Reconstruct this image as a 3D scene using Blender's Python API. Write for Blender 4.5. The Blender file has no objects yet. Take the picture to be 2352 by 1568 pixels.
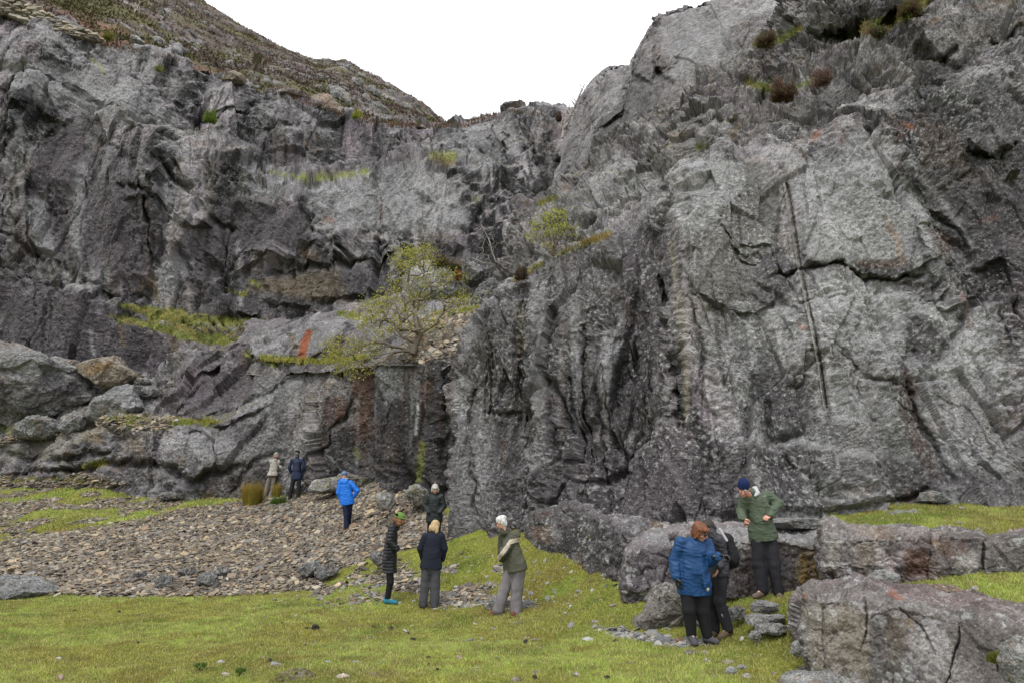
import bpy, bmesh, math, random
import numpy as np
from mathutils import Vector, Matrix

# ------------------------------------------------------------------ camera, sky, sun, exposure
S = bpy.context.scene
COL = S.collection
PITCH = math.radians(14.2)
CAMZ = 1.75
cam_d = bpy.data.cameras.new("camera")
cam_d.lens = 24.0
cam_d.sensor_width = 36.0
cam_d.clip_start = 0.1
cam_d.clip_end = 2000
cam = bpy.data.objects.new("camera", cam_d)
COL.objects.link(cam)
cam.location = (0, 0, CAMZ)
cam.rotation_euler = (math.pi / 2 + PITCH, 0, 0)
S.camera = cam

SUN_EL, SUN_AZ = math.radians(58), math.radians(200)     # azimuth measured from +Y clockwise
W = bpy.data.worlds.new("World")
S.world = W
W.use_nodes = True
wn, wl = W.node_tree.nodes, W.node_tree.links
wn.clear()
sky = wn.new("ShaderNodeTexSky")
sky.sky_type = 'NISHITA'
sky.sun_disc = False
sky.sun_elevation = SUN_EL
sky.sun_rotation = SUN_AZ
sky.air_density = 1.0
sky.dust_density = 3.0
hs = wn.new("ShaderNodeHueSaturation")
hs.inputs['Saturation'].default_value = 0.12
wl.new(sky.outputs[0], hs.inputs['Color'])
tcw = wn.new("ShaderNodeTexCoord")
cn = wn.new("ShaderNodeTexNoise")
cn.inputs['Scale'].default_value = 1.6
cn.inputs['Detail'].default_value = 4
wl.new(tcw.outputs['Generated'], cn.inputs['Vector'])
cr = wn.new("ShaderNodeMapRange")
cr.inputs['From Min'].default_value = 0.3
cr.inputs['From Max'].default_value = 0.7
cr.inputs['To Min'].default_value = 0.93
cr.inputs['To Max'].default_value = 1.04
wl.new(cn.outputs['Fac'], cr.inputs['Value'])
cloud = wn.new("ShaderNodeMix")           # cloud deck: even, near-white, over the clear sky
cloud.data_type = 'RGBA'
cloud.inputs['Factor'].default_value = 0.88
wl.new(hs.outputs['Color'], cloud.inputs[6])
cmul = wn.new("ShaderNodeMix")
cmul.data_type = 'RGBA'
cmul.blend_type = 'MULTIPLY'
cmul.inputs['Factor'].default_value = 1.0
cmul.inputs[6].default_value = (14.2, 14.4, 14.8, 1)
wl.new(cr.outputs['Result'], cmul.inputs[7])
wl.new(cmul.outputs[2], cloud.inputs[7])
bg = wn.new("ShaderNodeBackground")
bg.inputs['Strength'].default_value = 0.095
wl.new(cloud.outputs[2], bg.inputs['Color'])
wo = wn.new("ShaderNodeOutputWorld")
wl.new(bg.outputs[0], wo.inputs['Surface'])

sd = bpy.data.lights.new("sun", 'SUN')
sd.energy = 1.5
sd.angle = math.radians(14)
sd.color = (1.0, 0.97, 0.92)
sun = bpy.data.objects.new("sun", sd)
COL.objects.link(sun)
sdir = Vector((math.sin(SUN_AZ) * math.cos(SUN_EL), math.cos(SUN_AZ) * math.cos(SUN_EL), math.sin(SUN_EL)))
sun.rotation_euler = sdir.to_track_quat('Z', 'Y').to_euler()

S.view_settings.view_transform = 'Standard'
S.view_settings.look = 'None'
S.view_settings.exposure = 0.3
S.view_settings.gamma = 1.0
S.render.resolution_x = 1024
S.render.resolution_y = 682

# ------------------------------------------------------------------ helpers
rnd = random.Random(7)
RG = np.random.default_rng(11)
F = 1568.0
CX, CY = 1176.0, 784.0
sp_, cp_ = math.sin(PITCH), math.cos(PITCH)

def P(vx, vy, Y):
    """point of the place seen at (vx, vy) of a 2352 x 1568 view, Y metres north of the camera"""
    u = vx - CX
    v = CY - vy
    d = np.array([u, F * cp_ - v * sp_, F * sp_ + v * cp_])
    q = d * (Y / d[1])
    q[2] += CAMZ
    return q

def proj(p):
    q = p - np.array([0, 0, CAMZ])
    dep = q[..., 1] * cp_ + q[..., 2] * sp_
    up = -q[..., 1] * sp_ + q[..., 2] * cp_
    dep = np.maximum(dep, 0.05)
    return CX + F * q[..., 0] / dep, CY - F * up / dep

def h3(ix, iy, iz, seed):
    h = (ix.astype(np.int64) * 374761393 + iy.astype(np.int64) * 668265263 + iz.astype(np.int64) * 2147483647 + seed * 974634777) & 0xFFFFFFFF
    h = ((h ^ (h >> 13)) * 1274126177) & 0xFFFFFFFF
    h = ((h ^ (h >> 16)) * 2246822519) & 0xFFFFFFFF
    h = h ^ (h >> 15)
    return (h & 0xFFFFFF).astype(np.float32) / 16777216.0

def vn(p, seed=0):
    """value noise in -1..1"""
    i = np.floor(p).astype(np.int64)
    f = (p - i).astype(np.float32)
    f = f * f * f * (f * (f * 6 - 15) + 10)
    r = 0
    for dx in (0, 1):
        wx = f[..., 0] if dx else 1 - f[..., 0]
        for dy in (0, 1):
            wy = f[..., 1] if dy else 1 - f[..., 1]
            for dz in (0, 1):
                wz = f[..., 2] if dz else 1 - f[..., 2]
                r = r + wx * wy * wz * h3(i[..., 0] + dx, i[..., 1] + dy, i[..., 2] + dz, seed)
    return r * 2 - 1

def fbm(p, o=4, seed=0, gain=0.5):
    a, s, t = 1.0, 0, 0
    for k in range(o):
        s = s + a * vn(p * (2.03 ** k) + 17.3 * k, seed + k)
        t += a
        a *= gain
    return s / t * 1.5

def ridged(p, o=4, seed=0, gain=0.5):
    a, s, t = 1.0, 0, 0
    for k in range(o):
        s = s + a * (1 - 2.2 * np.abs(vn(p * (2.1 ** k) + 9.1 * k, seed + k)))
        t += a
        a *= gain
    return s / t

def facet(p, seed=0, tilt=0.9):
    """piecewise planar broken rock: height, cell random, distance to the cell edge"""
    b = np.floor(p - 0.5).astype(np.int64)
    best = np.full(p.shape[:-1], 1e9, np.float32)
    sec = best.copy()
    hh = np.zeros_like(best)
    h2_ = np.zeros_like(best)
    cid = np.zeros_like(best)
    for dx in (0, 1):
        for dy in (0, 1):
            for dz in (0, 1):
                ix, iy, iz = b[..., 0] + dx, b[..., 1] + dy, b[..., 2] + dz
                ox = p[..., 0] - (ix + 0.15 + 0.7 * h3(ix, iy, iz, seed + 1))
                oy = p[..., 1] - (iy + 0.15 + 0.7 * h3(ix, iy, iz, seed + 2))
                oz = p[..., 2] - (iz + 0.15 + 0.7 * h3(ix, iy, iz, seed + 3))
                d = ox * ox + oy * oy + oz * oz
                r1, r2, r3, r4 = (h3(ix, iy, iz, seed + 4 + k) for k in range(4))
                hv = (r1 - .5) * 1.0 + tilt * ((r2 - .5) * ox * 2 + (r3 - .5) * oy * 2 + (r4 - .5) * oz * 2)
                m = d < best
                m2 = (~m) & (d < sec)
                h2_ = np.where(m, hh, np.where(m2, hv, h2_))
                sec = np.where(m, best, np.minimum(sec, d))
                hh = np.where(m, hv, hh)
                cid = np.where(m, r4, cid)
                best = np.where(m, d, best)
    e = np.sqrt(sec) - np.sqrt(best)
    k = .5 + .5 * ss(0, .012, e)
    return hh * k + h2_ * (1 - k), cid, e

def ss(a, b, x):
    t = np.clip((x - a) / (b - a), 0, 1)
    return t * t * (3 - 2 * t)

def dline(X, Y, pts):
    """distance in view pixels to a polyline, and position along it"""
    D = np.full(X.shape, 1e9)
    T = np.zeros(X.shape)
    n = len(pts) - 1
    for k in range(n):
        ax, ay = pts[k]
        bx, by = pts[k + 1]
        dx, dy = bx - ax, by - ay
        t = np.clip(((X - ax) * dx + (Y - ay) * dy) / (dx * dx + dy * dy + 1e-9), 0, 1)
        d = np.hypot(X - ax - t * dx, Y - ay - t * dy)
        m = d < D
        D = np.where(m, d, D)
        T = np.where(m, (k + t) / n, T)
    return D, T

def inside(X, Y, pts):
    c = np.zeros(X.shape, bool)
    n = len(pts)
    for k in range(n):
        ax, ay = pts[k]
        bx, by = pts[(k + 1) % n]
        cond = ((ay > Y) != (by > Y)) & (X < (bx - ax) * (Y - ay) / ((by - ay) if by != ay else 1e-9) + ax)
        c ^= cond
    return c

def pmask(X, Y, pts, soft=6.0):
    """1 inside the polygon, falling to 0 over soft pixels"""
    m = np.zeros(X.shape, np.float32)
    xs = [a[0] for a in pts]
    ys = [a[1] for a in pts]
    bb = (X > min(xs) - soft) & (X < max(xs) + soft) & (Y > min(ys) - soft) & (Y < max(ys) + soft)
    if not bb.any():
        return m
    x, y = X[bb], Y[bb]
    d, _ = dline(x, y, list(pts) + [pts[0]])
    d = np.where(inside(x, y, pts), d, -d)
    m[bb] = np.clip(0.5 + 0.5 * d / soft, 0, 1)
    return m

def mesh_obj(name, V, faces, mat, parent=None, col=None, smooth=False, link=True):
    me = bpy.data.meshes.new(name)
    V = np.asarray(V, np.float32).reshape(-1, 3)
    faces = np.asarray(faces, np.int32)
    k = faces.shape[1]
    me.vertices.add(len(V))
    me.vertices.foreach_set("co", V.ravel())
    me.loops.add(faces.size)
    me.loops.foreach_set("vertex_index", faces.ravel())
    me.polygons.add(len(faces))
    me.polygons.foreach_set("loop_start", np.arange(0, faces.size, k, dtype=np.int32))
    me.polygons.foreach_set("loop_total", np.full(len(faces), k, np.int32))
    me.polygons.foreach_set("use_smooth", np.full(len(faces), smooth, bool))
    if col is not None:
        a = me.color_attributes.new("Col", 'FLOAT_COLOR', 'POINT')
        c = np.ones((len(V), 4), np.float32)
        c[:, :3] = col
        a.data.foreach_set("color", c.ravel())
    me.update(calc_edges=True)
    if mat:
        me.materials.append(mat)
    o = bpy.data.objects.new(name, me)
    if link:
        COL.objects.link(o)
    if parent:
        o.parent = parent
    return o

def tag(o, label=None, cat=None, group=None, kind=None):
    if label: o['label'] = label
    if cat: o['category'] = cat
    if group: o['group'] = group
    if kind: o['kind'] = kind
    return o

def empty(name, loc, label, cat, group=None):
    o = bpy.data.objects.new(name, None)
    o.empty_display_size = 0.2
    COL.objects.link(o)
    o.location = tuple(loc)
    return tag(o, label, cat, group)

def rebase(o, root):
    """parent o to root keeping its world place (o was built in world coordinates)"""
    o.parent = root
    o.data.transform(Matrix.Translation(-Vector(root.location)))
    return o

# ------------------------------------------------------------------ materials
def mat_new(name, rough=0.8, spec=0.3):
    m = bpy.data.materials.new(name)
    m.use_nodes = True
    n, l = m.node_tree.nodes, m.node_tree.links
    b = n['Principled BSDF']
    b.inputs['Roughness'].default_value = rough
    b.inputs['Specular IOR Level'].default_value = spec
    return m, n, l, b

def rock_mat(name, s1=9.0, bump=0.02, speck=0.5, contrast=0.55, rough=0.72, pebble=0.0):
    """colour from the surface (weathering and crack shade painted per vertex) times fine procedural grain"""
    m, n, l, b = mat_new(name, rough, 0.35)
    at = n.new("ShaderNodeAttribute"); at.attribute_name = "Col"
    tc = n.new("ShaderNodeTexCoord")
    n1 = n.new("ShaderNodeTexNoise")
    n1.inputs['Scale'].default_value = s1
    n1.inputs['Detail'].default_value = 9
    n1.inputs['Roughness'].default_value = 0.72
    l.new(tc.outputs['Object'], n1.inputs['Vector'])
    mr = n.new("ShaderNodeMapRange")
    mr.inputs['From Min'].default_value = 0.3
    mr.inputs['From Max'].default_value = 0.7
    mr.inputs['To Min'].default_value = 1 - contrast
    mr.inputs['To Max'].default_value = 1 + contrast
    l.new(n1.outputs['Fac'], mr.inputs['Value'])
    n2 = n.new("ShaderNodeTexNoise")
    n2.inputs['Scale'].default_value = s1 * 2.8
    n2.inputs['Detail'].default_value = 2
    l.new(tc.outputs['Object'], n2.inputs['Vector'])
    mr2 = n.new("ShaderNodeMapRange")
    mr2.inputs['From Min'].default_value = 0.38
    mr2.inputs['From Max'].default_value = 0.62
    mr2.inputs['To Min'].default_value = 0.74
    mr2.inputs['To Max'].default_value = 1.26
    l.new(n2.outputs['Fac'], mr2.inputs['Value'])
    mm_ = n.new("ShaderNodeMath"); mm_.operation = 'MULTIPLY'
    l.new(mr.outputs['Result'], mm_.inputs[0]); l.new(mr2.outputs['Result'], mm_.inputs[1])
    mx = n.new("ShaderNodeMix"); mx.data_type = 'RGBA'; mx.blend_type = 'MULTIPLY'
    mx.inputs['Factor'].default_value = 1
    l.new(at.outputs['Color'], mx.inputs[6]); l.new(mm_.outputs[0], mx.inputs[7])
    # pale mineral specks and lichen
    v = n.new("ShaderNodeTexVoronoi")
    v.inputs['Scale'].default_value = s1 * 2.2
    l.new(tc.outputs['Object'], v.inputs['Vector'])
    sep = n.new("ShaderNodeSeparateColor")
    l.new(v.outputs['Color'], sep.inputs[0])
    thr = n.new("ShaderNodeMapRange")
    thr.inputs['From Min'].default_value = 0.86 - 0.25 * pebble
    thr.inputs['From Max'].default_value = 0.98
    l.new(sep.outputs[0], thr.inputs['Value'])
    edge = n.new("ShaderNodeMapRange")
    edge.inputs['From Min'].default_value = 0.42
    edge.inputs['From Max'].default_value = 0.22
    l.new(v.outputs['Distance'], edge.inputs['Value'])
    ml = n.new("ShaderNodeMath"); ml.operation = 'MULTIPLY'
    l.new(thr.outputs['Result'], ml.inputs[0]); l.new(edge.outputs['Result'], ml.inputs[1])
    ml2 = n.new("ShaderNodeMath"); ml2.operation = 'MULTIPLY'
    ml2.inputs[1].default_value = speck
    l.new(ml.outputs[0], ml2.inputs[0])
    mx2 = n.new("ShaderNodeMix"); mx2.data_type = 'RGBA'
    mx2.inputs[7].default_value = (0.42, 0.42, 0.41, 1)
    l.new(ml2.outputs[0], mx2.inputs['Factor']); l.new(mx.outputs[2], mx2.inputs[6])
    l.new(mx2.outputs[2], b.inputs['Base Color'])
    bp = n.new("ShaderNodeBump")
    bp.inputs['Strength'].default_value = 0.9
    bp.inputs['Distance'].default_value = bump
    l.new(n1.outputs['Fac'], bp.inputs['Height'])
    l.new(bp.outputs[0], b.inputs['Normal'])
    return m

def col_mat(name, rough=0.85, spec=0.2, scale=40, contrast=0.2, bump=0.0, trans=0.0):
    """vertex colour times small procedural variation"""
    m, n, l, b = mat_new(name, rough, spec)
    at = n.new("ShaderNodeAttribute"); at.attribute_name = "Col"
    tc = n.new("ShaderNodeTexCoord")
    n1 = n.new("ShaderNodeTexNoise")
    n1.inputs['Scale'].default_value = scale
    n1.inputs['Detail'].default_value = 5
    l.new(tc.outputs['Object'], n1.inputs['Vector'])
    mr = n.new("ShaderNodeMapRange")
    mr.inputs['From Min'].default_value = 0.3
    mr.inputs['From Max'].default_value = 0.7
    mr.inputs['To Min'].default_value = 1 - contrast
    mr.inputs['To Max'].default_value = 1 + contrast
    l.new(n1.outputs['Fac'], mr.inputs['Value'])
    mx = n.new("ShaderNodeMix"); mx.data_type = 'RGBA'; mx.blend_type = 'MULTIPLY'
    mx.inputs['Factor'].default_value = 1
    l.new(at.outputs['Color'], mx.inputs[6]); l.new(mr.outputs['Result'], mx.inputs[7])
    l.new(mx.outputs[2], b.inputs['Base Color'])
    if bump:
        bp = n.new("ShaderNodeBump")
        bp.inputs['Distance'].default_value = bump
        bp.inputs['Strength'].default_value = 0.8
        l.new(n1.outputs['Fac'], bp.inputs['Height'])
        l.new(bp.outputs[0], b.inputs['Normal'])
    if trans:
        b.inputs['Subsurface Weight'].default_value = 0.0
        tr = n.new("ShaderNodeBsdfTranslucent")
        l.new(mx.outputs[2], tr.inputs['Color'])
        ms = n.new("ShaderNodeMixShader"); ms.inputs[0].default_value = trans
        l.new(b.outputs[0], ms.inputs[1]); l.new(tr.outputs[0], ms.inputs[2])
        l.new(ms.outputs[0], n['Material Output'].inputs['Surface'])
    return m

M = {
    'near': rock_mat('near_rock', 11.0, 0.03, 0.6, 0.5, pebble=0.6),
    'far': rock_mat('far_rock', 5.0, 0.09, 0.5, 0.55, pebble=.3),
    'block': rock_mat('block_rock', 14.0, 0.018, 0.45, 0.34, pebble=0.1),
    'ground': col_mat('ground_soil', 0.95, 0.1, 14, 0.4, 0.02),
    'blade': col_mat('grass_blades', 0.7, 0.15, 3, 0.15, 0, 0.25),
    'chip': col_mat('slate_chip', 0.7, 0.3, 25, 0.22, 0.004),
    'heather': col_mat('heather_growth', 0.9, 0.1, 4, 0.25),
    'hill': rock_mat('hill_ground', 1.5, 0.15, 0.1, 0.3, 0.9),
    'bark': col_mat('bark', 0.85, 0.2, 30, 0.35, 0.006),
    'leaf': col_mat('spring_leaf', 0.6, 0.25, 6, 0.2, 0, 0.35),
}

# ------------------------------------------------------------------ cliffs: lofted nets of control points broken by noise
def net(name, rows, mat, res=2.2, dispf=None, feats=(), colf=None, warp=0.12, wl_=3.0, seed=0, minw=0.5, maxw=.3):
    A = np.array([[P(*c) for c in r] for r in rows])            # R x C x 3
    SX = np.array([[c[0] for c in r] for r in rows], float)
    SY = np.array([[c[1] for c in r] for r in rows], float)
    R_, C_ = SX.shape
    def off(x, y):
        return (x < -60) | (x > 2412) | (y < -60) | (y > 1620)
    def params(axis):
        ps = [0.0]
        n = R_ if axis == 0 else C_
        wmax = maxw
        for k in range(n - 1):
            if axis == 0:
                px = np.hypot(SX[k + 1] - SX[k], SY[k + 1] - SY[k])
                w = np.linalg.norm(A[k + 1] - A[k], axis=1)
                o = (off(SX[k], SY[k]) & off(SX[k + 1], SY[k + 1]))
            else:
                px = np.hypot(SX[:, k + 1] - SX[:, k], SY[:, k + 1] - SY[:, k])
                w = np.linalg.norm(A[:, k + 1] - A[:, k], axis=1)
                o = (off(SX[:, k], SY[:, k]) & off(SX[:, k + 1], SY[:, k + 1]))
            r = res * (4 if o.mean() > 0.7 else 1)
            m = int(max(4, np.ceil(np.percentile(px, 85) / r), min(60, np.ceil(np.median(w) / minw)), 0 if o.mean() > .7 else min(110, np.ceil(np.median(w) / wmax))))
            ps += [k + (i + 1) / m for i in range(m)]
        return np.array(ps)
    s, t = params(0), params(1)
    Sg, Tg = np.meshgrid(s, t, indexing='ij')
    def samp(Sg, Tg):
        Sg = np.clip(Sg, 0, R_ - 1 - 1e-6)
        Tg = np.clip(Tg, 0, C_ - 1 - 1e-6)
        i, j = Sg.astype(int), Tg.astype(int)
        f, g = (Sg - i)[..., None], (Tg - j)[..., None]
        return (A[i, j] * (1 - f) * (1 - g) + A[i + 1, j] * f * (1 - g) + A[i, j + 1] * (1 - f) * g + A[i + 1, j + 1] * f * g)
    B = samp(Sg, Tg)
    if warp:
        B = samp(Sg + warp * fbm(B / wl_, 3, seed + 50), Tg + warp * fbm(B / wl_ + 31, 3, seed + 60))
    def normals(B, blur):
        du = np.gradient(B, axis=0)
        dv = np.gradient(B, axis=1)
        N = np.cross(dv, du)
        N /= np.linalg.norm(N, axis=2, keepdims=True) + 1e-9
        for _ in range(blur):
            Np = np.pad(N, ((2, 2), (2, 2), (0, 0)), mode='edge')
            N = (Np[:-4, 2:-2] + Np[4:, 2:-2] + Np[2:-2, :-4] + Np[2:-2, 4:] + N) / 5
        N /= np.linalg.norm(N, axis=2, keepdims=True) + 1e-9
        return N
    N = normals(B, 5)
    ctr = B[B.shape[0] // 2, B.shape[1] // 2]
    tocam = np.array([0, 0, CAMZ]) - ctr
    if (N.reshape(-1, 3) @ tocam).mean() < 0:
        N = -N
        flip = True
    else:
        flip = False
    X, Y = proj(B)
    ex = {}
    h = dispf(B, N, X, Y, ex) if dispf else 0
    Q = B + N * h[..., None]
    ray = Q - np.array([0, 0, CAMZ])
    ray /= np.linalg.norm(ray, axis=2, keepdims=True)
    XQ, YQ = proj(Q)
    jx = 7 * fbm(B * 1.3 / wl_ * 3, 3, seed + 70)
    jy = 7 * fbm(B * 1.3 / wl_ * 3 + 50, 3, seed + 71)
    Xj, Yj = X + jx, Y + jy
    crack = np.zeros(X.shape, np.float32)
    push = np.zeros(X.shape)
    for f in feats:
        kind, pts, amt, w = f[:4]
        if kind == 'crack':
            bb = (Xj > min(a[0] for a in pts) - 30) & (Xj < max(a[0] for a in pts) + 30) & (Yj > min(a[1] for a in pts) - 30) & (Yj < max(a[1] for a in pts) + 30)
            if bb.any():
                d, tt = dline(Xj[bb], Yj[bb], pts)
                k = np.exp(-(d / w) ** 2) * (0.35 + 0.65 * np.sin(np.pi * np.clip(tt, .03, .97)) ** .5)
                push[bb] += amt * k
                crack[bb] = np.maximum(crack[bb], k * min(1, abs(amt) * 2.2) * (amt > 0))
        elif kind == 'bore':
            d, tt = dline(XQ, YQ, pts)
            push += amt * np.sqrt(np.clip(1 - (d / w) ** 2, 0, 1))
        elif kind == 'block':
            push -= amt * pmask(Xj, Yj, pts, w)
    Q = Q + ray * push[..., None]
    X, Y = proj(Q)
    N2 = normals(Q, 1)
    if flip: N2 = -N2
    ex.update(crack=crack)
    C = colf(Q, N2, X, Y, ex) if colf else None
    nr, nc = X.shape
    idx = np.arange(nr * nc).reshape(nr, nc)
    a, b, c, d = idx[:-1, :-1], idx[:-1, 1:], idx[1:, 1:], idx[1:, :-1]
    f = np.stack([a, b, c, d] if not flip else [a, d, c, b], -1).reshape(-1, 4)
    o = mesh_obj(name, Q.reshape(-1, 3), f, mat, col=C.reshape(-1, 3) if C is not None else None)
    return o, Q, N2, X, Y

def mixc(C, c, k):
    k = np.asarray(k)[..., None]
    return C * (1 - k) + np.array(c) * k

def tn(p, seed=0):
    """piecewise planar noise: straight facets meeting in creases, -1..1"""
    i = np.floor(p).astype(np.int64)
    f = p - i
    o = np.argsort(-f, axis=-1)
    fs = np.take_along_axis(f, o, -1)
    c = i.copy()
    v = h3(c[..., 0], c[..., 1], c[..., 2], seed) * (1 - fs[..., 0])
    for k in range(3):
        np.put_along_axis(c, o[..., k:k + 1], np.take_along_axis(c, o[..., k:k + 1], -1) + 1, -1)
        w = fs[..., k] - (fs[..., k + 1] if k < 2 else 0)
        v = v + h3(c[..., 0], c[..., 1], c[..., 2], seed) * w
    return v * 2 - 1

def rotm(a, b):
    ca, sa, cb, sb = math.cos(a), math.sin(a), math.cos(b), math.sin(b)
    return np.array([[ca, -sa, 0], [sa * cb, ca * cb, -sb], [sa * sb, ca * sb, cb]])

def disp_factory(big, mid, small, lam, flute=0.0, flx=None, seed=0, aniso=(1, 1, .7), shelf=0.0, step=.35, sm=(-.15, .35), flat=(), tall=.22, jf=1.0):
    def f(B, N, X, Y, ex):
        an = np.array(aniso)
        wp = B + np.stack([fbm(B / lam, 3, seed + 90), fbm(B / lam + 7, 3, seed + 91), fbm(B / lam + 13, 3, seed + 92)], -1) * lam * .12
        rough = .12 + .88 * ss(sm[0], sm[1], fbm(B / (lam * 1.3) + 3, 3, seed + 8))
        for pl in flat:
            rough = rough * (1 - .92 * pmask(X, Y, pl, 10))
        calm = np.ones(X.shape)
        for pl in flat:
            calm = calm * (1 - .6 * pmask(X, Y, pl, 16))
        h = big * (.12 * fbm(B / (lam * 2.6), 2, seed) + .85 * tn((wp * an) @ rotm(.5, .9) / (lam * 1.6), seed + 2))
        h = h + mid * 1.1 * calm * tn((wp * an) @ rotm(1.1, .4) / (lam * .75) + 4, seed + 3)
        h = h + mid * .65 * rough * tn((wp * an) @ rotm(2.1, 1.4) / (lam * .34) + 4, seed + 4)
        h = h + small * 1.0 * rough * tn(wp @ rotm(.3, 2.0) / (lam * .15), seed + 5)
        h = h + small * .5 * (rough + .25) * tn(wp @ rotm(1.7, .2) / (lam * .07), seed + 6)
        h = h + small * .4 * fbm(B / (lam * .06), 3, seed + 40, .6)
        w2 = B + (wp - B) * .35
        f1, c1, e1 = facet(w2 * np.array([1, .6, tall]) @ rotm(.12, .0) / (lam * .85), seed + 1, 1.0)
        f2, c2, e2 = facet(w2 * np.array([1, .7, tall * 1.6]) / (lam * .36) + 5, seed + 20, 1.0)
        c3 = h3(*(np.floor(wp / (lam * .12)).astype(np.int64)[..., k] for k in range(3)), seed + 9)
        h = h + jf * mid * .95 * f1 + jf * mid * .42 * f2 * (.35 + .65 * rough)
        h = h - mid * .3 * np.exp(-(e1 / .03) ** 2) * rough - mid * .12 * np.exp(-(e2 / .05) ** 2) * rough
        if flute:
            q = wp * np.array([1 / (lam * .5), 1 / (lam * .5), .09 / lam])
            k = flx(X, Y) if flx else 1.0
            h = h + flute * k * (1.1 * tn(q, seed + 33) + .6 * tn(q * 2.7 + 3, seed + 34) + .25 * tn(q * 6.3 + 3, seed + 35))
        if shelf:
            zz = (B[..., 2] + .25 * B[..., 0] + fbm(B / lam, 2, seed + 77) * lam * .5) / (lam * .8)
            h = h + shelf * ((zz % 1.0) - .5)
        ex.update(c1=c1, c2=c2, c3=c3, e1=e1, e2=e2, rough=rough)
        return h
    return f

def rock_col(Q, N, ex, lam, seed=0, base=(.185, .185, .19), streak=0.5, warm=0.15, light=0.35, streakx=0.6):
    C = np.ones(Q.shape) * np.array(base) * np.array([.79, .74, .755])
    g = fbm(Q / (lam * 1.7) + 40, 3, seed + 200)
    C = C * (1 + .26 * g)[..., None]
    pur = ss(.0, .7, fbm(Q / (lam * 2.4) + 80, 3, seed + 210))
    C = C * (1 - pur[..., None] * (1 - np.array([.97, .86, .94])))
    gr = ss(.1, .8, fbm(Q / (lam * 1.5) + 120, 3, seed + 220))
    C = C * (1 - gr[..., None] * (1 - np.array([1.0, .98, .90])))
    C = C * np.exp(.6 * (ex['c1'] - .5) + .5 * (ex['c2'] - .5))[..., None]
    C = C * np.exp(.36 * fbm(Q / (lam * .07), 4, seed + 205, .8) + .25 * fbm(Q / (lam * .4), 4, seed + 206, .7))[..., None]
    # dark water streaks run down the face
    xx = Q[..., 0] + .25 * Q[..., 1] + .10 * lam * fbm(Q / (lam * .5), 3, seed + 231)
    q = np.stack([xx * streakx * 2 / lam, 0 * xx, Q[..., 2] * .12 / lam], -1)
    s = fbm(q * np.array([1, 1, 1]), 5, seed + 230, .65)
    s2 = fbm(q * np.array([4.1, 1, 1.9]) + 11, 4, seed + 240, .7)
    s3 = fbm(q * np.array([2.3, 1, .8]) + 31, 4, seed + 245, .7)
    steep = 1 - ss(.45, .8, N[..., 2])
    C = C * (1 - streak * 1.05 * ss(.0, .16, s) * steep)[..., None]
    C = C * (1 - streak * .7 * ss(.05, .2, s2) * steep)[..., None]
    C = C * (1 + streak * .32 * ss(.08, .25, s3) * steep)[..., None]
    # pale lichen and rain washed rock
    l = ss(.08, .34, fbm(Q / (lam * .3) + 60, 6, seed + 250, .8) * .8 + .35 * fbm(Q / lam + 44, 2, seed + 251))
    C = mixc(C, (.34, .34, .345), light * l * (.45 + .55 * ss(-.1, .6, N[..., 2])))
    w = ss(.45, .9, fbm(Q / (lam * .6) + 160, 4, seed + 260, .6))
    C = mixc(C, (.24, .15, .08), warm * w)
    C = C * (1 - .35 * ex['crack'])[..., None]  # shade inside the cracks, put into the colour
    return C

# ------------------------------------------------------------------ weathering and dark hollows painted on the rock (stains, lichen, rust, drill groove shadow), view coordinates
def paint(C, X, Y, items, Q, lam=.6, seed=0):
    wx = 12 * fbm(Q / lam, 6, seed + 300, .7)
    wy = 12 * fbm(Q / lam + 33, 6, seed + 301, .7)
    brk = ss(-.4, .05, fbm(Q / (lam * .7) + 77, 6, seed + 302, .75))
    for it in items:
        c, pts, k = it[:3]
        soft = it[3] if len(it) > 3 else 10
        if len(it) > 4 and it[4] == 'drip':
            xs = [a[0] for a in pts]; ys = [a[1] for a in pts]
            bb = (X > min(xs) - 3 * soft - 4) & (X < max(xs) + 3 * soft + 4) & (Y > min(ys) - 20) & (Y < max(ys) + 20)
            if bb.any():
                d, t = dline((X + wx * .22)[bb], (Y + wy)[bb], pts)
                m = np.zeros(X.shape)
                m[bb] = ss(1.25, .55, d / (soft * (1 - .55 * t))) * ss(1.02, .75, t)
                C = mixc(C, c, np.clip(m * k, 0, 1) * (.55 + .45 * brk))
            continue
        if len(it) > 4 and it[4] == 'exact':
            if len(it) > 5:
                d, _ = dline(X, Y, pts); m = np.clip((soft - d) / 1.5, 0, 1)
            else:
                m = pmask(X + wx * .25, Y + wy * .25, pts, soft)
            C = mixc(C, c, m * k)
            continue
        if len(pts) == 2 or (len(it) > 4 and it[4] == 'line'):
            xs = [a[0] for a in pts]; ys = [a[1] for a in pts]
            bb = (X > min(xs) - 60) & (X < max(xs) + 60) & (Y > min(ys) - 60) & (Y < max(ys) + 60)
            m = np.zeros(X.shape)
            if bb.any():
                d, _ = dline((X + wx * .5)[bb], (Y + wy * .5)[bb], pts)
                m[bb] = np.exp(-(d / soft) ** 2)
        else:
            m = pmask(X + wx, Y + wy, pts, soft * .55)
        C = mixc(C, c, np.clip(m * k * 1.25, 0, 1) * (0.62 + .38 * brk))
    return C

DARK, DK2, RUST, ORNG, PALE, LT, OCHRE, PURP, GREEN = (.030, .028, .030), (.045, .042, .044), (.080, .043, .030), (.25, .065, .015), (.33, .33, .335), (.23, .23, .235), (.16, .115, .06), (.058, .050, .057), (.09, .105, .03)
MOSS = (.13, .14, .02)
TURF = (.17, .19, .035)

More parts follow.
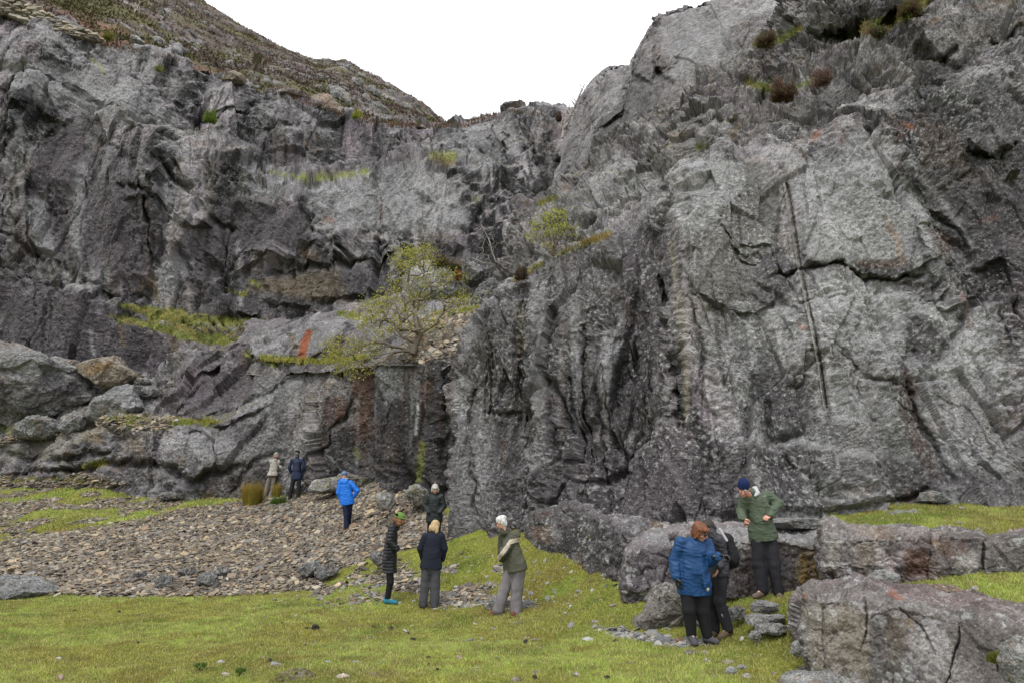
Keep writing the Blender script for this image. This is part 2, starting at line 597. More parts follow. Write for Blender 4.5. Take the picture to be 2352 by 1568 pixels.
# ---------- the near buttress on the right
def drips(seed, n, region, ylen, wid, lean, cols):
    # water and lichen streaks that run straight down the face
    r = random.Random(seed)
    out = []
    for _ in range(n):
        x = r.uniform(region[0], region[2]); y = r.uniform(region[1], region[3])
        L = r.uniform(*ylen)
        dx = L * (lean[0] + (lean[1] - lean[0]) * (x - region[0]) / (region[2] - region[0]))
        c, k = r.choice(cols)
        out.append((c, [(x, y), (x + dx * .5 + r.uniform(-3, 3), y + L * .5), (x + dx, y + L)], k * r.uniform(.6, 1), r.uniform(*wid), 'drip'))
    return out
def joints(seed, n, region, ylen, w, amt, lean):
    r = random.Random(seed)
    out = []
    for _ in range(n):
        x = r.uniform(region[0], region[2]); y = r.uniform(region[1], region[3]); L = r.uniform(*ylen)
        dx = L * (lean[0] + (lean[1] - lean[0]) * (x - region[0]) / (region[2] - region[0]))
        out.append(('crack', [(x, y), (x + dx * .5 + r.uniform(-4, 4), y + L * .5), (x + dx, y + L)], r.uniform(*amt), r.uniform(*w)))
    return out
CHAR, BRN = (.032, .029, .032), (.075, .052, .036)
butt_cols = [  # (base x, y, Y), (ridge x, y, Y), behind
    ((1000, 1235, 22), (1012, 870, 22), (1020, 830, 23)),
    ((1034, 1240, 17.8), (1034, 838, 19.0), (1085, 775, 22)),
    ((1130, 1238, 17.0), (1118, 720, 19.2), (1155, 640, 23)),
    ((1232, 1205, 16.5), (1188, 645, 19.2), (1215, 600, 22)),
    ((1320, 1215, 15.5), (1285, 588, 18.8), (1300, 565, 21)),
    ((1400, 1222, 14.6), (1392, 548, 18.2), (1400, 530, 20)),
    ((1480, 1228, 13.7), (1476, 486, 17.7), (1480, 462, 20)),
    ((1545, 1215, 13.1), (1530, 442, 17.3), (1540, 415, 20)),
    ((1585, 1210, 12.8), (1575, 385, 17.0), (1585, 355, 19)),
    ((1650, 1205, 12.6), (1650, 352, 16.7), (1650, 322, 18)),
    ((1765, 1200, 12.5), (1775, 380, 16.2), (1780, 330, 18)),
    ((1905, 1195, 12.6), (1905, 330, 16.6), (1910, 290, 18)),
    ((2060, 1180, 13.0), (2040, 250, 16.9), (2040, 205, 18.5)),
    ((2200, 1165, 13.3), (2190, 190, 16.8), (2190, 150, 18)),
    ((2420, 1160, 13.6), (2400, 120, 16.5), (2400, 60, 17.5)),
    ((2750, 1160, 14.0), (2700, 60, 16.0), (2700, 0, 17.0)),
    ((3100, 1160, 15.0), (3050, 60, 17.0), (3050, 0, 18.0)),
]
def lerp(a, b, t): return tuple(a[i] + (b[i] - a[i]) * t for i in range(3))
_conc = {3: (.0, .0), 4: (-.25, .1), 6: (.55, .4), 7: (.5, .3), 8: (-.35, -.3), 9: (-.3, -.2), 10: (.0, .1), 11: (-.45, -.25), 12: (-.2, -.2), 13: (.35, .1)}
rows = [[], [], [], [], [], [], []]
for k, (b_, r_, h_) in enumerate(butt_cols):
    a1, a2 = _conc.get(k, (0, 0))
    below = (b_[0], b_[1] + 70, b_[2] - .1)
    m1 = lerp(b_, r_, .25); m2 = lerp(b_, r_, .55); m3 = lerp(b_, r_, .85)
    m1 = (m1[0], m1[1], m1[2] - .35 + a1 * .6)
    m2 = (m2[0], m2[1], m2[2] - .45 + a1)
    m3 = (m3[0], m3[1], m3[2] - .45 + a2)
    for i, p in enumerate((below, b_, m1, m2, m3, r_, h_)):
        rows[i].append(p)
feats_b = [
    ('crack', [(1560, 545), (1548, 640), (1546, 700), (1562, 770), (1570, 850), (1576, 940), (1580, 1010)], .4, 5),
    ('crack', [(1562, 532), (1558, 556)], .7, 8),
    ('block', [(1520, 540), (1538, 530), (1538, 690), (1552, 770), (1562, 860), (1566, 960), (1552, 960), (1545, 860), (1530, 700)], .25, 3),
    ('crack', [(1470, 690), (1452, 760), (1432, 830), (1416, 900), (1404, 960)], .45, 11),
    ('block', [(1380, 760), (1440, 700), (1462, 760), (1415, 840), (1400, 930), (1372, 900)], .22, 6),
    ('block', [(1846, 430), (1960, 395), (2060, 410), (2110, 500), (2150, 590), (2090, 636), (1985, 620), (1900, 612), (1850, 598)], .22, 2.2),
    ('crack', [(1842, 607), (1880, 610), (1930, 620), (1990, 632), (2040, 636), (2110, 640)], .3, 3.2),
    ('block', [(1700, 400), (1790, 400), (1800, 500), (1830, 605), (1790, 636), (1770, 560), (1700, 560)], .15, 3),
    ('crack', [(1778, 636), (1805, 626), (1832, 606)], .5, 6),
    ('block', [(1586, 420), (1650, 372), (1760, 372), (1785, 420), (1786, 560), (1775, 700), (1700, 720), (1600, 690), (1590, 560)], .2, 3),
    ('crack', [(1648, 515), (1662, 560), (1700, 590), (1740, 608)], .18, 3),
    ('crack', [(2075, 370), (2110, 410), (2170, 470), (2215, 520), (2240, 575)], -.3, 9),
    ('crack', [(2060, 400), (2095, 450), (2150, 510), (2200, 560), (2225, 600)], .3, 12),
    ('block', [(2100, 500), (2150, 480), (2200, 520), (2235, 620), (2235, 700), (2160, 720), (2120, 640)], .3, 3),
    ('block', [(2245, 620), (2300, 600), (2330, 680), (2270, 720)], -.35, 5),
    ('crack', [(2225, 350), (2262, 362), (2300, 340), (2335, 320)], .5, 6),
    ('block', [(2220, 320), (2260, 300), (2320, 300), (2335, 322), (2290, 352), (2230, 350)], .5, 3),
    ('crack', [(1880, 480), (1872, 540), (1846, 590)], .12, 5),
    ('crack', [(2105, 800), (2085, 860), (2095, 960), (2130, 1050), (2160, 1110)], .35, 11),
    ('crack', [(2240, 700), (2190, 750), (2170, 790), (2150, 830)], .3, 9),
    ('block', [(1895, 700), (2060, 660), (2200, 720), (2290, 800), (2230, 880), (2130, 860), (2020, 900), (1910, 860)], .14, 14),
    ('crack', [(1930, 790), (1980, 870), (2040, 900), (2100, 905)], .2, 8),
    ('crack', [(1200, 660), (1192, 760), (1196, 880), (1200, 980)], .35, 9),
    ('crack', [(1262, 620), (1268, 740), (1260, 860), (1290, 980)], .3, 8),
    ('crack', [(1300, 860), (1310, 980), (1306, 1080)], .35, 6),
    ('crack', [(1095, 930), (1140, 940), (1175, 935), (1186, 960)], .22, 5),
    ('crack', [(1060, 1000), (1075, 1090), (1070, 1180)], .22, 4),
    ('crack', [(1330, 740), (1342, 860), (1334, 960), (1350, 1060)], .28, 8),
    ('crack', [(1600, 740), (1618, 830), (1608, 900), (1640, 960)], .2, 6),
    ('crack', [(1740, 860), (1760, 950), (1760, 1020), (1840, 1000)], .25, 9),
    ('crack', [(1735, 650), (1770, 690), (1838, 745)], .2, 10),
    ('block', [(1630, 1010), (1760, 1030), (1840, 1010), (1980, 1060), (1990, 1160), (1640, 1180)], .18, 8),
    ('crack', [(1990, 1165), (2070, 1145), (2110, 1130)], .3, 6),
    ('crack', [(1310, 1110), (1380, 1090), (1440, 1040), (1500, 1000)], .25, 8),
    # drill hole halves left by the quarrying
    ('bore', [(1806, 424), (1822, 520), (1836, 610), (1851, 680), (1868, 760), (1884, 840), (1897, 935)], .16, 3.8),
    ('bore', [(1801, 424), (1817, 520), (1831, 610), (1846, 680), (1863, 760), (1879, 840), (1893, 935)], -.06, 3.4),
]
paint_b = [
    ((.15, .148, .15), [(1650, 1000), (2352, 1000), (2352, 1160), (1650, 1200)], .3, 16),
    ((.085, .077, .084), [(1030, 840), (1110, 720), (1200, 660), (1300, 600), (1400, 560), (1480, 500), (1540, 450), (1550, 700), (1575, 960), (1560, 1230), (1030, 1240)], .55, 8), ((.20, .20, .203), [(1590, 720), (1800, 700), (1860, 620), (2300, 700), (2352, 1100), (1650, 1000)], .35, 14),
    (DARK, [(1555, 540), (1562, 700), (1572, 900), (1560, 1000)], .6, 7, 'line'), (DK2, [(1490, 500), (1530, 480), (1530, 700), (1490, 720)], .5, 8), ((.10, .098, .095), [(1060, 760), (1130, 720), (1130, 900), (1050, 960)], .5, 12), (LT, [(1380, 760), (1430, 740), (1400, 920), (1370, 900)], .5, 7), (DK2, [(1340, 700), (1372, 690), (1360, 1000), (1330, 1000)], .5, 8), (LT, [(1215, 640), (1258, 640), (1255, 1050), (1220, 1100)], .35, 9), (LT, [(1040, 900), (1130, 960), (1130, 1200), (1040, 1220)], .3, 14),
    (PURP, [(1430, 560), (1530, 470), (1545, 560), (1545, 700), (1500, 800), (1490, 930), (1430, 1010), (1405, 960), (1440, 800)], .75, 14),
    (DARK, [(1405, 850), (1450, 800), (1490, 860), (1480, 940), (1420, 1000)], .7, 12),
    (DK2, [(1195, 720), (1215, 660), (1228, 800), (1215, 960), (1195, 1000)], .7, 12),
    (DARK, [(1262, 650), (1282, 640), (1290, 800), (1275, 900), (1262, 850)], .6, 12),
    (DARK, [(1290, 860), (1322, 840), (1322, 1100), (1292, 1100)], .6, 12),
    (DK2, [(1140, 820), (1185, 830), (1200, 1180), (1150, 1180)], .5, 16),
    (PURP, [(1370, 1040), (1560, 990), (1640, 1100), (1600, 1210), (1360, 1220)], .7, 22),
    (DK2, [(1590, 1020), (1640, 1060), (1640, 1160), (1560, 1190)], .4, 18),
    ((.095, .092, .088), [(1590, 400), (1650, 365), (1770, 372), (1790, 420), (1790, 560), (1775, 700), (1600, 690)], .7, 5),
    (PURP, [(1735, 600), (1800, 560), (1830, 620), (1800, 700), (1725, 715)], .7, 12),
    (LT, [(1820, 400), (1980, 380), (2090, 410), (2150, 520), (2190, 640), (2120, 640), (1850, 598)], .75, 16),
    (LT, [(1540, 460), (1600, 360), (1720, 370), (1700, 440), (1620, 520), (1570, 540)], .6, 8),
    (LT, [(1865, 620), (2060, 650), (2160, 700), (2250, 720), (2330, 860), (2250, 900), (2100, 860), (1900, 800)], .6, 24),
    (LT, [(1850, 420), (1960, 300), (2050, 320), (2060, 400)], .4, 20),
    (LT, [(1900, 820), (2040, 900), (2060, 1000), (1900, 960)], .4, 24),
    (DARK, [(2040, 210), (2160, 170), (2352, 200), (2400, 480), (2290, 560), (2240, 560), (2160, 440), (2080, 350)], .75, 16),
    (DARK, [(2120, 470), (2200, 520), (2240, 600), (2160, 640)], .45, 12),
    (DARK, [(2260, 530), (2330, 560), (2340, 700), (2250, 690)], .6, 12),
    ((.06, .045, .04), [(2070, 840), (2090, 860), (2105, 950), (2140, 1040), (2170, 1110), (2120, 1080), (2080, 1000), (2062, 930)], .85, 6),
    (DARK, [(1960, 605), (2100, 600), (2110, 640), (1990, 630)], .7, 6),
    (RUST, [(1960, 600), (2080, 590), (2090, 610), (1990, 615)], .6, 5),
    (DK2, [(2080, 720), (2170, 730), (2190, 800), (2110, 850), (2070, 800)], .5, 14),
    (DK2, [(1740, 820), (1860, 860), (1860, 960), (1760, 980)], .35, 22),
    ((.25, .13, .045), [(2020, 480), (2050, 520), (2080, 600), (2060, 590)], .35, 9),
    (ORNG, [(1876, 200), (1884, 290), (1870, 320)], .45, 6, 'line'),
    (ORNG, [(2075, 285), (2095, 292)], .5, 5),
    (RUST, [(1920, 280), (1935, 330)], .45, 10), (RUST, [(2050, 270), (2080, 300), (2060, 320)], .4, 9, 'line'),
    (ORNG, [(2210, 672), (2225, 720), (2222, 760)], .45, 3, 'line'),
    (RUST, [(2120, 520), (2200, 560), (2170, 600)], .5, 14), (ORNG, [(2255, 512), (2290, 500)], .4, 7),
    (RUST, [(1440, 700), (1450, 740)], .4, 10), (RUST, [(1152, 1010), (1158, 1060)], .5, 5),
    (RUST, [(2060, 1120), (2130, 1135), (2150, 1150), (2080, 1150)], .6, 5), (ORNG, [(1838, 745), (1848, 752)], .5, 5),
    ((.19, .17, .13), [(1540, 560), (1562, 700), (1580, 880), (1575, 960)], .7, 7, 'line'),
    (LT, [(1410, 600), (1440, 560), (1470, 500), (1530, 440)], .4, 7, 'line'),
    (LT, [(2080, 375), (2170, 470), (2240, 580)], .5, 6, 'line'),
    ((.33, .315, .29), [(1802, 424), (1820, 520), (1834, 610), (1849, 680), (1866, 760), (1882, 840), (1895, 935)], 1.0, 4.2, 'exact', 1),
    ((.03, .03, .03), [(1812, 424), (1827, 520), (1841, 610), (1856, 680), (1873, 760), (1888, 840), (1899, 935)], 1.0, 2.4, 'exact', 1),  # shadow along the right side of the drill groove, painted on
    ((.13, .12, .06), [(1192, 700), (1196, 800)], .4, 10),
    (PALE, [(1310, 1120), (1322, 1150), (1318, 1190)], .5, 5, 'line'),
    ((.12, .12, .035), [(1180, 640), (1285, 585), (1392, 545), (1400, 536)], .8, 6, 'line'),
]
paint_b += [(CHAR, [(1600, 1000), (1700, 1010), (1800, 1040), (1850, 1120), (1780, 1190), (1600, 1200)], .55, 14), (CHAR, [(1730, 860), (1800, 850), (1860, 900), (1880, 980), (1800, 1010), (1740, 960)], .55, 12),
    (CHAR, [(2200, 480), (2290, 420), (2400, 480), (2400, 720), (2300, 700), (2230, 600)], .55, 14), (CHAR, [(2080, 720), (2160, 740), (2190, 800), (2120, 850), (2080, 800)], .6, 10), (BRN, [(2100, 260), (2200, 300), (2240, 400), (2120, 380)], .4, 14),
    (PALE, [(1870, 640), (2000, 650), (2060, 690), (1960, 730), (1880, 700)], .4, 10), (PALE, [(2110, 700), (2180, 710), (2300, 840), (2230, 850)], .4, 10), (CHAR, [(2020, 1050), (2352, 1080), (2352, 1150), (2060, 1150)], .4, 16), (PALE, [(1830, 430), (1900, 420), (2000, 560), (1900, 590), (1850, 560)], .35, 14)]
paint_b = paint_b[:4] + drips(5, 46, (1040, 640, 1550, 900), (140, 420), (4, 13), (-.12, .10), [(CHAR, .85), (CHAR, .75), (BRN, .6), (LT, .6), ((.11, .105, .09), .6), (PURP, .8)]) \
    + drips(6, 22, (1590, 560, 2330, 900), (90, 300), (3, 11), (.1, .22), [(CHAR, .6), (BRN, .5), (PALE, .5), (LT, .6), (DK2, .6)]) + paint_b[4:]
feats_b += joints(7, 16, (1050, 640, 1540, 900), (180, 420), (2.5, 5), (.1, .28), (-.12, .10)) + joints(8, 7, (1600, 500, 2300, 900), (100, 260), (2, 4), (.06, .14), (.1, .22))
df = disp_factory(.38, .26, .085, 1.25, flute=.24, flx=lambda X, Y: (.25 + .75 * ss(1640, 1540, X)) * (.4 + .6 * ss(560, 700, Y + (X > 1300) * 150)), seed=3, aniso=(1, .8, .38), jf=1.2, flat=([(1590, 400), (1650, 365), (1770, 372), (1790, 420), (1790, 560), (1775, 700), (1600, 690)], [(1430, 560), (1530, 470), (1545, 700), (1490, 930), (1405, 960), (1440, 800)], [(1370, 1040), (1560, 990), (1640, 1100), (1600, 1210), (1360, 1220)], [(1135, 820), (1190, 830), (1200, 1000), (1150, 1000)], [(2150, 480), (2280, 500), (2240, 640), (2160, 600)]))
def colb(Q, N, X, Y, ex):
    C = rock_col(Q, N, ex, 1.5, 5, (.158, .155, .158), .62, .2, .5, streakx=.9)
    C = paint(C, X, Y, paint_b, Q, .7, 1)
    cl, cc, ce = facet(Q / .075, 77)
    m = ss(.62, .9, cc) * ss(.02, .12, ce) * (.35 + .65 * ss(-.2, .4, fbm(Q / 1.1, 2, 78)))
    C = mixc(C, (.40, .40, .39), .5 * m)
    return C
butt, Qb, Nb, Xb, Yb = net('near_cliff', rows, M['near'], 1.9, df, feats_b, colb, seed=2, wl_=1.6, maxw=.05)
tag(butt, kind='structure')

# ---------- rough tiers above the buttress
up = [
    ((1090, 760, 25), (1150, 640, 25), (1165, 600, 26), (1172, 590, 27), (1176, 585, 29), (1180, 582, 32)),
    ((1180, 660, 20), (1185, 600, 22), (1195, 540, 23), (1212, 500, 25), (1225, 480, 27), (1235, 478, 31)),
    ((1290, 640, 19), (1300, 560, 20), (1295, 510, 22), (1290, 465, 24), (1295, 440, 26), (1305, 438, 31)),
    ((1395, 600, 19), (1400, 500, 20), (1390, 440, 22), (1380, 375, 24), (1385, 335, 26), (1395, 332, 31)),
    ((1480, 560, 18.5), (1490, 440, 19.5), (1490, 380, 21.5), (1485, 310, 23.5), (1500, 272, 25.5), (1510, 270, 31)),
    ((1600, 440, 17.7), (1600, 345, 18.4), (1610, 290, 20), (1620, 225, 22), (1630, 180, 24), (1640, 178, 30)),
    ((1750, 420, 17.3), (1750, 345, 18), (1760, 265, 19.5), (1765, 205, 21.5), (1770, 92, 23.5), (1780, 90, 30)),
    ((1840, 400, 17.3), (1845, 320, 18), (1850, 235, 19), (1850, 160, 20.5), (1815, 10, 22.5), (1825, 6, 30)),
    ((1960, 340, 17.5), (1960, 250, 18), (1960, 165, 19), (1960, 88, 20), (1880, -90, 22), (1890, -95, 30)),
    ((2100, 260, 17.6), (2100, 175, 18), (2090, 110, 18.8), (2080, 50, 19.6), (2060, -160, 21), (2070, -170, 30)),
    ((2250, 200, 17.4), (2250, 130, 17.8), (2240, 60, 18.3), (2230, -10, 19), (2250, -200, 20), (2260, -210, 30)),
    ((2500, 160, 17), (2500, 60, 17.3), (2500, -40, 18), (2500, -120, 19), (2500, -260, 20), (2500, -270, 30)),
    ((3000, 160, 18), (3000, 60, 18.3), (3000, -40, 19), (3000, -120, 20), (3000, -260, 21), (3000, -270, 30)),
]
rows = [[c[i] for c in up] for i in range(6)]
feats_u = [
    ('crack', [(1940, 58), (2020, 50), (2060, 40), (2110, 30)], 1.6, 16),
    ('crack', [(1890, 60), (1930, 50)], .9, 12),
    ('block', [(1780, 20), (1880, -20), (2060, -20), (2110, 10), (2060, 30), (1960, 40), (1900, 55), (1840, 60)], .5, 5),
    ('block', [(2090, 0), (2200, -10), (2250, 60), (2210, 130), (2130, 110), (2060, 60)], .4, 6),
    ('crack', [(2110, 120), (2170, 125), (2200, 100)], .5, 7),
    ('crack', [(2270, 70), (2310, 85), (2352, 50)], .5, 6),
    ('crack', [(1600, 350), (1640, 325), (1690, 300)], .6, 8),
    ('crack', [(1680, 210), (1720, 190), (1750, 170)], .3, 7),
    ('crack', [(1740, 225), (1760, 215), (1770, 190)], .4, 6),
    ('crack', [(1590, 318), (1620, 338)], .6, 8),
    ('crack', [(1470, 400), (1520, 400), (1560, 370)], .3, 6),
]
paint_u = [
    (PALE, [(1330, 480), (1450, 400), (1560, 420), (1500, 480), (1400, 520)], .45, 16),
    (PALE, [(1230, 470), (1330, 430), (1390, 350), (1420, 330), (1440, 380), (1350, 460), (1240, 500)], .4, 16),
    (LT, [(1560, 400), (1620, 350), (1760, 345), (1770, 380), (1650, 400)], .6, 8),
    (DARK, [(1890, 20), (2100, 0), (2120, 40), (2030, 60), (1940, 62)], .7, 10),
    (OCHRE, [(1680, 310), (1700, 280)], .5, 8), (RUST, [(1640, 330), (1700, 310)], .35, 9),
    (MOSS, [(1730, 100), (1790, 92), (1830, 70)], .9, 7, 'line'),
    (MOSS, [(1600, 345), (1640, 338)], .9, 5), (MOSS, [(1980, 70), (2060, 45), (2110, 20), (2120, 5)], .8, 11, 'line'),
    (MOSS, [(1720, 190), (1760, 205), (1830, 200), (1880, 180)], .7, 7, 'line'),
    (MOSS, [(1390, 545), (1320, 560), (1290, 580)], .8, 5, 'line'),
    (MOSS, [(1240, 470), (1275, 455)], .7, 5),
    (DK2, [(2100, 130), (2250, 140), (2400, 100), (2400, 220), (2100, 220)], .5, 16),
]
df = disp_factory(.5, .34, .13, 1.3, seed=23, aniso=(1, 1, 1.2), shelf=.2, sm=(-.6, .0))
def colu(Q, N, X, Y, ex):
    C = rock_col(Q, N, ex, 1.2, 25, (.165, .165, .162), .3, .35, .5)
    C = paint(C, X, Y, paint_u, Q, .6, 2)
    k = ss(.55, .85, N[..., 2]) * ss(.15, .5, fbm(Q / .9 + 5, 3, 91))
    return mixc(C, (.12, .12, .03), .6 * k)
upper, Qu, Nu, Xu, Yu = net('upper_cliff', rows, M['near'], 1.9, df, feats_u, colu, seed=12, wl_=1.6, maxw=.08)
tag(upper, kind='structure')

# ---------- smooth slab rising to the right skyline
sk = [
    ((1205, 760, 33), (1225, 560, 34), (1258, 470, 36), (1290, 340, 38), (1322, 268, 40), (1330, 266, 60)),
    ((1260, 760, 28), (1270, 560, 30), (1300, 440, 32), (1335, 300, 34), (1348, 214, 36), (1352, 212, 60)),
    ((1330, 700, 27), (1340, 500, 28), (1360, 380, 30), (1385, 250, 32), (1396, 163, 34), (1400, 160, 60)),
    ((1400, 600, 26.5), (1410, 400, 28), (1425, 320, 30), (1440, 230, 31), (1449, 156, 33), (1453, 154, 60)),
    ((1440, 560, 26.5), (1450, 380, 28), (1455, 300, 29), (1462, 210, 30), (1468, 118, 32), (1472, 116, 60)),
    ((1480, 540, 26), (1490, 340, 27), (1495, 250, 28), (1502, 150, 29), (1508, 44, 31), (1512, 42, 60)),
    ((1580, 500, 26), (1585, 260, 26.5), (1590, 190, 27), (1590, 110, 28), (1585, 30, 30), (1590, 28, 60)),
    ((1680, 400, 25.5), (1690, 220, 26), (1690, 140, 26.5), (1690, 60, 27), (1660, 2, 29), (1664, 0, 60)),
    ((1800, 300, 25.5), (1810, 160, 26), (1820, 80, 26), (1830, 0, 27), (1840, -60, 29), (1842, -62, 60)),
    ((2000, 300, 25.5), (2000, 100, 26), (2000, 0, 26), (2000, -60, 27), (2000, -160, 29), (2000, -164, 60)),
    ((2600, 300, 26), (2600, 100, 26), (2600, 0, 26), (2600, -60, 27), (2600, -240, 29), (2600, -244, 60)),
]
rows = [[c[i] for c in sk] for i in range(6)]
feats_s = [
    ('crack', [(1508, 50), (1500, 110), (1510, 170), (1540, 190)], .5, 6),
    ('crack', [(1450, 160), (1460, 200), (1440, 260), (1400, 300)], .4, 8),
    ('crack', [(1500, 180), (1540, 160), (1590, 110)], .25, 7),
    ('block', [(1455, 130), (1505, 50), (1515, 150), (1500, 190), (1450, 170)], .5, 4),
    ('block', [(1340, 230), (1400, 165), (1440, 180), (1430, 260), (1370, 310)], .4, 5),
    ('crack', [(1340, 300), (1310, 380), (1280, 450)], .4, 10),
]
df = disp_factory(.4, .16, .05, 2.4, seed=43, aniso=(1, 1, .8))
def cols_(Q, N, X, Y, ex):
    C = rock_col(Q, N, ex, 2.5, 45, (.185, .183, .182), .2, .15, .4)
    return paint(C, X, Y, [(PURP, [(1370, 330), (1430, 240), (1440, 300), (1400, 380)], .4, 14), (LT, [(1520, 60), (1700, 20), (1640, 160), (1540, 180)], .4, 20),
                           ((.12, .11, .04), [(1400, 330), (1500, 262), (1540, 262)], .4, 6, 'line')], Q, 1, 3)
slab, Qs, Ns, Xs, Ys = net('skyline_slab', rows, M['far'], 2.1, df, feats_s, cols_, seed=15, wl_=2.5, maxw=.2)
tag(slab, kind='structure')

# ---------- the big quarry wall, left and centre, with its grass terrace and upper ledge
#        foot               front edge        back of terrace    mid               nose ledge front   ledge back        upper wall          rim               top
wl = [
    ((-420, 1000, 41), (-420, 560, 42), (-420, 545, 43), (-420, 330, 45), (-420, 230, 46), (-420, 225, 47), (-420, 60, 48), (-420, -90, 50), (-420, -95, 56)),
    ((-150, 1000, 41), (-150, 560, 42), (-150, 545, 43), (-150, 330, 45), (-150, 230, 46), (-150, 225, 47), (-150, 60, 48), (-150, -40, 50), (-150, -43, 56)),
    ((0, 1000, 40.5), (0, 595, 42), (0, 580, 43), (0, 360, 45), (0, 170, 46.5), (0, 163, 47.3), (0, 80, 48.5), (0, 20, 50), (0, 16, 56)),
    ((110, 990, 40), (110, 640, 41.5), (110, 625, 42.5), (105, 400, 45), (110, 200, 46.5), (110, 190, 47.5), (108, 120, 48.6), (105, 58, 50), (105, 53, 56)),
    ((200, 980, 39), (200, 690, 40.5), (205, 668, 42.3), (200, 420, 44.6), (190, 250, 46), (195, 240, 47.3), (195, 160, 48.6), (200, 96, 50), (202, 92, 57)),
    ((280, 960, 38), (278, 738, 39), (285, 700, 42), (290, 430, 44.5), (290, 270, 46), (300, 262, 47.5), (300, 190, 49), (300, 112, 50.5), (302, 108, 58)),
    ((400, 930, 35.8), (398, 768, 37), (400, 708, 41), (400, 460, 44), (400, 330, 45.5), (410, 305, 47.5), (410, 220, 49.5), (412, 140, 51), (414, 136, 59)),
    ((500, 890, 34.2), (498, 800, 35), (500, 722, 40), (500, 500, 43), (500, 370, 45), (500, 320, 48.5), (505, 250, 50), (510, 176, 51.5), (512, 171, 60)),
    ((580, 890, 33.5), (585, 812, 34), (580, 735, 39.3), (585, 540, 42.5), (590, 400, 44.5), (590, 345, 49), (600, 270, 51), (612, 200, 52.5), (614, 196, 61)),
    ((660, 890, 34), (655, 785, 34.6), (650, 735, 38.6), (655, 560, 41), (660, 440, 43.5), (668, 402, 48.5), (680, 320, 50.5), (700, 238, 53), (702, 234, 62)),
    ((760, 880, 33), (760, 770, 33.6), (755, 690, 37.6), (760, 545, 39.5), (765, 430, 43), (775, 398, 49), (780, 340, 51), (785, 264, 54), (787, 260, 63)),
    ((850, 860, 32), (850, 750, 32.6), (850, 680, 36.4), (860, 540, 38.6), (865, 410, 42), (870, 385, 49), (872, 340, 51), (875, 286, 54), (877, 282, 63)),
    ((960, 840, 31), (960, 740, 31.5), (960, 655, 35), (965, 520, 38), (965, 375, 43), (965, 362, 49), (965, 335, 51), (965, 293, 54), (967, 288, 63)),
    ((1050, 820, 30), (1050, 730, 31), (1055, 640, 33.5), (1070, 520, 38), (1060, 390, 43), (1060, 360, 48), (1060, 330, 50), (1060, 290, 53), (1062, 286, 62)),
    ((1120, 800, 30), (1120, 720, 31.5), (1130, 600, 34), (1140, 500, 38), (1140, 400, 42), (1140, 385, 44), (1140, 330, 47), (1135, 272, 50), (1137, 268, 60)),
    ((1180, 790, 30), (1180, 700, 32), (1185, 590, 35), (1190, 480, 38), (1190, 400, 40.5), (1190, 390, 42), (1185, 330, 45), (1175, 262, 49), (1177, 257, 60)),
    ((1250, 790, 33), (1250, 700, 35), (1250, 590, 38), (1248, 480, 41), (1245, 400, 42.5), (1245, 390, 43), (1240, 330, 46), (1235, 264, 49), (1237, 260, 60)),
    ((1300, 790, 36), (1300, 700, 38), (1300, 590, 41), (1290, 480, 44), (1290, 400, 45), (1290, 390, 45.5), (1290, 330, 47), (1300, 272, 50), (1302, 268, 60)),
    ((1420, 790, 38), (1420, 700, 40), (1420, 590, 43), (1420, 480, 46), (1420, 400, 47), (1420, 390, 47.5), (1420, 330, 49), (1420, 300, 51), (1420, 298, 60)),
]
rows = [[c[i] for c in wl] for i in range(9)]
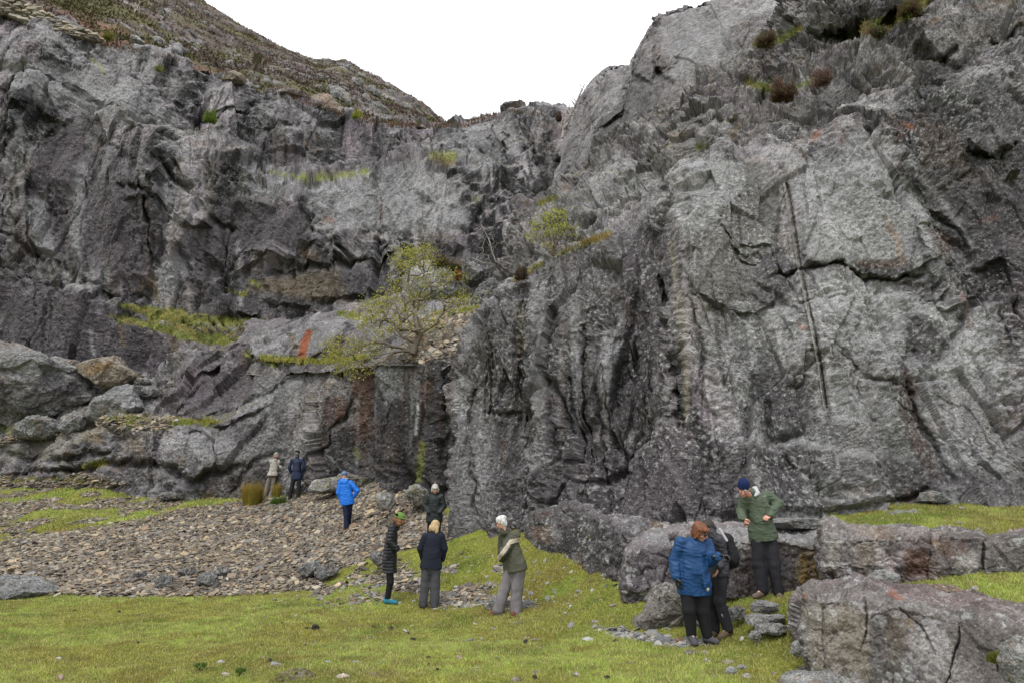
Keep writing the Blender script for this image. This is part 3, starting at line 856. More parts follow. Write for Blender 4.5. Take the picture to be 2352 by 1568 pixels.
feats_w = [
    ('block', [(0, 80), (60, 60), (180, 130), (320, 200), (420, 250), (470, 330), (400, 330), (250, 250), (100, 180), (0, 150)], .9, 8),
    ('block', [(440, 210), (500, 195), (580, 230), (560, 270), (470, 250)], .8, 5),
    ('crack', [(0, 210), (30, 200), (60, 160)], .9, 7),
    ('block', [(30, 210), (80, 215), (60, 260), (20, 270)], 1.2, 8),
    ('block', [(100, 220), (160, 270), (150, 285), (95, 262)], .9, 7),
    ('crack', [(360, 380), (400, 420), (450, 440)], .9, 8),
    ('block', [(280, 400), (370, 420), (390, 480), (300, 470)], .6, 5),
    ('crack', [(280, 442), (340, 455), (372, 480)], .8, 5),
    ('block', [(390, 500), (470, 495), (480, 510), (430, 530)], .9, 6),
    ('crack', [(480, 502), (530, 505)], .8, 6),
    ('block', [(460, 560), (540, 440), (700, 440), (720, 560), (600, 580), (520, 640)], .8, 8),
    ('crack', [(0, 600), (100, 640), (200, 672), (300, 705)], .9, 9),
    ('crack', [(0, 540), (60, 570), (150, 620), (260, 690)], .5, 8),
    ('block', [(560, 560), (660, 545), (800, 530), (890, 520), (900, 570), (760, 600), (640, 600)], .9, 6),
    ('block', [(600, 620), (720, 610), (860, 620), (880, 660), (740, 690), (600, 680)], .7, 6),
    ('crack', [(690, 470), (700, 520), (760, 560), (820, 600)], .6, 7),
    ('block', [(450, 700), (500, 660), (560, 680), (590, 725), (450, 730)], .9, 5),
    ('block', [(880, 300), (930, 300), (960, 350), (900, 370)], .7, 6),
    ('crack', [(560, 300), (620, 310), (700, 300)], .5, 10),
    ('crack', [(720, 280), (700, 330), (720, 390)], .6, 7),
    ('crack', [(830, 310), (860, 350), (900, 400)], .6, 7),
    ('crack', [(1050, 300), (1080, 340), (1130, 380)], .5, 8),
    ('crack', [(1262, 320), (1252, 420), (1240, 520), (1215, 600)], 1.4, 12),
    ('crack', [(1200, 360), (1230, 355), (1250, 330)], .7, 6),
    ('crack', [(1120, 460), (1160, 470), (1220, 465)], .5, 6),
    ('crack', [(940, 430), (980, 440), (1010, 470), (1060, 470)], .4, 7),
    ('block', [(940, 560), (1010, 560), (1060, 600), (1050, 640), (940, 640)], .6, 9),
    ('crack', [(1000, 560), (1100, 570), (1140, 560)], .5, 7),
    ('crack', [(420, 560), (430, 620), (450, 690)], .7, 8),
    ('crack', [(350, 720), (420, 738), (560, 745)], 1.0, 6),
    ('crack', [(200, 300), (260, 340), (330, 400)], .5, 8),
    ('crack', [(60, 420), (120, 470), (100, 560)], .5, 8),
    ('crack', [(460, 270), (500, 275), (530, 265)], .8, 6),
    ('block', [(380, 240), (420, 260), (460, 300), (440, 310), (390, 285)], .6, 5),
]
paint_w = [
    (PURP, [(90, 330), (170, 290), (230, 380), (240, 620), (120, 600), (70, 480)], .7, 26),
    (PURP, [(230, 420), (330, 420), (380, 560), (300, 680), (240, 600)], .6, 26),
    (PURP, [(380, 560), (440, 540), (520, 460), (600, 440), (600, 560), (470, 640), (380, 700)], .65, 22),
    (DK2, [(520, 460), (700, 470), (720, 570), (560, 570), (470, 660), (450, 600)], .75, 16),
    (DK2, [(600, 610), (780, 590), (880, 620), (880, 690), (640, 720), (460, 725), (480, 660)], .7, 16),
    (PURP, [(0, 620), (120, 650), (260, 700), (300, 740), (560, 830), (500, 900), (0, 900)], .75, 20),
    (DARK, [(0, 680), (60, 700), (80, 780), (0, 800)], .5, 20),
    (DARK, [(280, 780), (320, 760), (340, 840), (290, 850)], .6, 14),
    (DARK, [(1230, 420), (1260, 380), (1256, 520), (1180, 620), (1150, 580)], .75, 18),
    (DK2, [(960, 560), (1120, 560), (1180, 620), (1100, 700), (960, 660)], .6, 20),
    (DK2, [(560, 280), (640, 300), (660, 380), (560, 340)], .3, 20), (DK2, [(820, 300), (900, 320), (880, 400), (820, 380)], .45, 16),
    (LT, [(700, 440), (860, 390), (960, 380), (1040, 430), (1080, 520), (960, 540), (880, 520), (760, 530)], .65, 22),
    (LT, [(0, 110), (120, 150), (320, 220), (440, 300), (300, 290), (120, 230), (0, 200)], .5, 20),
    (LT, [(560, 430), (660, 400), (700, 430), (620, 450)], .5, 12), (LT, [(170, 380), (200, 360), (190, 600), (160, 560)], .5, 12),
    (LT, [(60, 460), (110, 440), (130, 600), (70, 570)], .4, 16), (LT, [(1010, 300), (1120, 290), (1170, 270), (1200, 360), (1080, 400)], .4, 18),
    (LT, [(380, 590), (440, 600), (400, 700), (340, 700)], .55, 14),
    (OCHRE, [(348, 640), (362, 690)], .6, 8), (OCHRE, [(400, 520), (396, 570)], .4, 7), (OCHRE, [(560, 660), (600, 640), (780, 620), (800, 700), (700, 690)], .35, 16),
    (RUST, [(876, 470), (874, 500)], .8, 4), (ORNG, [(745, 505), (770, 508)], .3, 4),
    (OCHRE, [(275, 745), (285, 790)], .5, 6), (OCHRE, [(380, 770), (500, 790), (500, 830), (400, 820)], .35, 12),
    (PALE, [(210, 760), (215, 820)], .4, 5), (PALE, [(420, 770), (426, 830)], .4, 5), (PALE, [(548, 560), (552, 700)], .35, 6),
    (TURF, [(270, 700), (380, 712), (500, 730), (600, 738), (660, 735), (655, 755), (560, 748), (420, 742), (340, 730)], .95, 5),
    (TURF, [(245, 728), (340, 738), (420, 755), (560, 775), (590, 812), (540, 800), (420, 778), (300, 745)], .95, 5),
    (TURF, [(520, 665), (570, 672), (560, 680)], .9, 5), (TURF, [(575, 645), (600, 660)], .9, 4),
    (TURF, [(690, 410), (780, 404), (845, 395)], .9, 5, 'line'), (TURF, [(990, 360), (1040, 358)], .85, 9), (TURF, [(620, 395), (690, 410)], .6, 4),
    ((.2, .13, .06), [(1000, 365), (1040, 372)], .5, 8), (MOSS, [(1100, 455), (1085, 460)], .5, 5),
    (TURF, [(205, 130), (240, 165)], .6, 3), (OCHRE, [(1000, 600), (1060, 610), (1060, 640)], .5, 12, 'line'),
]
paint_w = drips(15, 60, (0, 300, 700, 560), (80, 280), (4, 14), (.06, .0), [(CHAR, .7), (PURP, .75), (LT, .55), ((.13, .125, .10), .55), (BRN, .4)]) + drips(16, 34, (0, 600, 640, 700), (60, 170), (3, 9), (.04, .0), [(CHAR, .8), (LT, .4), (BRN, .6)]) \
    + drips(17, 30, (560, 560, 900, 620), (50, 120), (3, 8), (0, 0), [(CHAR, .8), (BRN, .5), (LT, .35)]) + drips(18, 30, (500, 200, 1240, 330), (50, 150), (3, 9), (.05, -.1), [(CHAR, .5), (LT, .5), (PURP, .6)]) + paint_w
feats_w += joints(19, 18, (0, 330, 680, 560), (100, 240), (3, 6), (.2, .55), (.06, 0)) + joints(20, 10, (560, 280, 1230, 330), (60, 130), (2.5, 5), (.2, .5), (.05, -.1)) + joints(21, 8, (0, 640, 600, 720), (80, 150), (2.5, 4), (.15, .35), (.04, 0))
df = disp_factory(.95, .6, .2, 3.1, flute=.5, flx=lambda X, Y: .35 + .65 * ss(260, 420, Y), seed=63, aniso=(1, .8, .5), flat=([(720, 440), (860, 390), (960, 380), (1040, 430), (1080, 540), (900, 530)], [(520, 460), (700, 470), (720, 560), (560, 570)], [(0, 640), (120, 660), (280, 740), (560, 830), (500, 900), (0, 900)], [(1000, 320), (1160, 280), (1230, 300), (1200, 560), (1040, 560)]))
def colw(Q, N, X, Y, ex):
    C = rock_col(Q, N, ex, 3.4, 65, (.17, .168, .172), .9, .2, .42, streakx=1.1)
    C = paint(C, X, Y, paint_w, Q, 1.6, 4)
    k = ss(.6, .9, N[..., 2]) * ss(.2, .5, fbm(Q / 2.2 + 5, 3, 92)) * (Y < 560)
    return mixc(C, (.13, .13, .05), .45 * k)
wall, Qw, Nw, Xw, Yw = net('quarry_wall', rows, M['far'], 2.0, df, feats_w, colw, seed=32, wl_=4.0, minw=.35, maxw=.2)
tag(wall, kind='structure')

# ---------- lower slabs at the foot, from the left to the rust streaked face beside the gully
lo = [
    ((-400, 1180, 35), (-400, 1110, 36), (-400, 1060, 37), (-400, 1020, 38), (-400, 960, 39), (-400, 930, 41), (-400, 925, 46)),
    ((-80, 1180, 34), (-80, 1112, 34), (-80, 1060, 34.6), (-80, 1020, 35.3), (-80, 975, 36), (-80, 940, 37), (-80, 900, 42)),
    ((60, 1180, 32), (60, 1108, 32.5), (60, 1050, 32.8), (60, 1010, 34), (70, 970, 34.5), (90, 935, 36), (110, 880, 41)),
    ((170, 1180, 31), (170, 1108, 31.5), (170, 1045, 31.7), (175, 1000, 32.8), (190, 965, 33.2), (200, 930, 34.8), (215, 870, 39)),
    ((260, 1180, 30), (262, 1115, 30.5), (262, 1060, 30.7), (265, 1000, 31.3), (270, 968, 31.6), (290, 930, 34), (320, 860, 38)),
    ((350, 1180, 29), (350, 1125, 29.5), (350, 1050, 29.8), (352, 990, 30.3), (352, 965, 31), (360, 930, 33.5), (370, 850, 37)),
    ((430, 1190, 28.2), (430, 1138, 28.3), (430, 1080, 28.5), (430, 1010, 29), (430, 966, 29.8), (420, 900, 32), (430, 800, 34)),
    ((520, 1200, 28.1), (520, 1150, 28.1), (520, 1090, 28.2), (525, 1030, 28.7), (530, 975, 29.4), (540, 890, 31), (540, 805, 32.5)),
    ((600, 1190, 28.2), (600, 1145, 28.2), (600, 1080, 28.2), (605, 1010, 28.4), (610, 960, 28.8), (620, 880, 29.8), (630, 830, 31)),
    ((700, 1180, 28), (700, 1126, 27.9), (700, 1070, 27.6), (700, 1000, 27.5), (705, 950, 27.5), (710, 890, 27.8), (720, 838, 29)),
    ((790, 1160, 25.2), (790, 1110, 25.1), (790, 1060, 24.9), (790, 980, 24.4), (790, 920, 24.7), (795, 870, 25.2), (800, 830, 26)),
    ((870, 1160, 22.6), (870, 1098, 22.6), (870, 1030, 22.6), (870, 960, 22.7), (870, 900, 22.8), (870, 850, 23), (870, 818, 23.2)),
    ((950, 1160, 21), (950, 1105, 20.9), (950, 1030, 20.9), (950, 960, 21), (950, 900, 21), (950, 850, 21.2), (950, 816, 21.4)),
    ((1010, 1170, 20), (1010, 1120, 20), (1010, 1050, 20), (1010, 960, 20), (1010, 900, 20), (1010, 850, 20), (1010, 818, 20.2)),
    ((1080, 1180, 20.5), (1080, 1120, 20.5), (1080, 1050, 20.5), (1080, 960, 20.5), (1080, 900, 20.5), (1080, 850, 20.5), (1080, 818, 20.5)),
]
rows = [[c[i] for c in lo] for i in range(7)]
# the top turns back to carry the ledge
rows.append([(c[6][0] + (5 if c[6][0] > 600 else 0), c[6][1] - 4, c[6][2] + 4) for c in lo])
feats_l = [
    ('block', [(380, 880), (470, 790), (560, 800), (520, 830), (470, 870), (400, 930)], .5, 6),
    ('crack', [(410, 880), (450, 870), (500, 850), (540, 830)], .5, 7),
    ('crack', [(380, 940), (470, 960), (560, 930), (640, 880), (700, 850)], .35, 7),
    ('crack', [(430, 990), (500, 985), (570, 965), (620, 930)], .5, 7),
    ('block', [(360, 980), (430, 968), (490, 985), (500, 1060), (440, 1100), (370, 1060)], .4, 5),
    ('block', [(265, 985), (340, 978), (358, 1000), (352, 1070), (270, 1060)], .5, 4),
    ('block', [(150, 985), (240, 970), (262, 1000), (250, 1040), (170, 1030)], .4, 4),
    ('crack', [(230, 1070), (300, 1060), (360, 1065), (430, 1100)], .5, 8),
    ('crack', [(0, 1045), (80, 1040), (160, 1060), (250, 1040)], .7, 8),
    ('crack', [(0, 1090), (90, 1080), (180, 1085), (260, 1070)], .6, 7),
    ('crack', [(820, 900), (790, 960), (740, 1040), (700, 1090)], .3, 4),
    ('block', [(725, 920), (800, 900), (812, 930), (780, 970), (750, 990)], .22, 3),
    ('crack', [(1000, 880), (990, 960), (985, 1040)], .3, 10),
    ('crack', [(962, 905), (955, 1010)], .1, 3),
    ('crack', [(880, 920), (905, 930), (900, 970), (890, 1020)], .2, 4),
    ('crack', [(748, 1045), (800, 1085)], .12, 3),
    ('crack', [(530, 1130), (560, 1090), (600, 1050), (650, 1040)], .3, 7),
    ('crack', [(440, 1110), (500, 1080), (560, 1070)], .5, 8),
]
paint_l = [
    (PURP, [(370, 900), (470, 870), (560, 850), (640, 860), (560, 930), (480, 960), (400, 950)], .55, 16),
    (RUST, [(800, 830), (870, 820), (860, 900), (850, 980), (840, 1040), (810, 1020), (815, 930)], .75, 12),
    (RUST, [(725, 920), (790, 905), (805, 935), (765, 990), (750, 980)], .8, 6),
    (RUST, [(965, 870), (1005, 870), (995, 920), (965, 950)], .8, 6), (RUST, [(930, 840), (960, 840), (940, 920), (925, 920)], .6, 8),
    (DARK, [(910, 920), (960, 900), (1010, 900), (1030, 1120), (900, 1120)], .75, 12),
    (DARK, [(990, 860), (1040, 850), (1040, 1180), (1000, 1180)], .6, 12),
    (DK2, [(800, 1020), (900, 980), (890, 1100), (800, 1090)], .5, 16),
    (LT, [(860, 830), (930, 830), (925, 900), (890, 930), (870, 880)], .5, 8),
    (LT, [(400, 985), (490, 985), (560, 1020), (640, 1010), (720, 960), (720, 1060), (600, 1060), (470, 1060)], .4, 20),
    (LT, [(600, 870), (720, 850), (690, 920), (570, 950)], .3, 16),
    (DK2, [(360, 1070), (470, 1090), (500, 1130), (360, 1130)], .4, 16),
    (OCHRE, [(190, 975), (240, 975), (235, 1010), (180, 1010)], .6, 8), (OCHRE, [(270, 1000), (340, 1000), (330, 1060)], .35, 14),
    (TURF, [(160, 968), (300, 955), (350, 970), (310, 985), (250, 968), (180, 980)], .9, 5),
    (TURF, [(380, 965), (480, 962), (510, 972), (440, 976), (390, 975)], .9, 4),
    (TURF, [(0, 985), (60, 972), (70, 980), (20, 995)], .6, 5), (TURF, [(200, 1070), (240, 1060)], .6, 8),
    (TURF, [(560, 805), (640, 828), (720, 836), (830, 826), (830, 836), (720, 848), (620, 838)], .9, 4),
    (MOSS, [(970, 1020), (960, 1100)], .6, 8), (MOSS, [(818, 1030), (826, 1050)], .6, 4),
    (PALE, [(960, 905), (954, 1000)], .7, 2.2), (PALE, [(748, 1046), (800, 1086)], .5, 1.8),
    ((.2, .19, .16), [(60, 985), (130, 1000), (220, 960), (240, 990), (120, 1050), (0, 1060), (0, 1010)], .5, 10),
]
paint_l = paint_l[:8] + drips(25, 26, (730, 840, 1020, 920), (90, 220), (3, 9), (0, 0), [(CHAR, .8), (BRN, .7), (LT, .5), (RUST, .6)]) + paint_l[8:]
df = disp_factory(.34, .34, .12, 1.9, seed=83, aniso=(1, 1, 1.0), shelf=.12, flat=([(400, 985), (490, 985), (640, 1010), (720, 960), (720, 1060), (600, 1080), (470, 1060)], [(560, 850), (720, 840), (800, 880), (640, 960), (500, 970), (420, 930)], [(860, 830), (1010, 830), (1010, 1100), (860, 1060)], [(720, 900), (820, 890), (800, 1080), (680, 1080)]))
def coll(Q, N, X, Y, ex):
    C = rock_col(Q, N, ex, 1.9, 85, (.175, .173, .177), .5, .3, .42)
    k = ss(.55, .85, N[..., 2]) * ss(.1, .45, fbm(Q / 1.3 + 5, 3, 93))
    C = mixc(C, (.14, .13, .05), .55 * k)
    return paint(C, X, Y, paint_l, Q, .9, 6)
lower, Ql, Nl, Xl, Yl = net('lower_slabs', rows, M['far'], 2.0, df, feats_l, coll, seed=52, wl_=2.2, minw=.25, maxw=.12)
tag(lower, kind='structure')

# ---------- ledge behind the rust streaked face: slate chute under the tree, grass, pale mound
le = [
    ((520, 860, 33), (530, 800, 33.5), (560, 740, 36), (580, 735, 37)),
    ((640, 860, 30), (645, 826, 30.5), (640, 768, 33), (640, 735, 36)),
    ((740, 850, 27), (745, 832, 27.8), (740, 738, 30), (745, 715, 32)),
    ((800, 850, 24.5), (805, 828, 25.5), (800, 745, 29), (800, 700, 32)),
    ((870, 840, 22.8), (872, 816, 23), (880, 740, 27), (880, 680, 32)),
    ((950, 840, 21.2), (952, 814, 21.4), (950, 735, 26.5), (950, 690, 31)),
    ((1010, 840, 19.8), (1015, 816, 20.2), (1030, 730, 26), (1030, 690, 30)),
    ((1060, 830, 20), (1065, 790, 21.5), (1100, 715, 26), (1110, 680, 29)),
    ((1110, 790, 22), (1125, 740, 24), (1160, 690, 27), (1170, 660, 29)),
    ((1190, 760, 24), (1200, 700, 26), (1200, 660, 29), (1210, 640, 31)),
]
rows = [[c[i] for c in le] for i in range(4)]
feats_e = [('block', [(560, 790), (610, 765), (665, 770), (675, 830), (580, 825)], .5, 4), ('block', [(660, 760), (720, 725), (800, 730), (770, 800), (690, 830)], .5, 6)]
df = disp_factory(.2, .12, .05, 1.6, seed=103)
def cole(Q, N, X, Y, ex):
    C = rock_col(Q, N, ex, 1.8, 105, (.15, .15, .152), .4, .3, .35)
    C = paint(C, X, Y, [((.10, .085, .065), [(930, 830), (935, 760), (1000, 715), (1110, 715), (1130, 740), (1030, 830)], .95, 5),
                        (TURF, [(600, 830), (740, 836), (840, 826), (850, 816), (740, 822), (640, 818), (600, 815)], .9, 3),
                        (TURF, [(1000, 725), (1110, 712)], .7, 9), (LT, [(650, 770), (740, 730), (800, 740), (740, 810), (690, 820)], .35, 8),
                        ((.20, .05, .013), [(704, 756), (718, 758), (709, 790), (702, 828), (682, 824), (690, 785)], .95, 2.5, 'exact'),
                        (OCHRE, [(670, 770), (685, 830)], .5, 6), (TURF, [(780, 720), (850, 730), (820, 740)], .8, 5)], Q, .9, 8)
    return C
ledge, Qe, Ne, Xe, Ye = net('middle_ledge', rows, M['far'], 2.0, df, feats_e, cole, seed=62, wl_=2.0, minw=.2)
tag(ledge, kind='structure')

# ---------- heather hillside above the left rim
hc = [
    # near rim, mids, skyline, back
    ((-400, 20, 50), (-400, -200, 65), (-400, -500, 85), (-400, -900, 110), (-400, -900, 150)),
    ((0, 40, 50), (0, -80, 64), (0, -260, 84), (0, -420, 110), (0, -420, 150)),
    ((200, 110, 51), (215, 20, 64), (230, -80, 84), (240, -190, 110), (242, -190, 150)),
    ((410, 155, 53), (415, 95, 66), (420, 40, 86), (430, -12, 110), (432, -14, 150)),
    ((500, 190, 54), (505, 130, 68), (520, 85, 88), (540, 62, 112), (542, 60, 150)),
    ((612, 216, 55), (620, 165, 70), (630, 130, 90), (640, 112, 114), (642, 110, 150)),
    ((700, 254, 56), (710, 205, 72), (720, 165, 92), (725, 148, 114), (727, 146, 150)),
    ((785, 278, 57), (785, 230, 72), (785, 180, 90), (790, 153, 112), (792, 150, 150)),
    ((870, 298, 57), (868, 260, 72), (865, 220, 90), (860, 186, 112), (863, 184, 150)),
    ((950, 304, 57), (945, 275, 72), (942, 255, 90), (938, 228, 112), (941, 226, 150)),
    ((1000, 304, 57), (994, 290, 74), (992, 275, 92), (990, 262, 112), (993, 260, 150)),
    ((1016, 304, 58), (1016, 296, 76), (1016, 292, 94), (1017, 289, 112), (1020, 288, 150)),
    ((1060, 305, 58), (1060, 302, 76), (1060, 302, 94), (1060, 302, 112), (1060, 302, 150)),
]
rows = [[c[i] for c in hc] for i in range(5)]
def dh(B, N, X, Y, ex):
    h = .9 * fbm(B / 11, 3, 401) + .22 * fbm(B / 2.2, 4, 402)
    f1, c1, e1 = facet(B / 2.6, 403, 1.2)
    f2, c2, e2 = facet(B / 1.1 + 3, 404, 1.2)
    crag = ss(.30, .40, fbm(B / 7 + 9, 5, 405, .7) + .35 * ss(700, 800, X) - .12 + .0 * Y)
    # crags named by where they stand
    for pts in ([(300, 15), (400, 0), (420, 30), (340, 45)], [(350, 40), (430, 90), (420, 120), (360, 90)], [(590, 130), (700, 140), (740, 190), (620, 190)], [(740, 185), (860, 190), (960, 260), (960, 300), (760, 280)], [(390, 155), (560, 160), (600, 200), (480, 180)]):
        crag = np.maximum(crag, pmask(X, Y, pts, 14) * ss(-.3, .3, fbm(B / 3, 3, 406)))
    ex.update(crag=crag, c1=c1, c2=c2, c3=c2)
    return h + crag * (.25 + .5 * tn(B / 2.4, 407) + .25 * tn(B / .9, 408))
def colh(Q, N, X, Y, ex):
    H = np.ones(Q.shape) * np.array((.085, .066, .055))
    H = mixc(H, (.085, .08, .03), ss(-.15, .2, fbm(Q / 9 + 3, 5, 410, .65)))
    H = mixc(H, (.105, .075, .062), ss(.0, .5, fbm(Q / 4 + 30, 4, 411)) * .8)
    H = mixc(H, (.05, .045, .022), ss(.1, .6, fbm(Q / 2 + 60, 4, 412)) * .7)
    H = mixc(H, (.16, .08, .06), .8 * pmask(X, Y, [(40, 10), (200, 30), (400, 130), (560, 190), (540, 200), (380, 150), (150, 80)], 12))
    R = rock_col(Q, N, dict(ex, crack=np.zeros(X.shape)), 3, 415, (.16, .155, .15), .3, .2, .3)
    k = ex['crag'] * ss(-.5, .1, fbm(Q / 1.6, 4, 416))
    return H * (1 - k[..., None]) + R * k[..., None]
hill, Qh, Nh, Xh, Yh = net('hillside', rows, M['hill'], 2.0, dh, (), colh, seed=72, wl_=8, warp=.1, minw=.6)
tag(hill, kind='structure')

# ------------------------------------------------------------------ the ground: one sheet
gp = [P(*q) for q in [
    (0, 1362, 16.3), (200, 1364, 16.3), (400, 1364, 16.3), (600, 1360, 16.4), (740, 1345, 16.6), (0, 1300, 19.2), (300, 1290, 19.4), (400, 1310, 18.6),
    (0, 1200, 26), (0, 1118, 33), (240, 1108, 31.5), (240, 1250, 21.5), (550, 1152, 27), (600, 1250, 21.2), (790, 1215, 21.2), (685, 1145, 25.9), (430, 1150, 28.5),
    (870, 1108, 22.8), (900, 1240, 19), (990, 1262, 17.5), (1030, 1240, 17.9), (1005, 1140, 20), (1130, 1238, 17.1), (1232, 1207, 16.5), (1320, 1218, 15.5), (1400, 1224, 14.7),
    (1480, 1232, 13.7), (1560, 1225, 13.0), (1250, 1300, 15), (1100, 1330, 15.3), (1380, 1310, 13.5), (1250, 1400, 13.5), (1000, 1398, 13.9), (890, 1386, 13.9), (1160, 1412, 12.9), (1050, 1290, 16.3),
    (1450, 1440, 11.0), (1420, 1360, 12.1), (1600, 1482, 10.1), (1680, 1465, 10.5), (1745, 1376, 10.35), (1840, 1350, 10.4), (1700, 1365, 10.9),
    (1640, 1200, 12.7), (1760, 1195, 12.7), (1900, 1190, 12.7), (2000, 1196, 12.0), (2352, 1160, 13.3), (2352, 1225, 10.8), (2150, 1200, 11.6), (2100, 1158, 12.9), (2600, 1200, 12),
    (1560, 1372, 11.5), (1620, 1372, 11.5), (1700, 1368, 11.5), (1780, 1364, 11.4), (1860, 1354, 11.3), (1620, 1372, 11.0),
    (2120, 1348, 9.5), (2300, 1372, 9.0), (1800, 1500, 8.7), (1850, 1568, 7.6), (2100, 1568, 7.7), (2352, 1568, 7.7), (1500, 1568, 8.0)]]
gp += [np.array(q, float) for q in [(-30, 5, 0), (-20, 0, 0), (0, -12, 0), (30, -12, 0), (-30, -12, 0), (8, 0, 0), (-10, 8, 0.02), (0, 8, 0), (4, 8, 0), (-4, 12, 0.03), (-10, 12, .05), (-16, 14.5, .02),
        (0, 12, .02), (3, 11, -.02), (20, -2, .3), (30, 5, 1), (-38, 15, 0.2), (-45, 33, 3), (-30, 33.5, 2.9), (-60, 0, 0), (60, 0, 1.5), (0, -60, 0), (-30, 20, .5)]]
gp = np.array(gp)
_K = np.linalg.norm(gp[:, None, :2] - gp[None, :, :2], axis=2)
_n = len(gp)
_A = np.block([[_K + 0 * np.eye(_n), np.ones((_n, 1))], [np.ones((1, _n)), np.zeros((1, 1))]])
_w = np.linalg.solve(_A, np.concatenate([gp[:, 2], [0]]))
def gz(x, y, rough=True):
    x = np.asarray(x, float); y = np.asarray(y, float)
    z = np.full(x.shape, _w[-1])
    for k in range(_n):
        z = z + _w[k] * np.sqrt((x - gp[k, 0]) ** 2 + (y - gp[k, 1]) ** 2 + .15)
    z = np.clip(z, -.3, 4.2)
    if rough:
        q = np.stack([x, y, 0 * x], -1)
        z = z + .07 * fbm(q / 2.3, 3, 500) + .022 * fbm(q / .5, 3, 501)
    return z
def gpt(vx, vy):
    """where the sight line through (vx, vy) meets the ground"""
    u, v = vx - CX, CY - vy
    d = np.array([u, F * cp_ - v * sp_, F * sp_ + v * cp_]); d /= d[1]
    Ys = np.linspace(5, 40, 700)
    zz = CAMZ + d[2] * Ys
    g = gz(d[0] * Ys, Ys)
    k = np.argmax(g > zz)
    return np.array([d[0] * Ys[k], Ys[k], g[k]])

ax = np.concatenate([np.linspace(-160, -32, 30)[:-1], np.arange(-32, 16, .075), np.linspace(16, 160, 40)])
ay = np.concatenate([np.linspace(-160, 4, 50)[:-1], np.arange(4, 36, .075), np.linspace(36, 60, 10)])
GX, GY = np.meshgrid(ax, ay, indexing='ij')
GZ = gz(GX, GY)
GP = np.stack([GX, GY, GZ], -1)
scree_poly = [(-700, 1260), (0, 1250), (110, 1228), (230, 1210), (330, 1190), (430, 1172), (560, 1152), (640, 1148), (780, 1118), (870, 1100), (980, 1115), (1035, 1200), (1040, 1240), (985, 1252), (930, 1262), (860, 1272), (800, 1300), (745, 1330), (735, 1352), (600, 1362), (400, 1368), (130, 1366), (-10, 1362), (-700, 1362)]
thin_poly = [(-500, 1110), (0, 1120), (170, 1105), (300, 1115), (430, 1140), (560, 1152), (500, 1180), (330, 1200), (250, 1220), (0, 1262), (-500, 1270)]
stone_poly = [(730, 1345), (780, 1320), (860, 1290), (900, 1300), (940, 1290), (1030, 1280), (1150, 1290), (1180, 1330), (1130, 1370), (1230, 1385), (1200, 1400), (1060, 1392), (900, 1372), (740, 1385), (720, 1372)]
stone2_poly = [(1350, 1435), (1440, 1448), (1560, 1470), (1640, 1478), (1560, 1486), (1450, 1466)]
def smask(X, Y, q):
    wx, wy = 10 * fbm(q / 1.1, 4, 510), 5 * fbm(q / 1.1 + 9, 4, 511)
    m = pmask(X + wx, Y + wy, scree_poly, 4)
    th = pmask(X + wx, Y + wy, thin_poly, 8) * ss(.0, .3, fbm(q / .9, 4, 512)) * .8
    st = pmask(X + wx, Y + wy, stone_poly, 16) * ss(.0, .35, fbm(q / .7 + 20, 4, 513)) * .75
    s2 = pmask(X + wx * .3, Y + wy * .3, stone2_poly, 6)
    return m, th, st, s2
GXv, GYv = proj(GP)
vis = GP[..., 1] > 3
qg = np.stack([GX, GY, 0 * GX], -1)
m1, m2, m3, m4 = smask(GXv, GYv, qg)
gc = np.ones(GP.shape) * np.array((.17, .19, .035))
gc = mixc(gc, (.14, .13, .03), ss(-.1, .6, fbm(qg / 1.7, 4, 520)))
gc = mixc(gc, (.12, .16, .025), ss(.1, .6, fbm(qg / .8 + 9, 4, 521)))
mm = np.where(vis, np.clip(m1 + m2 + m3 + m4, 0, 1), 0)
gc = mixc(gc, (.13, .108, .085), mm)
idx = np.arange(GX.size).reshape(GX.shape)
gf = np.stack([idx[:-1, :-1], idx[1:, :-1], idx[1:, 1:], idx[:-1, 1:]], -1).reshape(-1, 4)
ground = mesh_obj('ground', GP.reshape(-1, 3), gf, M['ground'], col=gc.reshape(-1, 3), smooth=True)
tag(ground, kind='structure')

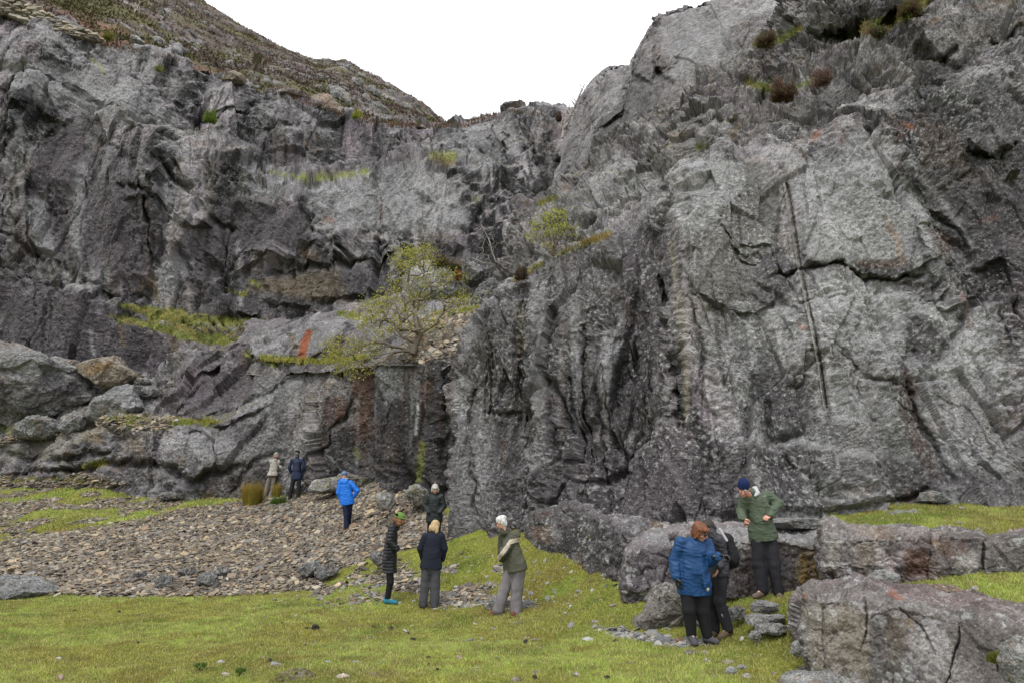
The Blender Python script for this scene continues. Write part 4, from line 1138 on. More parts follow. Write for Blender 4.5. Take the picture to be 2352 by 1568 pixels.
# ---------- slate chips: thin broken plates, far too many to count
def chips(name, pts, nrm, size, seed, label, cols, gz_=None):
    R = np.random.default_rng(seed)
    n = len(pts)
    k = 5
    ang = np.sort(R.uniform(0, 1, (n, k)), axis=1) * 1.0 + np.arange(k) * 1.0
    ang = (np.arange(k)[None] + R.uniform(-.35, .35, (n, k))) * 2 * np.pi / k
    rad = R.uniform(.6, 1.15, (n, k)) * size[:, None]
    asp = R.uniform(.45, 1, (n, 1))
    lx, ly = np.cos(ang) * rad, np.sin(ang) * rad * asp
    th = R.uniform(.07, .2, n) * size
    rot = R.uniform(0, 2 * np.pi, n)
    c, s = np.cos(rot)[:, None], np.sin(rot)[:, None]
    x, y = lx * c - ly * s, lx * s + ly * c
    # tilt frame
    N = nrm + R.normal(0, .28, (n, 3))
    N /= np.linalg.norm(N, axis=1, keepdims=True)
    T = np.cross(N, np.array([.3, 1, .1])); T /= np.linalg.norm(T, axis=1, keepdims=True)
    Bt = np.cross(N, T)
    base = pts[:, None] + x[..., None] * T[:, None] + y[..., None] * Bt[:, None]
    top = base * 1.0 + (N * th[:, None])[:, None]
    top = pts[:, None] + (top - pts[:, None]) - .12 * (x[..., None] * T[:, None] + y[..., None] * Bt[:, None]) * R.uniform(0, 1, (n, 1, 1))
    V = np.concatenate([base, top], 1)                      # n x 2k x 3
    off = (np.arange(n) * 2 * k)[:, None]
    tris = []
    for i in range(1, k - 1):
        tris.append([k, k + i, k + i + 1])
    for i in range(k):
        j = (i + 1) % k
        tris.append([i, j, k + j]); tris.append([i, k + j, k + i])
    f = (np.array(tris)[None] + off[..., None]).reshape(-1, 3)
    cc = np.array(cols)[R.integers(0, len(cols), n)] * R.uniform(.68, 1.35, (n, 1))
    C = np.repeat(cc[:, None], 2 * k, 1)
    o = mesh_obj(name, V.reshape(-1, 3), f, M['chip'], col=C.reshape(-1, 3))
    tag(o, label, None, None, 'stuff')
    o['category'] = 'slate chips'
    return o
slate = [(.20, .165, .12), (.155, .13, .10), (.27, .225, .165), (.14, .125, .11), (.33, .26, .17), (.17, .165, .155), (.10, .085, .07), (.30, .27, .22), (.20, .14, .09), (.17, .14, .105), (.11, .095, .08)]
def sample_ground(n, xr, yr, seed):
    R = np.random.default_rng(seed)
    x = R.uniform(*xr, n); y = R.uniform(*yr, n)
    z = gz(x, y)
    p = np.stack([x, y, z], -1)
    X, Y = proj(p)
    q = np.stack([x, y, 0 * x], -1)
    e = .1
    nn = np.stack([-(gz(x + e, y, False) - z * 0 - gz(x - e, y, False)) / (2 * e), -(gz(x, y + e, False) - gz(x, y - e, False)) / (2 * e), np.ones(n)], -1)
    return R, p, X, Y, q, nn
R, p, X, Y, q, nn = sample_ground(300000, (-27, 1), (14, 35), 1)
s1, s2, s3, s4 = smask(X, Y, q)
prob = np.clip(s1 + .75 * s2 + s3 * .8 + s4, 0, 1) * np.where(p[:, 1] > 24, .7, 1)
# keep clumps of moss open in the scree
prob *= 1 - .8 * pmask(X, Y, [(340, 1310), (380, 1295), (520, 1290), (560, 1310), (500, 1325), (360, 1325)], 20) * (R.uniform(0, 1, len(p)) > .4)
keep = (R.uniform(0, 1, len(p)) < prob) & (X > -150) & (X < 1300)
p, nn, X = p[keep], nn[keep], X[keep]
sz = R.gamma(2.0, .021, len(p)) + .014
sz = np.clip(sz, .02, .16) * np.where(R.uniform(0, 1, len(p)) < .02, 1.8, 1)
p[:, 2] += R.uniform(-.01, .05, len(p))
chips('slate_scree', p, nn, sz, 3, 'brown and grey broken slate chips heaped in a broad scree bank below the wall', slate)
R, p, X, Y, q, nn = sample_ground(60000, (-5, 6), (8.5, 16.5), 2)
s1, s2, s3, s4 = smask(X, Y, q)
keep = R.uniform(0, 1, len(p)) < np.clip(s3 + s4 * 1.3, 0, 1)
keep |= (R.uniform(0, 1, len(p)) < .004) | ((R.uniform(0, 1, len(p)) < .02) & (Y < 1400) & (X < 1420))
p, nn = p[keep], nn[keep]
sz = np.clip(R.gamma(2.5, .016, len(p)) + .01, .015, .11)
chips('loose_stones', p, nn, sz, 5, 'grey stone fragments strewn through the turf below the cliff foot', [(.2, .2, .2), (.16, .16, .165), (.27, .27, .27), (.22, .19, .16), (.3, .29, .28), (.14, .14, .15)])
# chute of slate beside the tree
fl = Qe.reshape(-1, 3)
Xf, Yf = Xe.ravel(), Ye.ravel()
ok = pmask(Xf, Yf, [(925, 825), (935, 755), (1000, 725), (1095, 722), (1110, 740), (1040, 825)], 3) > .5
cand = fl[ok]
R = np.random.default_rng(9)
ii = R.integers(0, len(cand), 9000)
p = cand[ii] + R.normal(0, .06, (9000, 3))
chips('slate_chute', p, np.tile(np.array([-.1, -.75, .6]), (9000, 1)), np.clip(R.gamma(3, .025, 9000) + .02, .03, .2), 6, 'brown slate chips spilling down the chute right of the leafy tree', slate)
ok = (pmask(Xf, Yf, [(560, 825), (600, 800), (760, 820), (850, 815), (850, 835), (740, 838)], 4) > .5)
# chips on the left rock steps
fl = Ql.reshape(-1, 3)
Xf, Yf = Xl.ravel(), Yl.ravel()
ok = np.zeros(Xf.shape, bool)
for pl in ([(150, 980), (230, 955), (400, 955), (390, 985), (300, 990), (200, 975)], [(0, 1010), (110, 985), (170, 975), (120, 1005), (0, 1020)], [(0, 1115), (0, 1095), (120, 1100), (200, 1085), (300, 1110), (200, 1120)]):
    ok |= pmask(Xf, Yf, pl, 6) > .5
cand = fl[ok]
ii = R.integers(0, len(cand), 5000)
p = cand[ii] + R.normal(0, .05, (5000, 3))
chips('ledge_rubble', p, np.tile(np.array([0, -.35, .9]), (5000, 1)), np.clip(R.gamma(2.6, .03, 5000) + .02, .03, .25), 7, 'pale brown slate rubble lying along the steps of the lower left slabs', slate)

# ---------- turf: short blades
def blades(name, p, h, w, cols, seed, label, cat='grass', lean=.5, mat=None, curl=0):
    R = np.random.default_rng(seed)
    n = len(p)
    a = R.uniform(0, 2 * np.pi, n)
    t = np.stack([np.cos(a), np.sin(a), 0 * a], -1) * w[:, None] * .5
    l = R.normal(0, lean, (n, 3)); l[:, 2] = 1
    l /= np.linalg.norm(l, axis=1, keepdims=True)
    V = np.stack([p - t, p + t, p + l * h[:, None]], 1)
    f = np.arange(n * 3).reshape(n, 3)
    cc = cols[R.integers(0, len(cols), n)] * R.uniform(.75, 1.25, (n, 1)) if not callable(cols) else cols(p, R)
    C = np.repeat(cc[:, None], 3, 1)
    C[:, :2] *= .8
    o = mesh_obj(name, V.reshape(-1, 3), f, mat or M['blade'], col=C.reshape(-1, 3))
    tag(o, label, None, None, 'stuff')
    o['category'] = cat
    return o
def turfcol(p, R):
    q = p * np.array([1, 1, 0])
    n = len(p)
    C = np.ones((n, 3)) * np.array((.43, .52, .125))
    C = mixc(C, (.36, .33, .075), ss(-.05, .5, fbm(q / 1.6 + 3, 4, 530)) * .75)
    C = mixc(C, (.12, .19, .03), ss(.05, .5, fbm(q / 1.1 + 13, 4, 531)) * .6)
    bank = ss(-1.0, .5, p[:, 0]) * ss(12.6, 13.6, p[:, 1])
    C = mixc(C, (.30, .23, .055), np.clip(bank * (.35 + .8 * ss(-.3, .4, fbm(q / .8 + 23, 4, 532))), 0, .85))
    C = mixc(C, (.25, .17, .04), .6 * ss(.45, .7, fbm(q / .5 + 43, 3, 533)))
    C = mixc(C, (.24, .20, .08), .55 * ss(.35, .5, fbm(q / .33 + 63, 4, 534, .7)))
    C = mixc(C, (.30, .30, .10), .5 * ss(-.2, .2, fbm(q / .2 + 83, 3, 535)))
    straw = R.uniform(0, 1, n) < .16
    C[straw] = (.6, .5, .25)
    return C * R.uniform(.7, 1.25, (n, 1))
R, p, X, Y, q, nn = sample_ground(1250000, (-14, 9), (6.8, 17.5), 21)
s1, s2, s3, s4 = smask(X, Y, q)
dens = np.clip(1 - s1 - s3 * .7 - s4 * .9, 0, 1) * np.clip((9.5 / p[:, 1]) ** 1.3, .3, 1)
keep = (R.uniform(0, 1, len(p)) < dens) & (X > -40) & (X < 2400) & (Y < 1640)
p = p[keep]
hh = R.uniform(.015, .045, len(p)) * (1 + .5 * fbm(p / .35, 2, 541))
blades('grass', p, hh, R.uniform(.006, .012, len(p)) * np.maximum(1, p[:, 1] / 9), turfcol, 22, 'short cropped yellow green turf covering the lawn and bank')
R, p, X, Y, q, nn = sample_ground(160000, (-27, 1), (17, 34), 23)
s1, s2, s3, s4 = smask(X, Y, q)
th = pmask(X, Y, thin_poly, 8)
dens = np.clip(th * (1 - s2 * 1.2) * (1 - s1) + (1 - s1) * (Y < 1160) * (1 - th) * .9, 0, 1)
keep = (R.uniform(0, 1, len(p)) < dens) & (X > -60) & (Y > 1090)
p = p[keep]
blades('bank_grass', p, R.uniform(.04, .10, len(p)), R.uniform(.03, .05, len(p)), turfcol, 24, 'thin green turf growing among the slate at the foot of the left slabs')

# grass and heather rooted on the rock ledges, sampled from the rock surfaces themselves
def on_surface(Q, X, Y, polys, n, seed, soft=6, N=None):
    fl, Xf, Yf = Q.reshape(-1, 3), X.ravel(), Y.ravel()
    up_ = (N.reshape(-1, 3)[:, 2] > .4) if N is not None else True
    ok = np.zeros(Xf.shape, bool)
    for pl in polys:
        if len(pl) == 2 or isinstance(pl, tuple):
            pts, wd = pl
            d, _ = dline(Xf, Yf, pts)
            ok |= d < wd
        else:
            ok |= pmask(Xf, Yf, pl, soft) > .5
    c = fl[ok & up_]
    R = np.random.default_rng(seed)
    if len(c) == 0: return np.zeros((0, 3))
    return c[R.integers(0, len(c), n)] + R.normal(0, .04, (n, 3))
def ledgecol(a, b, c):
    def f(p, R):
        n = len(p)
        C = np.ones((n, 3)) * np.array(a)
        C = mixc(C, b, ss(-.2, .4, fbm(p / .9, 3, 550)))
        C = mixc(C, c, ss(.1, .5, fbm(p / .6 + 9, 3, 551)))
        return C * R.uniform(.65, 1.3, (n, 1))
    return f
pw = on_surface(Qw, Xw, Yw, [[(270, 700), (380, 712), (500, 730), (600, 738), (660, 735), (655, 755), (560, 748), (420, 742), (340, 730)],
                             [(245, 728), (340, 738), (420, 755), (560, 775), (590, 812), (540, 800), (420, 778), (300, 745)], [(520, 662), (575, 670), (560, 682)],
                             ([(690, 410), (780, 404), (845, 395)], 2.2), ([(990, 360), (1045, 358)], 4), ([(575, 645), (605, 660)], 4), ([(380, 745), (560, 765), (590, 800)], 6)], 13000, 31, N=Nw)
blades('terrace_grass', pw, RG.uniform(.06, .2, len(pw)), RG.uniform(.04, .06, len(pw)), ledgecol((.33, .31, .09), (.42, .35, .15), (.22, .25, .06)), 32, 'tufty yellow green grass along the terrace and ledges of the quarry wall')
pl_ = on_surface(Ql, Xl, Yl, [[(160, 968), (300, 955), (350, 970), (310, 985), (250, 968), (180, 980)], [(380, 965), (480, 962), (510, 972), (440, 976), (390, 975)],
                              ([(200, 1070), (240, 1062)], 7), ([(0, 1105), (180, 1105), (260, 1115)], 6), ([(560, 806), (640, 830), (720, 838)], 5)], 9000, 33)
pe_ = on_surface(Qe, Xe, Ye, [([(600, 822), (740, 832), (840, 824)], 5), ([(1000, 728), (1110, 714)], 8), ([(780, 722), (850, 732)], 6)], 5000, 34)
pp = np.concatenate([pl_, pe_])
blades('slab_grass', pp, RG.uniform(.06, .2, len(pp)), RG.uniform(.03, .05, len(pp)), ledgecol((.34, .33, .07), (.44, .37, .13), (.22, .27, .05)), 35, 'patchy green and straw grass in the joints of the lower slabs')
pb_ = on_surface(Qb, Xb, Yb, [([(1182, 650), (1240, 612), (1285, 586)], 2.5), ([(1290, 582), (1340, 562), (1400, 545)], 3)], 2600, 36)
blades('ridge_grass', pb_, RG.uniform(.06, .22, len(pb_)), RG.uniform(.015, .03, len(pb_)), ledgecol((.30, .22, .06), (.17, .19, .035), (.36, .27, .1)), 37, 'straw coloured grass fringe along the crest of the near buttress')
pu_ = on_surface(Qu, Xu, Yu, [([(1728, 102), (1790, 95), (1835, 68)], 8), ([(1975, 72), (2050, 48), (2105, 18), (2122, 0)], 11), ([(1720, 192), (1770, 205)], 7), ([(1600, 344), (1640, 338)], 5), ([(1240, 472), (1275, 456)], 4), ([(1990, 80), (2040, 66)], 8)], 7000, 38)
blades('crag_grass', pu_, RG.uniform(.06, .25, len(pu_)), RG.uniform(.015, .03, len(pu_)), ledgecol((.22, .20, .04), (.13, .17, .03), (.22, .13, .06)), 39, 'moss and grass patches on the ledges of the upper right crag')
# heather on the hill
def hillcol(p, R):
    C = np.ones((len(p), 3)) * np.array((.095, .072, .062))
    C = mixc(C, (.09, .085, .036), ss(-.15, .2, fbm(p / 9 + 3, 5, 410, .65)))
    C = mixc(C, (.15, .11, .095), ss(.05, .4, fbm(p / 4 + 30, 4, 411)) * .8)
    return C * R.uniform(.55, 1.35, (len(p), 1))
fl = Qh.reshape(-1, 3)
kk = RG.integers(0, len(fl), 90000)
ph = fl[kk]
Xk, Yk = proj(ph)
ok = (Xk > -60) & (Xk < 1080) & (Yk > -60)
ph = ph[ok]
cr_ = ss(.1, .3, fbm(ph / 7 + 9, 4, 405, .6))
ph = ph[RG.uniform(0, 1, len(ph)) > cr_ * .8][:60000]
blades('heather', ph + RG.normal(0, .15, ph.shape), RG.uniform(.15, .5, len(ph)), RG.uniform(.15, .34, len(ph)), hillcol, 41, 'brown and purple heather covering the hillside above the left rim', 'heather', .8, M['heather'])
pr = on_surface(Qw, Xw, Yw, [([(700, 234), (785, 264), (875, 285), (965, 291), (1060, 288), (1135, 270)], 7), ([(1175, 258), (1235, 264), (1300, 270)], 5), ([(200, 95), (412, 140), (612, 200), (700, 236)], 6)], 9000, 42)
blades('rim_heather', pr, RG.uniform(.1, .6, len(pr)), RG.uniform(.05, .12, len(pr)), ledgecol((.13, .07, .055), (.10, .08, .035), (.17, .10, .07)), 43, 'low brown heather fringing the rim of the quarry wall', 'heather', .5, M['heather'])

# ------------------------------------------------------------------ rocks
M['block2'] = rock_mat('boulder_rock', 20.0, 0.012, 0.5, 0.32, pebble=0.1)
feats0 = []
def outcrop(name, cols, label, cat, seed, lam=.6, amp=1.0, feats=(), pts=(), base=(.165, .157, .145), res=1.9, streak=.45, mat='block', lichen=.4):
    rows = [[c[i] for c in cols] for i in range(len(cols[0]))]
    df = disp_factory(.11 * amp, .10 * amp, .05 * amp, lam, seed=seed, aniso=(1, 1, .8), tall=.6, jf=.7)
    def cf(Q, N, X, Y, ex):
        C = rock_col(Q, N, ex, lam * 1.6, seed, base, streak, .35, lichen)
        C = paint(C, X, Y, pts, Q, lam * .5, seed)
        sp = ss(.35, .55, fbm(Q / .09, 3, seed + 400)) * ss(-.1, .4, fbm(Q / .5, 2, seed + 401))
        return mixc(C, (.36, .37, .35), sp * .55)
    o, Q, N, X, Y = net(name, rows, M[mat], res, df, feats, cf, seed=seed, wl_=lam * 1.5, minw=.06, warp=.08)
    c = Q.reshape(-1, 3).mean(0)
    if label:
        tag(o, label, cat)
    return o, Q, X, Y

o, Qk1, Xk1, Yk1 = outcrop('rock_outcrop', [
    ((1845, 1500, 9.3), (1818, 1440, 9.4), (1822, 1400, 9.5), (1845, 1352, 9.8), (1862, 1342, 10.1)),
    ((1852, 1535, 8.0), (1806, 1440, 8.2), (1822, 1375, 8.5), (1861, 1335, 8.9), (1905, 1332, 9.9)),
    ((1885, 1620, 7.5), (1848, 1460, 7.8), (1850, 1358, 8.1), (1905, 1337, 8.8), (1950, 1333, 9.8)),
    ((1960, 1640, 7.3), (1950, 1470, 7.7), (1935, 1372, 7.9), (1970, 1345, 8.7), (2000, 1335, 9.8)),
    ((2050, 1640, 7.2), (2045, 1480, 7.6), (2040, 1388, 7.85), (2060, 1356, 8.7), (2080, 1348, 9.7)),
    ((2120, 1640, 7.15), (2125, 1490, 7.5), (2125, 1405, 7.8), (2130, 1368, 8.6), (2140, 1352, 9.6)),
    ((2186, 1640, 7.1), (2192, 1510, 7.45), (2200, 1432, 7.65), (2190, 1388, 8.4), (2200, 1362, 9.6)),
    ((2215, 1640, 7.15), (2215, 1510, 7.5), (2222, 1418, 7.75), (2240, 1392, 8.4), (2260, 1368, 9.6)),
    ((2290, 1640, 7.2), (2290, 1500, 7.6), (2290, 1440, 7.8), (2310, 1400, 8.4), (2330, 1372, 9.6)),
    ((2400, 1640, 7.2), (2400, 1540, 7.6), (2390, 1462, 7.9), (2400, 1410, 8.4), (2400, 1378, 9.6)),
    ((2800, 1640, 7.2), (2800, 1540, 7.6), (2790, 1462, 7.9), (2800, 1410, 8.4), (2800, 1378, 9.6)),
], 'large lichen speckled grey rock outcrop in the lower right corner, the nearest one', 'rock outcrop', 601, .75, .8,
    [('crack', [(1985, 1375), (1992, 1430), (1978, 1500)], .06, 2), ('crack', [(2060, 1395), (2110, 1440), (2150, 1500)], .05, 2), ('crack', [(2206, 1420), (2200, 1460), (2192, 1530), (2180, 1568)], .12, 3), ('crack', [(1830, 1380), (1850, 1350), (1880, 1345)], .05, 5), ('block', [(2040, 1395), (2160, 1385), (2200, 1430), (2130, 1420)], .05, 4)],
    [((.09, .075, .06), [(2030, 1410), (2090, 1420), (2080, 1520), (2040, 1520)], .7, 12), ((.1, .08, .06), [(1930, 1370), (1960, 1400), (1950, 1500), (1930, 1480)], .5, 12),
     (ORNG, [(2046, 1362), (2072, 1374)], .6, 6), (ORNG, [(1846, 1366), (1850, 1372)], .6, 4), (OCHRE, [(2085, 1424), (2096, 1440)], .6, 6), ((.16, .14, .1), [(1840, 1380), (2000, 1400), (2000, 1560), (1860, 1560)], .5, 20)])
o, Qk2, Xk2, Yk2 = outcrop('rock_outcrop', [
    ((1912, 1352, 11.3), (1890, 1290, 11.3), (1896, 1232, 11.3), (1905, 1202, 11.4), (1908, 1198, 12.2)),
    ((1912, 1356, 10.2), (1884, 1300, 10.1), (1892, 1232, 10.25), (1903, 1200, 10.6), (1915, 1195, 12.0)),
    ((1955, 1358, 9.95), (1932, 1300, 9.9), (1930, 1224, 10.1), (1950, 1205, 10.6), (1955, 1200, 11.9)),
    ((2050, 1362, 9.85), (2045, 1300, 9.85), (2045, 1228, 10), (2050, 1210, 10.5), (2060, 1203, 11.6)),
    ((2132, 1366, 9.85), (2132, 1300, 9.8), (2132, 1238, 9.95), (2132, 1216, 10.4), (2140, 1208, 11.4)),
    ((2160, 1366, 9.85), (2160, 1300, 9.75), (2162, 1226, 9.9), (2160, 1210, 10.4), (2170, 1205, 11.3)),
    ((2250, 1368, 9.8), (2250, 1300, 9.7), (2250, 1236, 9.9), (2250, 1222, 10.3), (2260, 1212, 11.2)),
    ((2270, 1368, 9.75), (2270, 1310, 9.6), (2270, 1248, 9.8), (2270, 1236, 10.2), (2280, 1222, 11.0)),
    ((2420, 1375, 9.7), (2420, 1310, 9.6), (2420, 1232, 9.7), (2420, 1222, 10.1), (2430, 1218, 10.8)),
    ((2800, 1375, 9.7), (2800, 1310, 9.6), (2800, 1232, 9.7), (2800, 1222, 10.1), (2800, 1218, 10.8)),
], 'long flat topped grey rock ledge with rusty streaks below the right hand turf shelf', 'rock outcrop', 611, .7, .8,
    [('crack', [(2260, 1240), (2257, 1290), (2254, 1345)], .14, 2.5), ('crack', [(1960, 1244), (2010, 1240), (2016, 1224)], .07, 3), ('crack', [(2134, 1215), (2136, 1245), (2140, 1260)], .1, 3), ('crack', [(2135, 1262), (2133, 1350)], .05, 2), ('crack', [(1900, 1310), (1915, 1328), (1930, 1338)], .15, 4)],
    [(RUST, [(2080, 1260), (2130, 1258), (2132, 1320), (2070, 1330)], .75, 7), ((.09, .06, .05), [(2165, 1240), (2190, 1235), (2200, 1290), (2180, 1330)], .6, 6), ((.1, .065, .055), [(2200, 1240), (2225, 1240), (2225, 1275), (2205, 1270)], .6, 5),
     ((.07, .065, .065), [(2170, 1280), (2200, 1290), (2200, 1330), (2185, 1325)], .6, 6), ((.11, .09, .06), [(1960, 1240), (2010, 1240), (2000, 1330), (1980, 1330)], .5, 8), ((.3, .28, .24), [(1900, 1240), (1930, 1240), (1930, 1320), (1900, 1320)], .35, 8), ((.26, .25, .22), [(2190, 1290), (2240, 1260), (2245, 1340), (2200, 1340)], .4, 10)])
outcrop('rock_outcrop', [
    ((1520, 1250, 12.3), (1520, 1235, 12.35), (1520, 1222, 12.4), (1520, 1205, 12.6), (1520, 1200, 13.4)),
    ((1590, 1372, 11.3), (1590, 1300, 11.35), (1590, 1238, 11.4), (1590, 1208, 12.2), (1590, 1202, 13.2)),
    ((1680, 1372, 11.2), (1680, 1300, 11.25), (1680, 1244, 11.3), (1680, 1205, 12.2), (1690, 1199, 13.1)),
    ((1780, 1366, 11.15), (1780, 1300, 11.2), (1780, 1244, 11.25), (1780, 1208, 12.1), (1780, 1200, 13.0)),
    ((1840, 1362, 11.1), (1840, 1300, 11.15), (1840, 1250, 11.2), (1840, 1212, 12.0), (1840, 1202, 13.0)),
    ((1950, 1362, 11.1), (1950, 1300, 11.15), (1950, 1245, 11.2), (1950, 1212, 11.9), (1950, 1202, 12.9)),
], 'dark brown stained straight rock face behind the legs of the person in the green jacket', 'rock outcrop', 621, .8, .7, [('block', [(1680, 1244), (1800, 1252), (1880, 1262), (1880, 1246), (1700, 1236)], .05, 2)],
    [((.062, .052, .052), [(1590, 1250), (1880, 1262), (1880, 1372), (1590, 1372)], .85, 7), ((.12, .075, .02), [(1840, 1262), (1860, 1258), (1864, 1345), (1842, 1350)], .8, 8), ((.13, .085, .03), [(1866, 1262), (1885, 1262), (1880, 1345), (1868, 1345)], .7, 6),
     ((.13, .12, .02), [(1832, 1305), (1838, 1325)], .6, 3), (LT, [(1620, 1205), (1880, 1210), (1880, 1250), (1620, 1240)], .5, 7)], mat='block', lichen=.3)

def rockpoly(poly, Y, T, label, cat='boulder', seed=0, base=(.2, .195, .19), n=None, group=None, name='boulder', pts=(), amp=1.0, power=.55, lich=.45, warm=.4, moss=0, mat='block2'):
    poly = [tuple(map(float, a)) for a in poly]
    cx = sum(a[0] for a in poly) / len(poly); cy = sum(a[1] for a in poly) / len(poly)
    Wp = max(a[0] for a in poly) - min(a[0] for a in poly)
    nt = n or int(min(330, max(30, Wp * 2.0)))
    nph = max(10, nt // 2)
    th = np.arange(nt) / nt * 2 * np.pi
    rr = np.zeros(nt)
    for k, t in enumerate(th):
        dx, dy = math.cos(t), math.sin(t)
        best = 0
        for a in range(len(poly)):
            x1, y1 = poly[a][0] - cx, poly[a][1] - cy
            x2, y2 = poly[(a + 1) % len(poly)][0] - cx, poly[(a + 1) % len(poly)][1] - cy
            den = dx * (y2 - y1) - dy * (x2 - x1)
            if abs(den) < 1e-9: continue
            s = (x1 * (y2 - y1) - y1 * (x2 - x1)) / den
            u = (x1 * dy - y1 * dx) / den
            if s > 0 and -1e-6 <= u <= 1 + 1e-6: best = max(best, s)
        rr[k] = best
    ph = np.linspace(-np.pi / 2, np.pi / 2, nph)
    cc = np.abs(np.cos(ph)) ** power
    sn = np.sign(np.sin(ph)) * np.abs(np.sin(ph)) ** 1.1
    C0 = P(cx, cy, Y)
    rim = np.array([P(cx + math.cos(t) * r, cy + math.sin(t) * r, Y) - C0 for t, r in zip(th, rr)])
    V = rim[None] * cc[:, None, None] + np.array([0, 1, 0])[None, None] * (sn * T)[:, None, None]
    size = np.linalg.norm(rim, axis=1).mean()
    if mat == 'block2': mat = 'far' if Y > 24 else ('near' if Y > 14 else 'block2')
    px_ = Y / F * 2.6
    base = np.array(base) * .8
    lam = size * .9
    Rk = np.random.default_rng(seed + 99)
    D = V * 1.0
    sup = np.linalg.norm(D, axis=-1).max()
    for _ in range(16):
        nn_ = Rk.normal(0, 1, 3) * np.array([.75, 1.0, .9]); nn_[1] = -abs(nn_[1]) if Rk.uniform() < .8 else nn_[1]
        nn_ /= np.linalg.norm(nn_)
        dd = D @ nn_
        lim = dd.max() * (Rk.uniform(.70, .95) if abs(nn_[1]) > .5 else Rk.uniform(.86, .97))
        D = D - nn_ * (np.maximum(0, dd - lim) * .92)[..., None]
    V = D
    A = V + C0
    off = (tn((A @ rotm(.4, 1.1)) / lam, seed) * .16 + tn((A @ rotm(1.4, .3)) / (lam * .45), seed + 1) * .08 + tn((A @ rotm(2.4, .8)) / (lam * .2), seed + 2) * .05 + tn((A @ rotm(1.0, 2.8)) / (lam * .09), seed + 4) * .02 + fbm(A / (lam * .06), 3, seed + 3, .7) * .016) * size * amp + px_ * .9 * tn(A @ rotm(.2, .9) / (px_ * 3.5), seed + 12) + px_ * .5 * fbm(A / (px_ * 1.5), 2, seed + 13)
    nrm = V / (np.linalg.norm(V, axis=-1, keepdims=True) + 1e-9)
    ff, fc, fe = facet(A @ rotm(.5, .4) / (size * .55), seed + 15, 1.0)
    off = off + size * .07 * amp * ff
    A = A + nrm * off[..., None]
    A[0] = A[0].mean(0); A[-1] = A[-1].mean(0)
    X, Yv = proj(A)
    C = np.ones(A.shape) * np.array(base)
    C = C * np.exp(.4 * (fc - .5) + .3 * fbm(A / (size * .8), 3, seed + 5) + .45 * fbm(A / (size * .12), 4, seed + 6, .8) + .35 * fbm(A / (px_ * 2.2), 3, seed + 14, .8))[..., None]
    up = np.clip(nrm[..., 2], -1, 1)
    C = mixc(C, (.36, .36, .35), lich * ss(.1, .35, fbm(A / (size * .25), 5, seed + 7, .8)) * (.5 + .5 * ss(-.2, .6, up)))
    C = mixc(C, (.17, .12, .075), warm * ss(.2, .7, fbm(A / (size * .6), 3, seed + 8)))
    if moss: C = mixc(C, MOSS, moss * ss(.0, .4, fbm(A / (size * .3), 3, seed + 9)))
    if pts: C = paint(C, X, Yv, pts, A, size * .3, seed)
    idx = np.arange(nph * nt).reshape(nph, nt)
    f = np.stack([idx[:-1], np.roll(idx[:-1], -1, 1), np.roll(idx[1:], -1, 1), idx[1:]], -1).reshape(-1, 4)
    o = mesh_obj(name, (A - C0).reshape(-1, 3), f, M[mat], col=C.reshape(-1, 3))
    o.location = tuple(C0)
    return tag(o, label, cat, group)

rp = rockpoly
outcrop('rock_outcrop', [
    ((1428, 1410, 12.6), (1424, 1345, 12.6), (1440, 1270, 12.7), (1455, 1242, 12.8), (1465, 1230, 13.2)),
    ((1436, 1410, 11.7), (1426, 1348, 11.65), (1446, 1264, 11.8), (1478, 1230, 12.2), (1490, 1216, 13.1)),
    ((1500, 1410, 11.45), (1500, 1348, 11.4), (1506, 1266, 11.55), (1520, 1222, 12.1), (1525, 1209, 13.1)),
    ((1570, 1410, 11.35), (1570, 1342, 11.3), (1575, 1252, 11.45), (1585, 1214, 12), (1585, 1205, 13.1)),
    ((1640, 1410, 11.35), (1640, 1332, 11.35), (1635, 1258, 11.5), (1630, 1222, 12), (1630, 1208, 13.1)),
    ((1662, 1410, 12.3), (1662, 1332, 12.3), (1655, 1258, 12.4), (1650, 1222, 12.6), (1645, 1208, 13.2)),
], 'big smooth purple grey block of rock left of the blue parka at the cliff foot', 'rock outcrop', 701, .9, .75, [('crack', [(1490, 1262), (1560, 1290), (1600, 1340)], .05, 3)],
    [(PURP, [(1430, 1280), (1600, 1260), (1620, 1345), (1430, 1350)], .5, 8), (LT, [(1450, 1250), (1500, 1215), (1600, 1212), (1590, 1245)], .4, 8)], base=(.15, .14, .148), lichen=.2)
rp([(1446, 1475), (1447, 1430), (1478, 1408), (1490, 1372), (1500, 1345), (1530, 1338), (1562, 1346), (1580, 1368), (1640, 1380), (1700, 1400), (1700, 1470), (1600, 1480)], 10.9, .4, 'wedge shaped mottled grey rock behind the legs of the blue parka', seed=702, base=(.125, .115, .10), amp=.7, power=.28)
